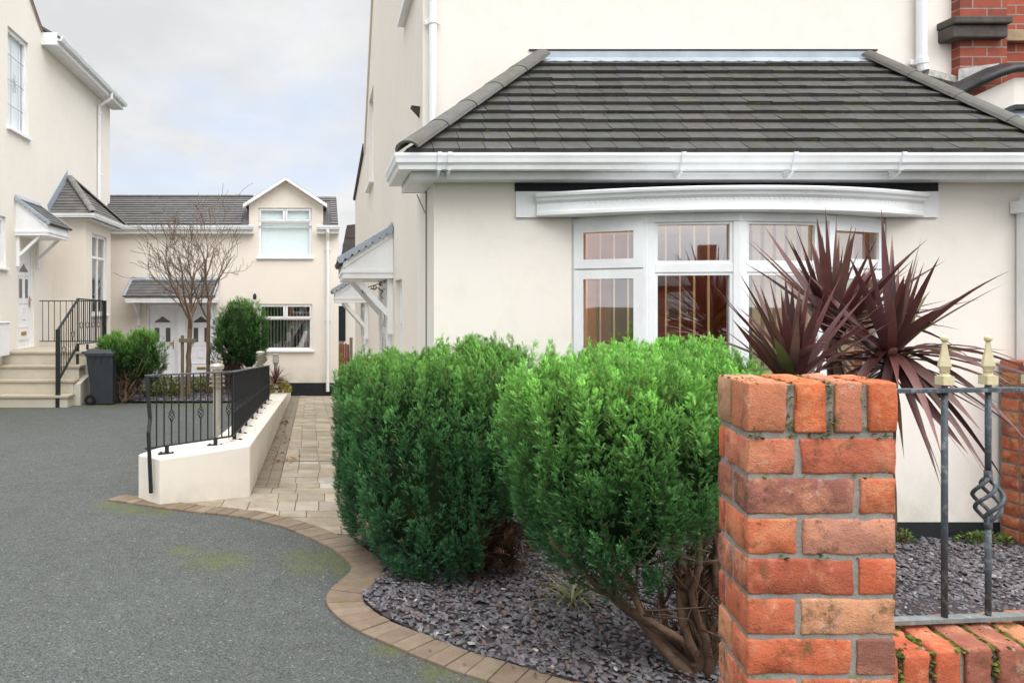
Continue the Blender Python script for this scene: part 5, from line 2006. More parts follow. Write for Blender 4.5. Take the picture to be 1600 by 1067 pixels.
# bollard lights --------------------------------------------------------------
def bollard(x, y, z0, h, r, label, square=False):
    t = thing('bollard_light', label, 'bollard light', (x, y, z0), 'path lights behind the railing')
    mb = MB()
    mb.lathe((x, y, z0), [(r * 1.3, 0), (r * 1.3, 0.02), (r, 0.03), (r, h - 0.22)], 14)
    mb.build('post', M['steel'], t, smooth=False)
    if square:
        mb = MB()
        mb.box(x - r * 1.5, x + r * 1.5, y - r * 1.5, y + r * 1.5, z0 + h - 0.219, z0 + h)
        mb.build('lamp_head', M['steel'], t, bevel=0.008)
        mb = MB()
        mb.box(x - r * 1.1, x + r * 1.1, y - r * 1.56, y - r * 1.51, z0 + h - 0.19, z0 + h - 0.06)
        mb.build('lens', M['lamp_glass'], t)
        return
    mb = MB()
    mb.lathe((x, y, z0 + h - 0.22), [(r * 1.25, 0), (r * 1.25, 0.19)], 14)
    mb.build('lens', M['lamp_glass'], t)
    for k in range(4):
        mb = MB()
        zz = h - 0.215 + k * 0.042
        mb.lathe((x, y, z0 + zz), [(r * 1.3, 0), (r * 1.95, 0.004), (r * 2.0, 0.016), (r * 1.4, 0.026)], 18)
        mb.build('louvre', M['brassy'], t)
    mb = MB()
    mb.lathe((x, y, z0 + h - 0.04), [(r * 1.85, 0), (r * 1.9, 0.03), (r * 1.5, 0.045), (r * 0.4, 0.052)], 18)
    mb.build('cap', M['steel'], t)


bollard(-1.02, 7.2, zd(7.2), 1.10, 0.038, 'tall steel bollard light with louvred head behind the near railing corner')
bollard((407 - CX) * 13.0 / F, 13.0, zd(13), 1.03, 0.043, 'louvred bollard light by the round conifer, its head above the far railing end')
bollard((431 - CX) * 17.0 / F, 17.0, zd(17) + .02, 0.78, 0.045, 'small square headed bollard light beneath the lower window of the far house', True)

# wheelie bin -----------------------------------------------------------------
WB = thing('wheelie_bin', 'dark grey wheelie bin standing beside the steps', 'wheelie bin', (-4.1, 14.0, zd(14.0)))
z0 = zd(14.0)
bx0, bx1 = (146 - CX) * 14 / F, (181 - CX) * 14 / F
mb = MB()
mb.hexa([(bx0 + 0.03, 13.82, z0 + 0.02), (bx1 - 0.01, 13.82, z0 + 0.02), (bx1 - 0.01, 14.28, z0 + 0.02), (bx0 + 0.03, 14.28, z0 + 0.02),
         (bx0 - 0.06, 13.72, z0 + 0.95), (bx1 + 0.015, 13.72, z0 + 0.95), (bx1 + 0.015, 14.32, z0 + 0.95), (bx0 - 0.06, 14.32, z0 + 0.95)])
mb.box(bx0 - 0.075, bx1 + 0.03, 13.70, 14.34, z0 + 0.925, z0 + 0.97)
for k in range(3):
    xa = bx0 + 0.08 + k * 0.13
    mb.box(xa, xa + 0.018, 13.70, 13.74, z0 + 0.80, z0 + 0.925)
mb.build('body', M['bin'], WB, bevel=0.015)
mb = MB()
mb.hexa([(bx0 - 0.10, 13.685, z0 + 0.972), (bx1 + 0.035, 13.685, z0 + 0.972), (bx1 + 0.035, 14.35, z0 + 0.972), (bx0 - 0.10, 14.35, z0 + 0.972),
         (bx0 - 0.02, 13.74, z0 + 1.06), (bx1 - 0.03, 13.74, z0 + 1.04), (bx1 - 0.03, 14.3, z0 + 1.04), (bx0 - 0.02, 14.3, z0 + 1.06)])
mb.box(bx0 - 0.17, bx0 - 0.09, 13.8, 14.25, z0 + 0.97, z0 + 1.01)
mb.build('lid', M['bin'], WB, bevel=0.012)
mb = MB()
mb.tube([(bx0 + 0.0, 13.77, z0 + 0.10), (bx0, 13.83, z0 + 0.10)], 0.1, 20)
mb.tube([(bx0 + 0.0, 14.25, z0 + 0.10), (bx0, 14.31, z0 + 0.10)], 0.1, 20)
mb.tube([(bx0 + 0.0, 13.83, z0 + 0.10), (bx0, 14.25, z0 + 0.10)], 0.015, 8)
wh = mb.build('wheels', M['rubber'], WB)
mb = MB()
mb.tube([(bx0 + 0.0, 13.765, z0 + 0.10), (bx0, 13.77, z0 + 0.10)], 0.045, 14)
mb.build('hub', M['bin'], wh)

# --------------------------------------------------------------------------
# PLANTS
# --------------------------------------------------------------------------
def spray_template():
    """flat fan-like conifer spray in the xz plane, stem along +z, unit length"""
    V, Q = [], []

    def leaf(p, d, l, w):
        b = len(V)
        nx = np.array([-d[1], d[0]])
        pts = [p - nx * w * 0.2, p + d * l * 0.45 - nx * w, p + d * l, p + d * l * 0.45 + nx * w]
        for k, q in enumerate(pts):
            V.append((q[0], (0.02 if k in (1, 3) else 0.0) * (1 if k == 1 else -1), q[1]))
        Q.append((b, b + 1, b + 2, b + 3))
    n = 5
    for i in range(n):
        t = 0.05 + 0.75 * i / (n - 1)
        l = 0.46 * (1 - 0.62 * t)
        for sg in (-1, 1):
            a = math.radians(48 - 14 * t) * sg
            d = np.array([math.sin(a), math.cos(a)])
            leaf(np.array([0.0, t + 0.03 * sg]), d, l, 0.028)
            if i in (0, 1, 3):
                a2 = math.radians(8) * sg
                leaf(np.array([0.0, t]) + d * l * 0.5, np.array([math.sin(a2), math.cos(a2)]), l * 0.55, 0.025)
    leaf(np.array([0.0, 0.0]), np.array([0.0, 1.0]), 1.05, 0.028)
    return np.array(V), np.array(Q)


SPV, SPQ = spray_template()
# lighter spray for distant shrubs
_sel = np.array([q for i, q in enumerate(SPQ) if i % 2 == 0])


def sprays(name, pos, up, nrm, size, col, mat, parent, light=False):
    """pos (n,3), up (n,3), nrm (n,3) approx face normal, size (n,), col (n,3)"""
    up = up / np.linalg.norm(up, axis=1, keepdims=True)
    side = np.cross(up, nrm)
    side /= np.linalg.norm(side, axis=1, keepdims=True) + 1e-9
    nn = np.cross(side, up)
    TV, TQ = SPV, SPQ
    if light:
        used = np.unique(_sel)
        remap = {u: i for i, u in enumerate(used)}
        TV = SPV[used]
        TQ = np.vectorize(remap.get)(_sel)
    m = len(TV)
    n = len(pos)
    curl = RNG.normal(0, 0.12, n)
    z = TV[:, 2][None, :]
    V = (pos[:, None, :] + size[:, None, None] * (TV[:, 0][None, :, None] * side[:, None, :] + (TV[:, 1][None, :] + curl[:, None] * z ** 2)[:, :, None] * nn[:, None, :] + z[..., None] * up[:, None, :]))
    grad = (0.55 + 0.85 * TV[:, 2])[None, :, None]  # shade inside each spray put into the colour, dark base to bright tip
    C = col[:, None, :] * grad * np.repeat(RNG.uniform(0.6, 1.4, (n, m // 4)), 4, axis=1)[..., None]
    Q = (TQ[None, :, :] + (np.arange(n) * m)[:, None, None]).reshape(-1, 4)
    return fast_mesh(name, V.reshape(-1, 3), Q, C.reshape(-1, 3), mat, parent)


def conifer(root, lobes, n_plume, n_spray, size, lim=(0.16, 0.34, 0.075), mid=(0.05, 0.15, 0.045), low=(0.028, 0.085, 0.045), light=False, seed=1, zsplit=(0.45, 0.85), plume=(0.16, 0.34), prad=0.05, skip=None, lean=(0, 0), core=True, profile=None):
    """lobes: (cx, cy, rx, ry, z0, z1) upright egg shapes filled with rising plumes"""
    rng = np.random.default_rng(seed)
    prof = profile or [(0.0, 0.30), (0.12, 0.62), (0.3, 0.88), (0.55, 1.0), (0.8, 0.97), (0.93, 0.80), (1.0, 0.35)]
    pt, pr = np.array([p[0] for p in prof]), np.array([p[1] for p in prof])
    zmin, zmax = min(l[4] for l in lobes), max(l[5] for l in lobes)
    POS, UP, NRM, SIZE, COLR = [], [], [], [], []

    def inside(p, exc):
        for j, l in enumerate(lobes):
            if j == exc:
                continue
            t = (p[2] - l[4]) / (l[5] - l[4])
            if 0 < t < 1:
                r = np.interp(t, pt, pr)
                if ((p[0] - l[0]) / (l[2] * r)) ** 2 + ((p[1] - l[1]) / (l[3] * r)) ** 2 < 0.58:
                    return True
        return False
    tot = sum(l[2] + l[3] for l in lobes)
    for j, l in enumerate(lobes):
        cx, cy, rx, ry, z0, z1 = l
        k = int(n_plume * (rx + ry) / tot)
        for i in range(k):
            if rng.random() < 0.24:      # top cap
                rr = math.sqrt(rng.random()) * 0.9
                a = rng.uniform(0, 2 * math.pi)
                t = 0.90 + 0.1 * (1 - rr ** 2) - 0.05
                rad = rr * 0.85
            else:
                t = rng.uniform(0.0, 0.97)
                a = rng.uniform(0, 2 * math.pi)
                rad = np.interp(t, pt, pr)
            zz = z0 + (z1 - z0) * t
            lump = 1 + 0.14 * mnoise.noise(Vector((math.cos(a) * 4.2 + j * 7, math.sin(a) * 4.2, zz * 0.7 + seed))) + 0.06 * mnoise.noise(Vector((math.cos(a) * 9 + j * 7, math.sin(a) * 9, zz * 3 + seed))) + rng.normal(0, 0.02)
            depth = 1 - abs(rng.normal(0, 0.055)) - (0.12 if rng.random() < 0.2 else 0)
            x = cx + math.cos(a) * rx * rad * lump * depth + lean[0] * (t - 0.5)
            y = cy + math.sin(a) * ry * rad * lump * depth + lean[1] * (t - 0.5)
            if inside((x, y, zz), j):
                continue
            if skip and skip(x, y, zz, t):
                continue
            L = rng.uniform(*plume) * (0.8 if t < 0.4 else 1.0)
            out = np.array([math.cos(a) * ry, math.sin(a) * rx, 0])
            out /= np.linalg.norm(out)
            slope = (np.interp(min(1, t + 0.03), pt, pr) - np.interp(max(0, t - 0.03), pt, pr)) / 0.06 * (rx / (z1 - z0))
            ax = np.array([0, 0, 1.0]) + out * np.clip(slope, -0.6, 0.9) * 0.7 + out * 0.16 + rng.normal(0, 0.09, 3)
            ax /= np.linalg.norm(ax)
            base = np.array([x, y, zz - L * 0.5])
            ns = n_spray
            sft = rng.uniform(0, 1, ns) ** 0.85
            ang = rng.uniform(0, 2 * math.pi, ns)
            e1 = np.cross(ax, [0, 1, 0.01])
            e1 /= np.linalg.norm(e1)
            e2 = np.cross(ax, e1)
            radial = np.cos(ang)[:, None] * e1 + np.sin(ang)[:, None] * e2
            # favour the outer side
            radial = radial + out * 0.55
            radial /= np.linalg.norm(radial, axis=1, keepdims=True)
            pr_ = prad * (1.05 - sft) ** 0.7
            pos = base + ax * (sft * L)[:, None] + radial * (pr_ * rng.uniform(0.35, 1, ns))[:, None]
            up = ax * (0.9 + 0.1 * (t > 0.86)) + radial * (1.05 * (1 - sft * 0.65))[:, None] * (0.55 if t > 0.86 else 1.0) + rng.normal(0, 0.30, (ns, 3))
            nr = radial + rng.normal(0, 0.45, (ns, 3))
            sz = size * rng.uniform(0.65, 1.2, ns) * (1.1 - 0.35 * sft)
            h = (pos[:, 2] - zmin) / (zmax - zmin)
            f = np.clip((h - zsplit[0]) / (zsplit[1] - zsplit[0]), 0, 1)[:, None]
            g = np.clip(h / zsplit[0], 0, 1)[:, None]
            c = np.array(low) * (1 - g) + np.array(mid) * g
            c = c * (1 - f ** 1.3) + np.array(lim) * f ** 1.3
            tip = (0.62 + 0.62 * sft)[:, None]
            tone = (1 + 0.20 * rng.normal()) * (0.80 if depth < 0.9 else 1.0)  # plumes set back are darkened in colour, as if shaded
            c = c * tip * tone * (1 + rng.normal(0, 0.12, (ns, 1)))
            brown = rng.random(ns) < (0.015 + 0.25 * max(0.0, mnoise.noise(Vector((x * 6, y * 6, zz * 4))) - 0.35))
            c[brown] = np.array([0.16, 0.075, 0.03])
            POS.append(pos); UP.append(up); NRM.append(nr); SIZE.append(sz); COLR.append(np.clip(c, 0.004, 1))
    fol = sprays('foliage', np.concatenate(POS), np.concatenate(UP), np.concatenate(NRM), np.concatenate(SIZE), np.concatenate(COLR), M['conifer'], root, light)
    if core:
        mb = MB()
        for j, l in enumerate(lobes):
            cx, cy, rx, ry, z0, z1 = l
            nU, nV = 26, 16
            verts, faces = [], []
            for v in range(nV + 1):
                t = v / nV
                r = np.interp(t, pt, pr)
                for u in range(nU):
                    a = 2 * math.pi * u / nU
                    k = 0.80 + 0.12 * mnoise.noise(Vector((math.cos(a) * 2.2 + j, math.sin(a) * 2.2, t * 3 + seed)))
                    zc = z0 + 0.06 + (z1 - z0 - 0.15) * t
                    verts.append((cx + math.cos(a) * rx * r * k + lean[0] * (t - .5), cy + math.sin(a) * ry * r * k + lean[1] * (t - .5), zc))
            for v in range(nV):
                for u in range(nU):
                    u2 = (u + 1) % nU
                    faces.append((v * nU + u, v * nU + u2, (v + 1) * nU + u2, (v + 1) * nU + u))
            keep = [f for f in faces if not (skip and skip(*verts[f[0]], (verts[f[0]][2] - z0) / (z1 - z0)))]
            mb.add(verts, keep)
        mb.build('dark_core', M['inner'], root)  # opaque dark core, coloured like the shaded inside of the shrub
    return fol


def limb(mb, a, b, r0, r1, rng, wob=0.04, n=8, col=(0.2, 0.13, 0.09), sides=7):
    a, b = Vector(a), Vector(b)
    L = (b - a).length
    pts, rs = [], []
    o = Vector((rng.uniform(0, 50), rng.uniform(0, 50), 0))
    for k in range(n + 1):
        t = k / n
        p = a.lerp(b, t)
        w = wob * L * math.sin(math.pi * min(1, t * 1.1))
        p += Vector((mnoise.noise(p * 4 + o), mnoise.noise(p * 4 + o + Vector((9, 3, 1))), mnoise.noise(p * 4 + o + Vector((1, 7, 5))) * .5)) * w * 2
        pts.append(p)
        rs.append((r0 + (r1 - r0) * t) * (1 + 0.15 * mnoise.noise(p * 30)))
    mb.tube(pts, rs, sides, jit(col, 0.2))
    return pts


def stems(root, base, targets, r0, rng, col, twigs=6, name='stem'):
    mb = MB()
    for tg in targets:
        p = limb(mb, Vector(base) + Vector((rng.uniform(-.05, .05), rng.uniform(-.05, .05), -0.03)), tg, r0 * rng.uniform(0.6, 1.1), r0 * 0.3, rng, 0.06, 9, col)
        for _ in range(twigs):
            q = p[rng.randrange(3, len(p))]
            d = Vector((rng.gauss(0, 1), rng.gauss(0, 1), rng.uniform(0.2, 1.4))).normalized()
            limb(mb, q, q + d * rng.uniform(0.12, 0.35), r0 * 0.2, r0 * 0.06, rng, 0.08, 4, col, 4)
    return mb.build(name, M['bark'], root, smooth=True)


rng = random.Random(5)
# front conifer beside the brick pillar
C1 = thing('conifer_shrub', 'bright green clipped conifer with bare forked stems beside the front brick pillar', 'conifer', (1.58, 3.15, zbed(1.58, 3.15)), 'clipped conifers in the slate bed')
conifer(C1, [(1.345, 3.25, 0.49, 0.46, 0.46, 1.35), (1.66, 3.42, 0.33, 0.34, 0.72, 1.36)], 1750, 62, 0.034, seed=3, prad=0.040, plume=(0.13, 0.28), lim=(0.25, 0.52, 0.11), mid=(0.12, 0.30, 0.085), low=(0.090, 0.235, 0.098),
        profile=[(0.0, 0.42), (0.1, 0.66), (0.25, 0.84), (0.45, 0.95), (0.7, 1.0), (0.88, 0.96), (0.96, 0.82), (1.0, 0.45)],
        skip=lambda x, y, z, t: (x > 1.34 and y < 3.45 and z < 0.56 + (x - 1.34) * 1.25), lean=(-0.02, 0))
tg = [(0.95, 3.05, 0.62), (1.05, 3.3, 0.7), (1.15, 2.95, 0.55), (1.3, 3.4, 0.75), (1.4, 3.0, 0.7), (1.55, 3.45, 0.8), (1.62, 3.05, 0.75), (1.75, 3.2, 0.8), (1.85, 3.1, 0.72), (1.8, 3.4, 0.8), (1.7, 2.98, 0.9), (1.2, 3.2, 0.6), (1.5, 2.98, 0.85), (1.42, 3.1, 0.8), (1.6, 3.2, 0.95), (1.66, 3.1, 0.9)]
stems(C1, (1.60, 3.1, 0.06), tg, 0.028, rng, (0.19, 0.125, 0.085), 10)
# dead inner twigs that show under the crown
def dead_sprays(root, boxes, n, size, seed, cols=((0.13, 0.075, 0.045), (0.09, 0.055, 0.035), (0.17, 0.11, 0.07))):
    r = np.random.default_rng(seed)
    pos = []
    for (x0, x1, y0, y1, z0, z1) in boxes:
        pos.append(np.stack([r.uniform(x0, x1, n), r.uniform(y0, y1, n), r.uniform(z0, z1, n)], 1))
    pos = np.concatenate(pos)
    k = len(pos)
    up = r.normal(0, 0.55, (k, 3)) + np.array([0, 0, 0.9])
    nr = r.normal(0, 1, (k, 3))
    c = np.array(cols)[r.integers(0, len(cols), k)] * r.uniform(0.6, 1.3, (k, 1))
    sprays('dead_twigs', pos, up, nr, size * r.uniform(0.6, 1.3, k), c, M['conifer'], root, True)


dead_sprays(C1, [(1.35, 1.85, 3.0, 3.5, 0.40, 0.9), (1.5, 1.75, 3.0, 3.3, 0.1, 0.45)], 260, 0.08, 2)

# conifer behind it, by the path
C2 = thing('conifer_shrub', 'deep green bushy conifer overhanging the path, left of the pair in the slate bed', 'conifer', (0.95, 4.4, zbed(0.95, 4.4)), 'clipped conifers in the slate bed')
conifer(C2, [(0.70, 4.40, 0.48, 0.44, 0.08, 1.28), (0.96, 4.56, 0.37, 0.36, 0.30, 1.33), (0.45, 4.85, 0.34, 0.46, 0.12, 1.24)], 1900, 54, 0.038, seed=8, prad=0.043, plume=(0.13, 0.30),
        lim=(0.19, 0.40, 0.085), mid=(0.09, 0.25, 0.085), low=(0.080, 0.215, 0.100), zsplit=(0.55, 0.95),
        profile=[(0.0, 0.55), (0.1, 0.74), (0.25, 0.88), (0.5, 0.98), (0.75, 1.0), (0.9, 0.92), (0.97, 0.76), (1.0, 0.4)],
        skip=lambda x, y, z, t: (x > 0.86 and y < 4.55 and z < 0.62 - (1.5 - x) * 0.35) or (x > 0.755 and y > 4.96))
tg = [(0.7, 4.2, 0.7), (0.85, 4.15, 0.6), (1.0, 4.2, 0.75), (1.15, 4.3, 0.8), (1.25, 4.4, 0.75), (0.9, 4.5, 0.9), (1.1, 4.5, 0.7), (0.6, 4.6, 0.7), (1.2, 4.25, 0.65)]
stems(C2, (0.90, 4.28, 0.0), tg, 0.026, rng, (0.13, 0.085, 0.06), 9)
dead_sprays(C2, [(0.88, 1.3, 4.2, 4.6, 0.1, 0.62), (0.8, 1.1, 4.15, 4.4, 0.05, 0.3)], 420, 0.11, 4, ((0.10, 0.05, 0.03), (0.07, 0.04, 0.025), (0.13, 0.08, 0.05)))

# far shrubs
C3 = thing('conifer_shrub', 'low conifer with bare brown stems showing, next to the wheelie bin', 'conifer', (-3.82, 14.3, zd(14.6)), 'conifers in the far bed')
zz0 = zd(14.6)
conifer(C3, [(-3.98, 14.2, 0.27, 0.34, zz0 + 0.70, zz0 + 1.22), (-3.50, 14.4, 0.36, 0.36, zz0 + 0.40, zz0 + 1.30)], 330, 16, 0.11, lim=(0.14, 0.32, 0.055), mid=(0.06, 0.16, 0.035), low=(0.03, 0.09, 0.03), seed=12, prad=0.09, plume=(0.2, 0.42), light=True, zsplit=(0.35, 0.9), core=True)
tg = [(-4.15 + 0.12 * k, 14.1 + 0.04 * (k % 3), zz0 + 0.75 + 0.05 * (k % 4)) for k in range(9)]
stems(C3, (-3.82, 14.25, zz0), tg, 0.024, rng, (0.26, 0.17, 0.11), 6)
dead_sprays(C3, [(-4.2, -3.5, 14.15, 14.5, zz0 + 0.12, zz0 + 0.85)], 1100, 0.14, 7, ((0.11, 0.06, 0.04), (0.15, 0.09, 0.06)))
C4 = thing('conifer_shrub', 'dark rounded conifer on leaning stems behind the railing, left of lower window', 'conifer', (-1.95, 15.5, zd(15.5)), 'conifers in the far bed')
zz0 = zd(15.5)
X4 = (376 - CX) * 15.5 / F
conifer(C4, [(X4, 15.5, 0.50, 0.5, zz0 + 0.70, zz0 + 1.92), (X4 - .18, 15.5, 0.26, 0.3, zz0 + 0.95, zz0 + 1.75), (X4 + .18, 15.45, 0.3, 0.32, zz0 + 0.55, zz0 + 1.6)], 420, 17, 0.11, lim=(0.11, 0.25, 0.05), mid=(0.055, 0.15, 0.035), low=(0.028, 0.08, 0.028), seed=15, prad=0.09, plume=(0.2, 0.45), light=True, zsplit=(0.35, 0.95))
tg = [(X4 - .38, 15.4, zz0 + 1.1), (X4 - .25, 15.4, zz0 + 1.2), (X4 - .12, 15.35, zz0 + 1.0), (X4 - .02, 15.4, zz0 + 1.1), (X4 + .1, 15.5, zz0 + 1.1), (X4 - .3, 15.5, zz0 + 0.9), (X4 + .02, 15.35, zz0 + 0.8)]
stems(C4, (X4 - 0.2, 15.45, zz0), tg, 0.05, rng, (0.16, 0.10, 0.075), 5)
dead_sprays(C4, [(X4 - .35, X4 + .05, 15.3, 15.6, zz0 + 0.1, zz0 + 0.85)], 420, 0.16, 9, ((0.10, 0.06, 0.045), (0.13, 0.08, 0.06)))
# young conifer between the tree and the round conifer
C5 = thing('conifer_shrub', 'small sparse conifer sprig between the tree trunks and the round conifer', 'conifer', ((343 - CX) * 15.2 / F, 15.2, zd(15.2)), 'conifers in the far bed')
zz0 = zd(15.2)
X5 = (341 - CX) * 15.2 / F
conifer(C5, [(X5, 15.2, 0.13, 0.13, zz0 + 0.55, zz0 + 1.1)], 40, 10, 0.10, lim=(0.07, 0.16, 0.04), mid=(0.05, 0.12, 0.03), low=(0.03, 0.08, 0.03), seed=19, prad=0.06, plume=(0.12, 0.25), light=True, core=False)
stems(C5, (X5, 15.2, zz0), [(X5 + .02, 15.2, zz0 + 0.8)], 0.015, rng, (0.2, 0.14, 0.1), 4)


# leafy low plants -------------------------------------------------------------
def leafy(name, label, cat, c, rx, ry, h, n, size, cols, seed, group=None, kind=None):
    r = np.random.default_rng(seed)
    t = thing(name, label, cat, c, group)
    a = r.uniform(0, 2 * math.pi, n)
    q = np.sqrt(r.random(n))
    z = r.random(n) ** 0.8 * h * (1 - 0.75 * q ** 2)
    pos = np.stack([c[0] + np.cos(a) * q * rx, c[1] + np.sin(a) * q * ry, c[2] + z], 1)
    V, Q, C = [], [], []
    for i in range(n):
        d = Vector((math.cos(a[i]) * q[i] + r.normal(0, .4), math.sin(a[i]) * q[i] + r.normal(0, .4), r.uniform(0.1, 1.0))).normalized()
        sd = d.cross(Vector(r.normal(0, 1, 3))).normalized()
        L = size * r.uniform(0.6, 1.4)
        p = Vector(pos[i])
        b = len(V)
        V += [p, p + d * L * .5 + sd * L * .26, p + d * L, p + d * L * .5 - sd * L * .26]
        Q.append((b, b + 1, b + 2, b + 3))
        cc = np.array(cols[r.integers(0, len(cols))]) * r.uniform(0.6, 1.35)
        C += [tuple(cc)] * 4
    fast_mesh('leaves', np.array([tuple(v) for v in V]), np.array(Q), np.array(C), M['blade'], t)
    mb = MB()
    rr = random.Random(seed)
    for _ in range(10):
        a_ = rr.uniform(0, 6.28)
        limb(mb, (c[0], c[1], c[2] - 0.02), (c[0] + math.cos(a_) * rx * .7, c[1] + math.sin(a_) * ry * .7, c[2] + h * .7), 0.01, 0.004, rr, 0.05, 4, (0.16, 0.11, 0.07), 4)
    mb.build('stem', M['bark'], t)


yel = [(0.30, 0.30, 0.05), (0.20, 0.24, 0.05), (0.36, 0.33, 0.08), (0.12, 0.16, 0.04)]
grn = [(0.10, 0.17, 0.03), (0.16, 0.22, 0.04), (0.24, 0.26, 0.06)]
leafy('low_shrub', 'yellow green low shrub between the leftmost far conifer and the tree stake', 'shrub', ((255 - CX) * 15.3 / F, 15.3, zd(15.3)), 0.42, 0.35, 0.42, 900, 0.075, yel + grn, 31, 'low shrubs in the far bed')
leafy('low_shrub', 'yellow green low shrub between the tree trunks and the near bollard light', 'shrub', ((316 - CX) * 15.9 / F, 15.9, zd(15.9)), 0.42, 0.3, 0.40, 700, 0.075, yel + grn, 32, 'low shrubs in the far bed')
leafy('low_shrub', 'golden leaved low shrub at the far end of the ramp wall', 'shrub', ((437 - CX) * 17.2 / F, 17.2, zd(17.2) - 0.12), 0.24, 0.3, 0.36, 500, 0.075, [(0.42, 0.36, 0.07), (0.30, 0.30, 0.06), (0.36, 0.30, 0.10)], 33, 'low shrubs in the far bed')
leafy('weed', 'bright green weed clump at the foot of the house wall beside the rear brick pillar', 'weed', ((1535 - CX) * 4.9 / F, 4.9, 0.02), 0.20, 0.06, 0.07, 240, 0.03, [(0.16, 0.26, 0.05), (0.10, 0.18, 0.04), (0.22, 0.30, 0.08)], 34, 'weeds along the house wall')
leafy('weed', 'small green weed by the black plinth just right of the front pillar', 'weed', ((1410 - CX) * 4.9 / F, 4.9, 0.02), 0.05, 0.05, 0.10, 70, 0.03, [(0.16, 0.26, 0.05), (0.10, 0.18, 0.04)], 35, 'weeds along the house wall')
leafy('weed', 'green weed in the slate just inside the front brick edging near the left conifer', 'weed', (0.56, 4.22, zbed(.56, 4.22)), 0.06, 0.06, 0.05, 60, 0.025, [(0.2, 0.24, 0.06), (0.14, 0.17, 0.05)], 36, 'weeds along the house wall')


# strap-leaved plants ------------------------------------------------------------
def strap_head(root, c, n, L, W, seed, cols, elev=(-0.5, 1.5), droop=0.25, name='leaves', az=None, trunk=None):
    r = random.Random(seed)
    V, Q, C = [], [], []
    for i in range(n):
        e = r.uniform(0, 1)
        el = elev[0] + (elev[1] - elev[0]) * e ** 0.8
        a = r.uniform(0, 2 * math.pi) if az is None else r.gauss(az[0], az[1])
        l = L * r.uniform(0.72, 1.08) * (1.0 if el > 0 else 0.85)
        w = W * r.uniform(0.75, 1.2)
        col = r.choice(cols)
        g = r.uniform(0.65, 1.3)
        col = tuple(x * g for x in col)
        d = Vector((math.cos(a) * math.cos(el), math.sin(a) * math.cos(el), math.sin(el)))
        side = d.cross(Vector((0, 0, 1)))
        if side.length < 0.05:
            side = Vector((1, 0, 0))
        side.normalize()
        side = (side + Vector((r.gauss(0, .25), r.gauss(0, .25), r.gauss(0, .25)))).normalized()
        nrm = side.cross(d).normalized()
        p = Vector(c) + d * 0.02 + Vector((0, 0, r.uniform(-0.06, 0.06)))
        seg = 9
        b = len(V)
        dr = droop * r.choice([0.2, 0.6, 1.0, 1.5, 2.4]) * math.cos(el)
        tw = r.gauss(0, 0.25)
        for k in range(seg + 1):
            t = k / seg
            ww = w * (0.55 + 1.2 * t * (1 - t) * 1.6) * (1 - t ** 2.2) + 0.0008
            q = p + d * (l * t) - Vector((0, 0, 1)) * (dr * l * t * t)
            sd = (side * math.cos(tw * t) + nrm * math.sin(tw * t))
            V += [q - sd * ww / 2, q - nrm * ww * 0.16, q + sd * ww / 2]
            sh = 0.8 + 0.4 * t
            if t > 0.93:
                cc = (0.20, 0.14, 0.08)
            else:
                cc = tuple(x * sh for x in col)
            C += [cc] * 3
        for k in range(seg):
            i0 = b + k * 3
            Q += [(i0, i0 + 1, i0 + 4, i0 + 3), (i0 + 1, i0 + 2, i0 + 5, i0 + 4)]
    fast_mesh(name, np.array([tuple(v) for v in V]), np.array(Q), np.array(C), M['blade'], root, smooth=False)


maroon = [(0.125, 0.042, 0.040), (0.15, 0.054, 0.050), (0.18, 0.078, 0.070), (0.09, 0.034, 0.034), (0.22, 0.115, 0.095), (0.14, 0.058, 0.053)]
def cordyline(label, c, base, n, L, W, seed, elev=(-0.9, 1.45)):
    t = thing('cordyline', label, 'cordyline', base, 'purple cordylines behind the brick pillar')
    strap_head(t, c, n, L, W, seed, maroon, elev)
    strap_head(t, (c[0], c[1], c[2] - 0.03), max(2, n // 26), L * 0.95, W * 1.1, seed + 50, [(0.17, 0.19, 0.05), (0.20, 0.17, 0.05)], (0.2, 1.0), name='green_leaves')
    strap_head(t, (c[0], c[1], c[2] - 0.06), 10, L * 0.8, W * 0.7, seed + 90, [(0.30, 0.20, 0.12), (0.22, 0.13, 0.08), (0.16, 0.07, 0.06)], (-1.25, -0.5), 0.4, name='dry_leaves')
    mb = MB()
    rr = random.Random(seed)
    limb(mb, base, (c[0], c[1], c[2] + 0.02), 0.03, 0.026, rr, 0.012, 10, (0.16, 0.11, 0.085), 9)
    mb.build('trunk', M['bark'], t, smooth=True)


c = P(1393, 556, 3.55)
cordyline('largest purple cordyline with a wide spiky head above the right half of the pillar', c, (c.x - .02, c.y, 0.02), 80, 0.635, 0.047, 3)
c = P(1300, 520, 3.85)
cordyline('tall purple cordyline head in the middle, against the bow window panes', c, (c.x, c.y, 0.02), 66, 0.62, 0.047, 8, (0.35, 1.5))
c = P(1238, 596, 3.35)
cordyline('low purple cordyline clump nearest the green conifer, rising left of the pillar top', c, (c.x, c.y, 0.02), 50, 0.53, 0.044, 14, (0.45, 1.5))
t = thing('cordyline', 'small reddish spiky plant at the far end of the ramp railing', 'cordyline', ((431 - CX) * 16.5 / F, 16.5, zd(16.5)))
strap_head(t, ((431 - CX) * 16.5 / F, 16.5, zd(16.5) + 0.18), 60, 0.45, 0.03, 21, [(0.20, 0.06, 0.05), (0.13, 0.05, 0.045), (0.26, 0.12, 0.09)], (-0.1, 1.4))
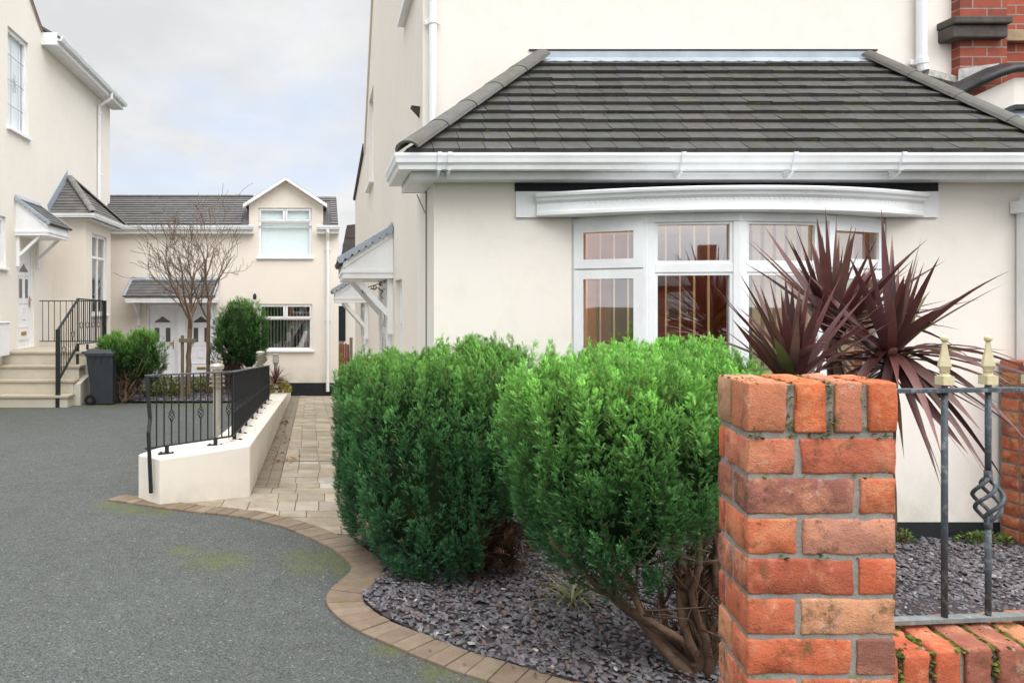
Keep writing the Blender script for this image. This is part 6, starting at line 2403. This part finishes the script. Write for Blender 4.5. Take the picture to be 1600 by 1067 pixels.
# grassy tuft under the front conifer
t = thing('grass_tuft', 'yellowish grassy tuft in the slate beneath the two front conifers', 'grass tuft', (1.3, 3.85, zbed(1.3, 3.85)))
strap_head(t, (1.32, 3.85, zbed(1.3, 3.85) + 0.03), 60, 0.24, 0.010, 23, [(0.26, 0.27, 0.09), (0.18, 0.20, 0.06), (0.34, 0.32, 0.16)], (0.05, 1.0), 0.5)
t = thing('grass_tuft', 'green grassy tuft growing between conifer stems and the front pillar', 'grass tuft', (2.02, 3.55, zbed(2.0, 3.55)))
strap_head(t, (2.02, 3.55, zbed(2.0, 3.55) + 0.05), 70, 0.40, 0.012, 25, [(0.22, 0.26, 0.06), (0.14, 0.18, 0.04), (0.30, 0.30, 0.10)], (0.3, 1.4), 0.4)


# bare trees ---------------------------------------------------------------------
def bare_tree(label, x, y, z0, fork, h, spread, seed, r0=0.055, mains=6, leanx=0.0):
    t = thing('tree', label, 'tree', (x, y, z0), 'bare young trees in the far bed')
    r = random.Random(seed)
    tr = MB()
    col = (0.24, 0.165, 0.115)
    tw = MB()
    tcol = (0.22, 0.165, 0.13)
    p = limb(tr, (x, y, z0 - 0.05), (x + leanx, y, z0 + fork), r0, r0 * 0.8, r, 0.006, 10, col, 9)

    def grow(o, d, L, rad, depth):
        n = max(3, int(L / 0.16))
        pts = [o]
        rs = [rad]
        dirv = d.copy()
        cur = o.copy()
        for k in range(n):
            dirv = (dirv + Vector((r.gauss(0, .11), r.gauss(0, .11), r.gauss(0.05, .08)))).normalized()
            cur = cur + dirv * (L / n)
            pts.append(cur.copy())
            rs.append(max(0.0042, rad * (1 - 0.72 * (k + 1) / n)))
        (tr if depth == 0 else tw).tube(pts, rs, 6 if depth < 2 else 4, jit(col if depth == 0 else tcol, .15), caps=False)
        if depth >= 3:
            return
        kids = [0, 4, 2, 1][depth] if depth else 6
        for q in range(kids):
            i = r.randrange(max(1, n // 4), n + 1)
            t_ = i / n
            base_dir = (pts[min(i + 1, n)] - pts[i - 1]).normalized()
            ax = base_dir.cross(Vector((r.gauss(0, 1), r.gauss(0, 1), r.gauss(0, 1)))).normalized()
            nd = (base_dir + ax * r.uniform(0.45, 1.0) + Vector((0, 0, 0.12))).normalized()
            grow(pts[i], nd, L * r.uniform(0.38, 0.66), max(0.004, rs[i] * 0.6), depth + 1)
    top = p[-1]
    for k in range(mains):
        a = 2 * math.pi * (k + r.uniform(-.25, .25)) / mains
        tilt = r.uniform(0.2, 0.95) if k else 0.06
        d = Vector((math.cos(a) * tilt * spread, math.sin(a) * tilt * 0.8, 1.0)).normalized()
        o = p[-1 - (k % 3)]
        grow(o, d, h * r.uniform(0.75, 1.05) / max(0.75, d.z + 0.1), r0 * r.uniform(0.42, 0.62), 0)
    tr.build('trunk', M['bark'], t, smooth=True)
    tw.build('crown', M['bark'], t)


bare_tree('leafless young tree tied to the wooden stake, left of the pair', (293 - CX) * 15.0 / F, 15.0, zd(15), 1.75, 1.55, 1.0, 44, 0.058, 6, 0.06)
bare_tree('leafless young tree with a straighter trunk, right of the pair', (325 - CX) * 15.4 / F, 15.4, zd(15.4), 2.0, 1.45, 0.75, 51, 0.048, 4, 0.02)
SK = thing('tree_stake', 'short wooden stake with a crossbar supporting the left bare tree', 'stake', ((285 - CX) * 14.85 / F, 14.85, zd(14.85)))
mb = MB()
X = (285 - CX) * 14.85 / F
mb.box(X - 0.03, X + 0.03, 14.82, 14.88, zd(14.85) - .05, EYE + (CY - 524) * 14.85 / F)
mb.build('post', M['timber'], SK, bevel=0.005)
mb = MB()
mb.box(X - 0.06, (307 - CX) * 14.8 / F, 14.78, 14.815, EYE + (CY - 535) * 14.8 / F, EYE + (CY - 529) * 14.8 / F)
mb.build('crossbar', M['timber'], SK, bevel=0.004)
mb = MB()
X0 = (548 - CX) * 6.0 / F
mb.lathe((X0, 6.0, zp(6.0)), [(0.045, 0), (0.045, 0.38), (0.03, 0.41), (0.005, 0.42)], 14)
o = mb.build('post', M['bin'], None)
tag(o, 'dark grey post on the path edge mostly hidden by the left conifer', 'post')


# --------------------------------------------------------------------------
# BRICK PILLARS, LOW WALL, IRON FENCE
# --------------------------------------------------------------------------
BR = [(0.58, 0.15, 0.065), (0.52, 0.125, 0.06), (0.60, 0.19, 0.095), (0.44, 0.11, 0.06), (0.60, 0.26, 0.13), (0.36, 0.13, 0.085), (0.56, 0.14, 0.07)]


def brick_col(i=None):
    return jit(random.choice(BR), 0.10)


YP = 1.575
PX0, PX1 = 0.912, 1.231
DV = Vector((0.040, 0.19, 0))
ztop = EYE - (597.5 - CY) * YP / F
PL = thing('brick_pillar', 'weathered red brick gate pillar standing in the right foreground', 'brick pillar', (1.08, 1.66, 0.08))
mbk = MB()
W = PX1 - PX0
O0 = Vector((PX0, YP, 0))
# capping course on edge
zc = ztop - 0.107
cuts = [(0.0, 0.083, (0.56, 0.21, 0.11)), (0.100, 0.168, (0.60, 0.15, 0.055)), (0.186, 0.245, (0.52, 0.19, 0.11)), (0.258, 0.319, (0.58, 0.14, 0.055))]
for i, (a, b, c) in enumerate(cuts):
    mbk.rbrick((O0 + Vector((a - (0.002 if i == 0 else 0), -0.003, zc)), Vector((b - a + (0.002 if i in (0, 3) else 0), 0, 0)), DV * 1.03 if i else DV * 0.52, Vector((0, 0, 0.107))), 0.0055, 0.0026, c, 8, i * 3.1)
mbk.rbrick((O0 + DV * 0.56 + Vector((-0.002, 0, zc)), Vector((0.085, 0, 0)), DV * 0.46, Vector((0, 0, 0.107))), 0.0055, 0.0026, (0.50, 0.28, 0.16), 8, 17)
z = zc - 0.013
row = 0
special = {0: [(0.58, 0.19, 0.11), (0.50, 0.145, 0.08)], 1: [(0.30, 0.12, 0.09), (0.52, 0.13, 0.055)], 2: [(0.60, 0.17, 0.08), (0.48, 0.22, 0.15)], 3: [(0.42, 0.11, 0.06), (0.58, 0.14, 0.065)], 4: [(0.54, 0.15, 0.075), (0.58, 0.29, 0.16)], 5: [(0.58, 0.15, 0.07), (0.28, 0.12, 0.085)], 6: [(0.50, 0.13, 0.065), (0.46, 0.13, 0.07)]}
ch = 0.0765
jt = 0.0095
while z > 0.0:
    z0 = z - ch
    cs = special.get(row, [brick_col(), brick_col()])
    j = jt
    if row % 2 == 0:       # short return + stretcher
        s1 = 0.105 + random.uniform(-.004, .004)
        mbk.rbrick((O0 + Vector((0, 0, z0)), Vector((s1, 0, 0)), DV * 0.76, Vector((0, 0, ch))), 0.0055, 0.0026, cs[0], 8, row * 2.3)
        mbk.rbrick((O0 + Vector((s1 + 0.011, 0, z0)), Vector((W - s1 - 0.011, 0, 0)), DV * 0.54, Vector((0, 0, ch))), 0.0055, 0.0026, cs[1], 8, row * 3.7 + 1)
        mbk.rbrick((O0 + DV * 0.82 + Vector((0.0, 0, z0)), Vector((0.2, 0, 0)), DV * 0.18, Vector((0, 0, ch))), 0.006, 0.002, brick_col(), 6, row)
        mbk.rbrick((O0 + DV * 0.60 + Vector((0.215, 0, z0)), Vector((W - 0.215, 0, 0)), DV * 0.40, Vector((0, 0, ch))), 0.006, 0.002, brick_col(), 6, row)
    else:
        s1 = 0.225 + random.uniform(-.006, .006)
        mbk.rbrick((O0 + Vector((0, 0, z0)), Vector((s1, 0, 0)), DV * 0.48, Vector((0, 0, ch))), 0.0055, 0.0026, cs[0], 8, row * 2.3)
        mbk.rbrick((O0 + Vector((s1 + 0.011, 0, z0)), Vector((W - s1 - 0.011, 0, 0)), DV, Vector((0, 0, ch))), 0.0055, 0.0026, cs[1], 8, row * 3.7 + 1)
        mbk.rbrick((O0 + DV * 0.55 + Vector((0, 0, z0)), Vector((s1, 0, 0)), DV * 0.45, Vector((0, 0, ch))), 0.006, 0.002, brick_col(), 6, row + 0.5)
    z -= ch + jt
    row += 1
mbk.build('brickwork', M['brick'], PL, smooth=True)


def rough_block(mb, o, u, v, w, step=0.02, amp=0.002, col=(0.36, 0.335, 0.295), seed=0):
    o, u, v, w = Vector(o), Vector(u), Vector(v), Vector(w)
    c = o + (u + v + w) / 2
    for (p, a, b) in ((o, u, w), (o + v, u, w), (o, v, w), (o + u, v, w), (o + w, u, v)):
        na, nb = max(2, int(a.length / step)), max(2, int(b.length / step))
        n = a.cross(b).normalized()
        verts, faces = [], []
        for i in range(na + 1):
            for k in range(nb + 1):
                q = p + a * (i / na) + b * (k / nb)
                edge = i in (0, na) or k in (0, nb)
                if not edge:
                    q = q + n * amp * (mnoise.noise(q * 55) + mnoise.noise(q * 20))
                verts.append(q)
        for i in range(na):
            for k in range(nb):
                faces.append((i * (nb + 1) + k, (i + 1) * (nb + 1) + k, (i + 1) * (nb + 1) + k + 1, i * (nb + 1) + k + 1))
        mb.add(verts, faces, col)


mm = MB()
ins = 0.0042
rough_block(mm, O0 + Vector((ins, ins, -0.05)), Vector((W - 2 * ins, 0, 0)), DV - Vector((0, 2 * ins, 0)), Vector((0, 0, ztop + 0.05 - 0.006)), 0.012, 0.0010)
mm.build('mortar', M['mortar'], PL, smooth=True)
# moss tufts in the joints
pts = []
r = random.Random(77)
for k in range(140):
    p = O0 + Vector((r.uniform(0, W), 0, 0)) + Vector((0, -0.002, 0))
    rowi = r.choice([0, 0, 0, 0, 0, 1, 3])
    zz = zc - 0.008 - rowi * (ch + jt)
    if mnoise.noise(Vector((p.x * 22, rowi * 5, 2))) > 0.0:
        pts.append(Vector((p.x, YP - 0.001 + r.uniform(-.002, .003), zz + r.uniform(-.006, .006))))
for k in range(160):
    x = r.uniform(0, W)
    if mnoise.noise(Vector((x * 18, 4, 8))) > -0.05:
        pts.append(O0 + Vector((x, 0, ztop - 0.002)) + DV * r.uniform(0, 1))
for k in range(160):
    cx_ = r.choice([0.092, 0.177, 0.2515])
    pts.append(Vector((PX0 + cx_ + r.uniform(-.007, .007), YP - 0.001, zc + r.uniform(0.0, 0.107))) if mnoise.noise(Vector((cx_ * 50, r.random() * 2, 3))) > -0.1 else O0 + Vector((r.uniform(0, W), 0, ztop - .001)) + DV * r.uniform(0, 1))
mb = MB()
moss_blobs(mb, pts, 0.0030, 8)
tag(mb.build('moss', M['moss'], PL, smooth=True), kind='stuff')

# low wall with brick-on-edge coping
LW = thing('low_wall', 'low red brick wall with mossy brick on edge coping right of the pillar', 'low wall', (1.9, 1.95, 0.05))
mbk = MB()
mj = MB()
WD = Vector((1.0, 0.12, 0)).normalized()
WN = Vector((0.20, 1.0, 0)).normalized()
W0 = Vector((1.262, 1.80, 0))
zt2 = 0.735
bl = 0.215
x = 0.0
i = 0
mosspts = []
r = random.Random(91)
while x < 1.7:
    w = 0.078 + r.uniform(-.004, .004)
    hgt = 0.105
    o = W0 + WD * x + Vector((0, 0, zt2 - hgt + r.uniform(-.003, .002))) + WN * r.uniform(-.003, .003)
    mbk.rbrick((o, WD * w, WN * bl, Vector((0, 0, hgt))), 0.009, 0.0038, brick_col(), 8, i * 1.9)
    jx = x + w + 0.006
    for _ in range(150):
        v = r.random()
        q = W0 + WD * (jx + r.uniform(-.007, .007)) + WN * (bl * v) + Vector((0, 0, zt2 - 0.006))
        if mnoise.noise(Vector((jx * 9, v * 4, 1))) > -0.25:
            mosspts.append(q)
    for _ in range(50):
        q = W0 + WD * (jx + r.uniform(-.006, .006)) + Vector((0, -0.0, zt2 - r.uniform(0, 0.105)))
        if mnoise.noise(Vector((jx * 9, q.z * 14, 5))) > 0.0:
            mosspts.append(q + WN * 0.003)
    for _ in range(10):
        mosspts.append(W0 + WD * (x + r.uniform(0, w)) + WN * (bl * r.random()) + Vector((0, 0, zt2 - 0.002)))
    x += w + 0.012
    i += 1
wl_ = x
# courses under the coping
zc2 = zt2 - 0.105 - 0.014
row = 0
while zc2 > 0.0:
    x = -0.1 if row % 2 else 0.0
    while x < wl_ - 0.02:
        a, b = max(0, x), min(x + 0.215, wl_)
        if b - a > 0.03:
            mbk.rbrick((W0 + WD * a + WN * 0.008 + Vector((0, 0, zc2 - ch)), WD * (b - a), WN * 0.1, Vector((0, 0, ch))), 0.007, 0.002, brick_col(), 5, x + row)
            mbk.rbrick((W0 + WD * a + WN * 0.112 + Vector((0, 0, zc2 - ch)), WD * (b - a), WN * 0.095, Vector((0, 0, ch))), 0.007, 0.002, brick_col(), 4, x + row)
        x += 0.227
    zc2 -= ch + 0.0125
    row += 1
mbk.build('brickwork', M['brick'], LW, smooth=True)
rough_block(mj, W0 + WN * 0.013 + Vector((0, 0, -0.05)), WD * wl_, WN * (bl - 0.02), Vector((0, 0, zt2 + 0.05 - 0.010)), 0.02, 0.002)
mj.build('mortar', M['mortar'], LW, smooth=True)
mb = MB()
moss_blobs(mb, mosspts, 0.0052, 18)
tag(mb.build('moss', M['moss'], LW, smooth=True), kind='stuff')

# iron fence on the low wall
FE = thing('iron_fence', 'grey weathered iron fence with cream gold finials on the low wall', 'fence', (1.8, 1.98, 0.74))
fz_b, fz_t = 0.752, 1.369
F0 = Vector((1.30, 1.955, 0))
FD = Vector((1, 0.085, 0)).normalized()
gcol = (0.075, 0.092, 0.105)
mb = MB()
mb.bar(F0 + FD * -0.05 + Vector((0, 0, fz_b)), F0 + FD * 1.7 + Vector((0, 0, fz_b)), 0.030, 0.011, (0.20, 0.22, 0.21))
mb.build('bottom_rail', M['grey_iron'], FE)
mb = MB()
mb.bar(F0 + FD * -0.1 + Vector((0, 0, fz_t)), F0 + FD * 1.7 + Vector((0, 0, fz_t)), 0.032, 0.010, gcol)
mb.build('top_rail', M['grey_iron'], FE)
xb0 = (1477 - CX) * 1.985 / F
xb1 = (1551 - CX) * 1.985 / F
sp = xb1 - xb0
for k in range(0, 9):
    x = xb0 + sp * k
    t_ = (x - F0.x) / FD.x
    p = F0 + FD * t_
    mb = MB()
    twist = k % 2 == 1
    if twist:
        zc_ = EYE - (782 - CY) * 1.985 / F
        h = 0.118
        mb.tube([(p.x, p.y, fz_b + .005), (p.x, p.y, zc_ - h / 2)], 0.0072, 8, gcol)
        mb.tube([(p.x, p.y, zc_ + h / 2), (p.x, p.y, fz_t - .005)], 0.0072, 8, gcol)
        mb.tube([(p.x, p.y, zc_ - h / 2 - 0.02), (p.x, p.y, zc_ - h / 2 + 0.008)], 0.0095, 8, gcol)
        mb.tube([(p.x, p.y, zc_ + h / 2 - 0.008), (p.x, p.y, zc_ + h / 2 + 0.02)], 0.0095, 8, gcol)
        for s_ in range(4):
            pts = []
            for q in range(22):
                t = q / 21
                rr = 0.029 * math.sin(math.pi * t) ** 0.9 + 0.004
                a = 2 * math.pi * (s_ / 4 + 0.62 * t)
                pts.append((p.x + math.cos(a) * rr, p.y + math.sin(a) * rr, zc_ + (t - 0.5) * h))
            mb.tube(pts, 0.0052, 7, gcol)
        mb.build('basket_bar', M['grey_iron'], FE, smooth=True)
    else:
        mb.tube([(p.x, p.y, fz_b + .005), (p.x, p.y, fz_t - .005)], 0.0078, 8, gcol)
        mb.build('bar', M['grey_iron'], FE, smooth=True)
    fb = MB()
    zf = fz_t + 0.005
    gc = (0.66, 0.58, 0.36)
    fb.tube([(p.x, p.y, zf - .002), (p.x, p.y, zf + 0.012)], 0.0075, 8, (0.12, 0.14, 0.14))
    fb.box(p.x - 0.0145, p.x + 0.0145, p.y - 0.0145, p.y + 0.0145, zf + 0.010, zf + 0.034, gc)
    fb.lathe((p.x, p.y, zf + 0.034), [(0.012, 0), (0.0105, 0.004), (0.0105, 0.008), (0.013, 0.012)], 12, gc)
    # four-sided spear
    zz = zf + 0.046
    prof = [(0.011, 0.0), (0.0185, 0.014), (0.0175, 0.02), (0.0100, 0.052), (0.0062, 0.076), (0.0058, 0.079)]
    V, Fc = [], []
    for (rr, hh) in prof:
        for q in range(4):
            a = math.pi / 2 * q + 0.28
            V.append((p.x + math.cos(a) * rr, p.y + math.sin(a) * rr, zz + hh))
    for q in range(len(prof) - 1):
        for e in range(4):
            Fc.append((q * 4 + e, q * 4 + (e + 1) % 4, (q + 1) * 4 + (e + 1) % 4, (q + 1) * 4 + e))
    fb.add(V, Fc, gc)
    fb.lathe((p.x, p.y, zz + 0.079), [(0.004, 0), (0.0085, 0.004), (0.0095, 0.009), (0.008, 0.014), (0.003, 0.0175)], 12, gc)
    fb.build('finial', M['gold'], FE)

# brick pillar against the house at the far right
PB = thing('brick_pillar', 'red brick pillar standing against the cream house wall, behind the iron fence', 'brick pillar', (4.75, 4.85, 0.0))
mbk = MB()
mj = MB()
bx0_, bx1_ = 4.585, 4.585 + 0.34
by0_, by1_ = 4.70, 4.985
z = EYE - (562 - CY) * 4.95 / F
row = 0
while z > -0.05:
    z0 = z - 0.074
    k = 0.105 if row % 2 else 0.215
    for (a, b) in ((bx0_, bx0_ + k - 0.006), (bx0_ + k + 0.006, bx1_)):
        mbk.rbrick(((a, by0_, z0), (b - a, 0, 0), (0, 0.13, 0), (0, 0, 0.074)), 0.006, 0.002, tuple(v * 0.85 for v in brick_col()), 4, row + a)
        mbk.rbrick(((a, by0_ + .14, z0), (b - a, 0, 0), (0, 0.125, 0), (0, 0, 0.074)), 0.006, 0.002, tuple(v * 0.85 for v in brick_col()), 4, row + a)
    z -= 0.0865
    row += 1
mbk.build('brickwork', M['brick'], PB, smooth=True)
mj.box(bx0_ + .006, bx1_ - .006, by0_ + .006, by1_ - .006, -0.05, EYE - (562 - CY) * 4.95 / F - .006, (0.28, 0.25, 0.22))
mj.build('mortar', M['mortar'], PB)

# --------------------------------------------------------------------------
# across the street: the row that the bow window mirrors
# --------------------------------------------------------------------------
def street_house(x0, x1, y, h, ridge, label):
    t = thing('street_house', label, 'house', ((x0 + x1) / 2, y, 0.0), 'houses across the street')
    m = lambda u, v, d: Vector((u, y - d, v))
    ws = []
    n = 3
    for k in range(n):
        c = x0 + (x1 - x0) * (k + 0.5) / n
        ws += [(c - 0.8, c + 0.8, 0.9, 2.2)] if k != 1 else [(c - 0.5, c + 0.5, 0.05, 2.15)]
    mb = MB()
    wall(mb, m, x0, x1, -0.2, h, ws, 0.12)
    for x in (x0, x1):
        mb.add([(x, y, -0.2), (x, y - 7, -0.2), (x, y - 7, h), (x, y - 3.5, ridge), (x, y, h)], [(0, 1, 2, 3, 4)])
    mb.quad((x0, y - 7, -0.2), (x1, y - 7, -0.2), (x1, y - 7, h), (x0, y - 7, h))
    mb.build('wall', M['brickwall_far'], t)
    mb = MB()
    slab(mb, [(x0 - .2, y + .3, h - .1), (x1 + .2, y + .3, h - .1), (x1 + .2, y - 3.5, ridge), (x0 - .2, y - 3.5, ridge)], 0.08, (0.08, 0.08, 0.085))
    slab(mb, [(x0 - .2, y - 7.3, h - .1), (x1 + .2, y - 7.3, h - .1), (x1 + .2, y - 3.5, ridge), (x0 - .2, y - 3.5, ridge)], 0.08, (0.08, 0.08, 0.085))
    rf = mb.build('roof', M['tile_far'], t)
    mb = MB()
    mb.box(x1 - 1.2, x1 - 0.4, y - 4.0, y - 3.1, ridge - 0.5, ridge + 1.0)
    mb.build('chimney', M['brickwall_far'], rf)
    for (a, b, c, d) in ws:
        window(t, m, a, b, c, d, [((a + b) / 2, c, d)], [(c + (d - c) * 0.7, a, b)], room_d=0.6)


street_house(-16, -5, -26, 2.7, 3.7, 'left dark brick house across the street, seen only as a reflection in the window')
street_house(-4, 9, -27, 2.6, 3.5, 'middle dark brick house across the street, seen only as a reflection in the window')
street_house(10.5, 24, -26, 2.75, 3.8, 'right dark brick house across the street, seen only as a reflection in the window')

# --------------------------------------------------------------------------
# LIGHT, SKY, CAMERA
# --------------------------------------------------------------------------
w = bpy.data.worlds.new('World')
scene.world = w
w.use_nodes = True
nt = w.node_tree
nt.nodes.clear()
SUN_EL, SUN_AZ = math.radians(48), math.radians(142)      # azimuth clockwise from +Y
out = nt.nodes.new('ShaderNodeOutputWorld')
sky = nt.nodes.new('ShaderNodeTexSky')
sky.sky_type = 'NISHITA'
sky.sun_disc = False
sky.sun_elevation = SUN_EL
sky.sun_rotation = SUN_AZ
sky.air_density = 1.0
sky.dust_density = 2.0
bg1 = nt.nodes.new('ShaderNodeBackground')
bg1.inputs['Strength'].default_value = 0.19
tc = nt.nodes.new('ShaderNodeTexCoord')
# lift the blue towards the pale hazy tone of the gaps
mixs = nt.nodes.new('ShaderNodeMix')
mixs.data_type = 'RGBA'
mixs.inputs[0].default_value = 0.75
nt.links.new(sky.outputs[0], mixs.inputs[6])
mixs.inputs[7].default_value = (3.9, 4.5, 5.5, 1)
nt.links.new(mixs.outputs[2], bg1.inputs['Color'])
# cloud layer
sp_ = nt.nodes.new('ShaderNodeSeparateXYZ')
nt.links.new(tc.outputs['Generated'], sp_.inputs[0])
zc_ = nt.nodes.new('ShaderNodeMath'); zc_.operation = 'MAXIMUM'; zc_.inputs[1].default_value = 0.0
nt.links.new(sp_.outputs[2], zc_.inputs[0])
add = nt.nodes.new('ShaderNodeMath'); add.operation = 'ADD'; add.inputs[1].default_value = 0.22
nt.links.new(zc_.outputs[0], add.inputs[0])
cb = nt.nodes.new('ShaderNodeCombineXYZ')
for k in (0, 1):
    dv = nt.nodes.new('ShaderNodeMath'); dv.operation = 'DIVIDE'
    nt.links.new(sp_.outputs[k], dv.inputs[0]); nt.links.new(add.outputs[0], dv.inputs[1])
    nt.links.new(dv.outputs[0], cb.inputs[k])
mp = nt.nodes.new('ShaderNodeMapping')
mp.inputs['Location'].default_value = (3.2, 1.4, 0.6)
mp.inputs['Scale'].default_value = (1.0, 0.9, 1)
nt.links.new(cb.outputs[0], mp.inputs[0])
n1 = nt.nodes.new('ShaderNodeTexNoise')
n1.inputs['Scale'].default_value = 1.15
n1.inputs['Detail'].default_value = 9
n1.inputs['Roughness'].default_value = 0.52
nt.links.new(mp.outputs[0], n1.inputs['Vector'])
rp = nt.nodes.new('ShaderNodeValToRGB')
rp.color_ramp.elements[0].position = 0.40
rp.color_ramp.elements[0].color = (0.25, 0.25, 0.25, 1)
rp.color_ramp.elements[1].position = 0.54
nt.links.new(n1.outputs['Fac'], rp.inputs[0])
n2 = nt.nodes.new('ShaderNodeTexNoise')
n2.inputs['Scale'].default_value = 2.6
n2.inputs['Detail'].default_value = 8
n2.inputs['Roughness'].default_value = 0.55
nt.links.new(mp.outputs[0], n2.inputs['Vector'])
rc = nt.nodes.new('ShaderNodeValToRGB')
rc.color_ramp.elements[0].position = 0.35
rc.color_ramp.elements[0].color = (0.775, 0.785, 0.80, 1)
rc.color_ramp.elements[1].position = 0.68
rc.color_ramp.elements[1].color = (0.94, 0.94, 0.945, 1)
nt.links.new(n2.outputs['Fac'], rc.inputs[0])
# an overcast sky is about three times brighter overhead than at the horizon
mr = nt.nodes.new('ShaderNodeMapRange'); mr.inputs[1].default_value = 0.40; mr.inputs[2].default_value = 1.0
nt.links.new(zc_.outputs[0], mr.inputs[0])
pw = nt.nodes.new('ShaderNodeMath'); pw.operation = 'POWER'; pw.inputs[1].default_value = 0.9
nt.links.new(mr.outputs[0], pw.inputs[0])
ma = nt.nodes.new('ShaderNodeMath'); ma.operation = 'MULTIPLY_ADD'; ma.inputs[1].default_value = 3.9; ma.inputs[2].default_value = 0.97
nt.links.new(pw.outputs[0], ma.inputs[0])
bg2 = nt.nodes.new('ShaderNodeBackground')
nt.links.new(rc.outputs[0], bg2.inputs['Color'])
# thinner cloud on the sun's side of the sky (behind the viewer, to the right)
dt = nt.nodes.new('ShaderNodeVectorMath'); dt.operation = 'DOT_PRODUCT'
dt.inputs[1].default_value = (0.45, -0.80, 0.4)
nt.links.new(tc.outputs['Generated'], dt.inputs[0])
mr2 = nt.nodes.new('ShaderNodeMapRange'); mr2.inputs[1].default_value = 0.0; mr2.inputs[2].default_value = 1.0; mr2.inputs[3].default_value = 1.0; mr2.inputs[4].default_value = 1.75
nt.links.new(dt.outputs['Value'], mr2.inputs[0])
mg = nt.nodes.new('ShaderNodeMath'); mg.operation = 'MULTIPLY'
nt.links.new(ma.outputs[0], mg.inputs[0]); nt.links.new(mr2.outputs[0], mg.inputs[1])
nt.links.new(mg.outputs[0], bg2.inputs['Strength'])
ms = nt.nodes.new('ShaderNodeMixShader')
hz = nt.nodes.new('ShaderNodeMapRange'); hz.inputs[1].default_value = 0.20; hz.inputs[2].default_value = 0.10
nt.links.new(sp_.outputs[2], hz.inputs[0])
mxh = nt.nodes.new('ShaderNodeMath'); mxh.operation = 'MAXIMUM'
nt.links.new(rp.outputs[0], mxh.inputs[0]); nt.links.new(hz.outputs[0], mxh.inputs[1])
nt.links.new(mxh.outputs[0], ms.inputs[0])
nt.links.new(bg1.outputs[0], ms.inputs[1])
nt.links.new(bg2.outputs[0], ms.inputs[2])
nt.links.new(ms.outputs[0], out.inputs[0])

sl = bpy.data.lights.new('sun', 'SUN')
sl.energy = 1.75
sl.angle = math.radians(45)
sl.color = (1.0, 0.965, 0.91)
so = bpy.data.objects.new('sun', sl)
COL.objects.link(so)
sd = Vector((math.sin(SUN_AZ) * math.cos(SUN_EL), math.cos(SUN_AZ) * math.cos(SUN_EL), math.sin(SUN_EL)))
so.rotation_euler = (-sd).to_track_quat('-Z', 'Y').to_euler()
so.location = (0, -5, 12)

cd = bpy.data.cameras.new('camera')
cd.sensor_width = 36
cd.sensor_fit = 'HORIZONTAL'
cd.lens = F / 1600 * 36
cd.shift_x = (800 - CX) / 1600
cd.shift_y = -(533.5 - CY) / 1600
cd.clip_start = 0.05
cd.clip_end = 2000
co = bpy.data.objects.new('camera', cd)
COL.objects.link(co)
co.location = (0, 0, EYE)
co.rotation_euler = (math.radians(90), 0, 0)
scene.camera = co
scene.view_settings.view_transform = 'Standard'
scene.view_settings.look = 'None'
scene.view_settings.exposure = 0
scene.view_settings.gamma = 1
scene.render.engine = 'CYCLES'
scene.cycles.max_bounces = 8
scene.cycles.diffuse_bounces = 4
scene.cycles.transparent_max_bounces = 12
scene.cycles.use_denoising = True
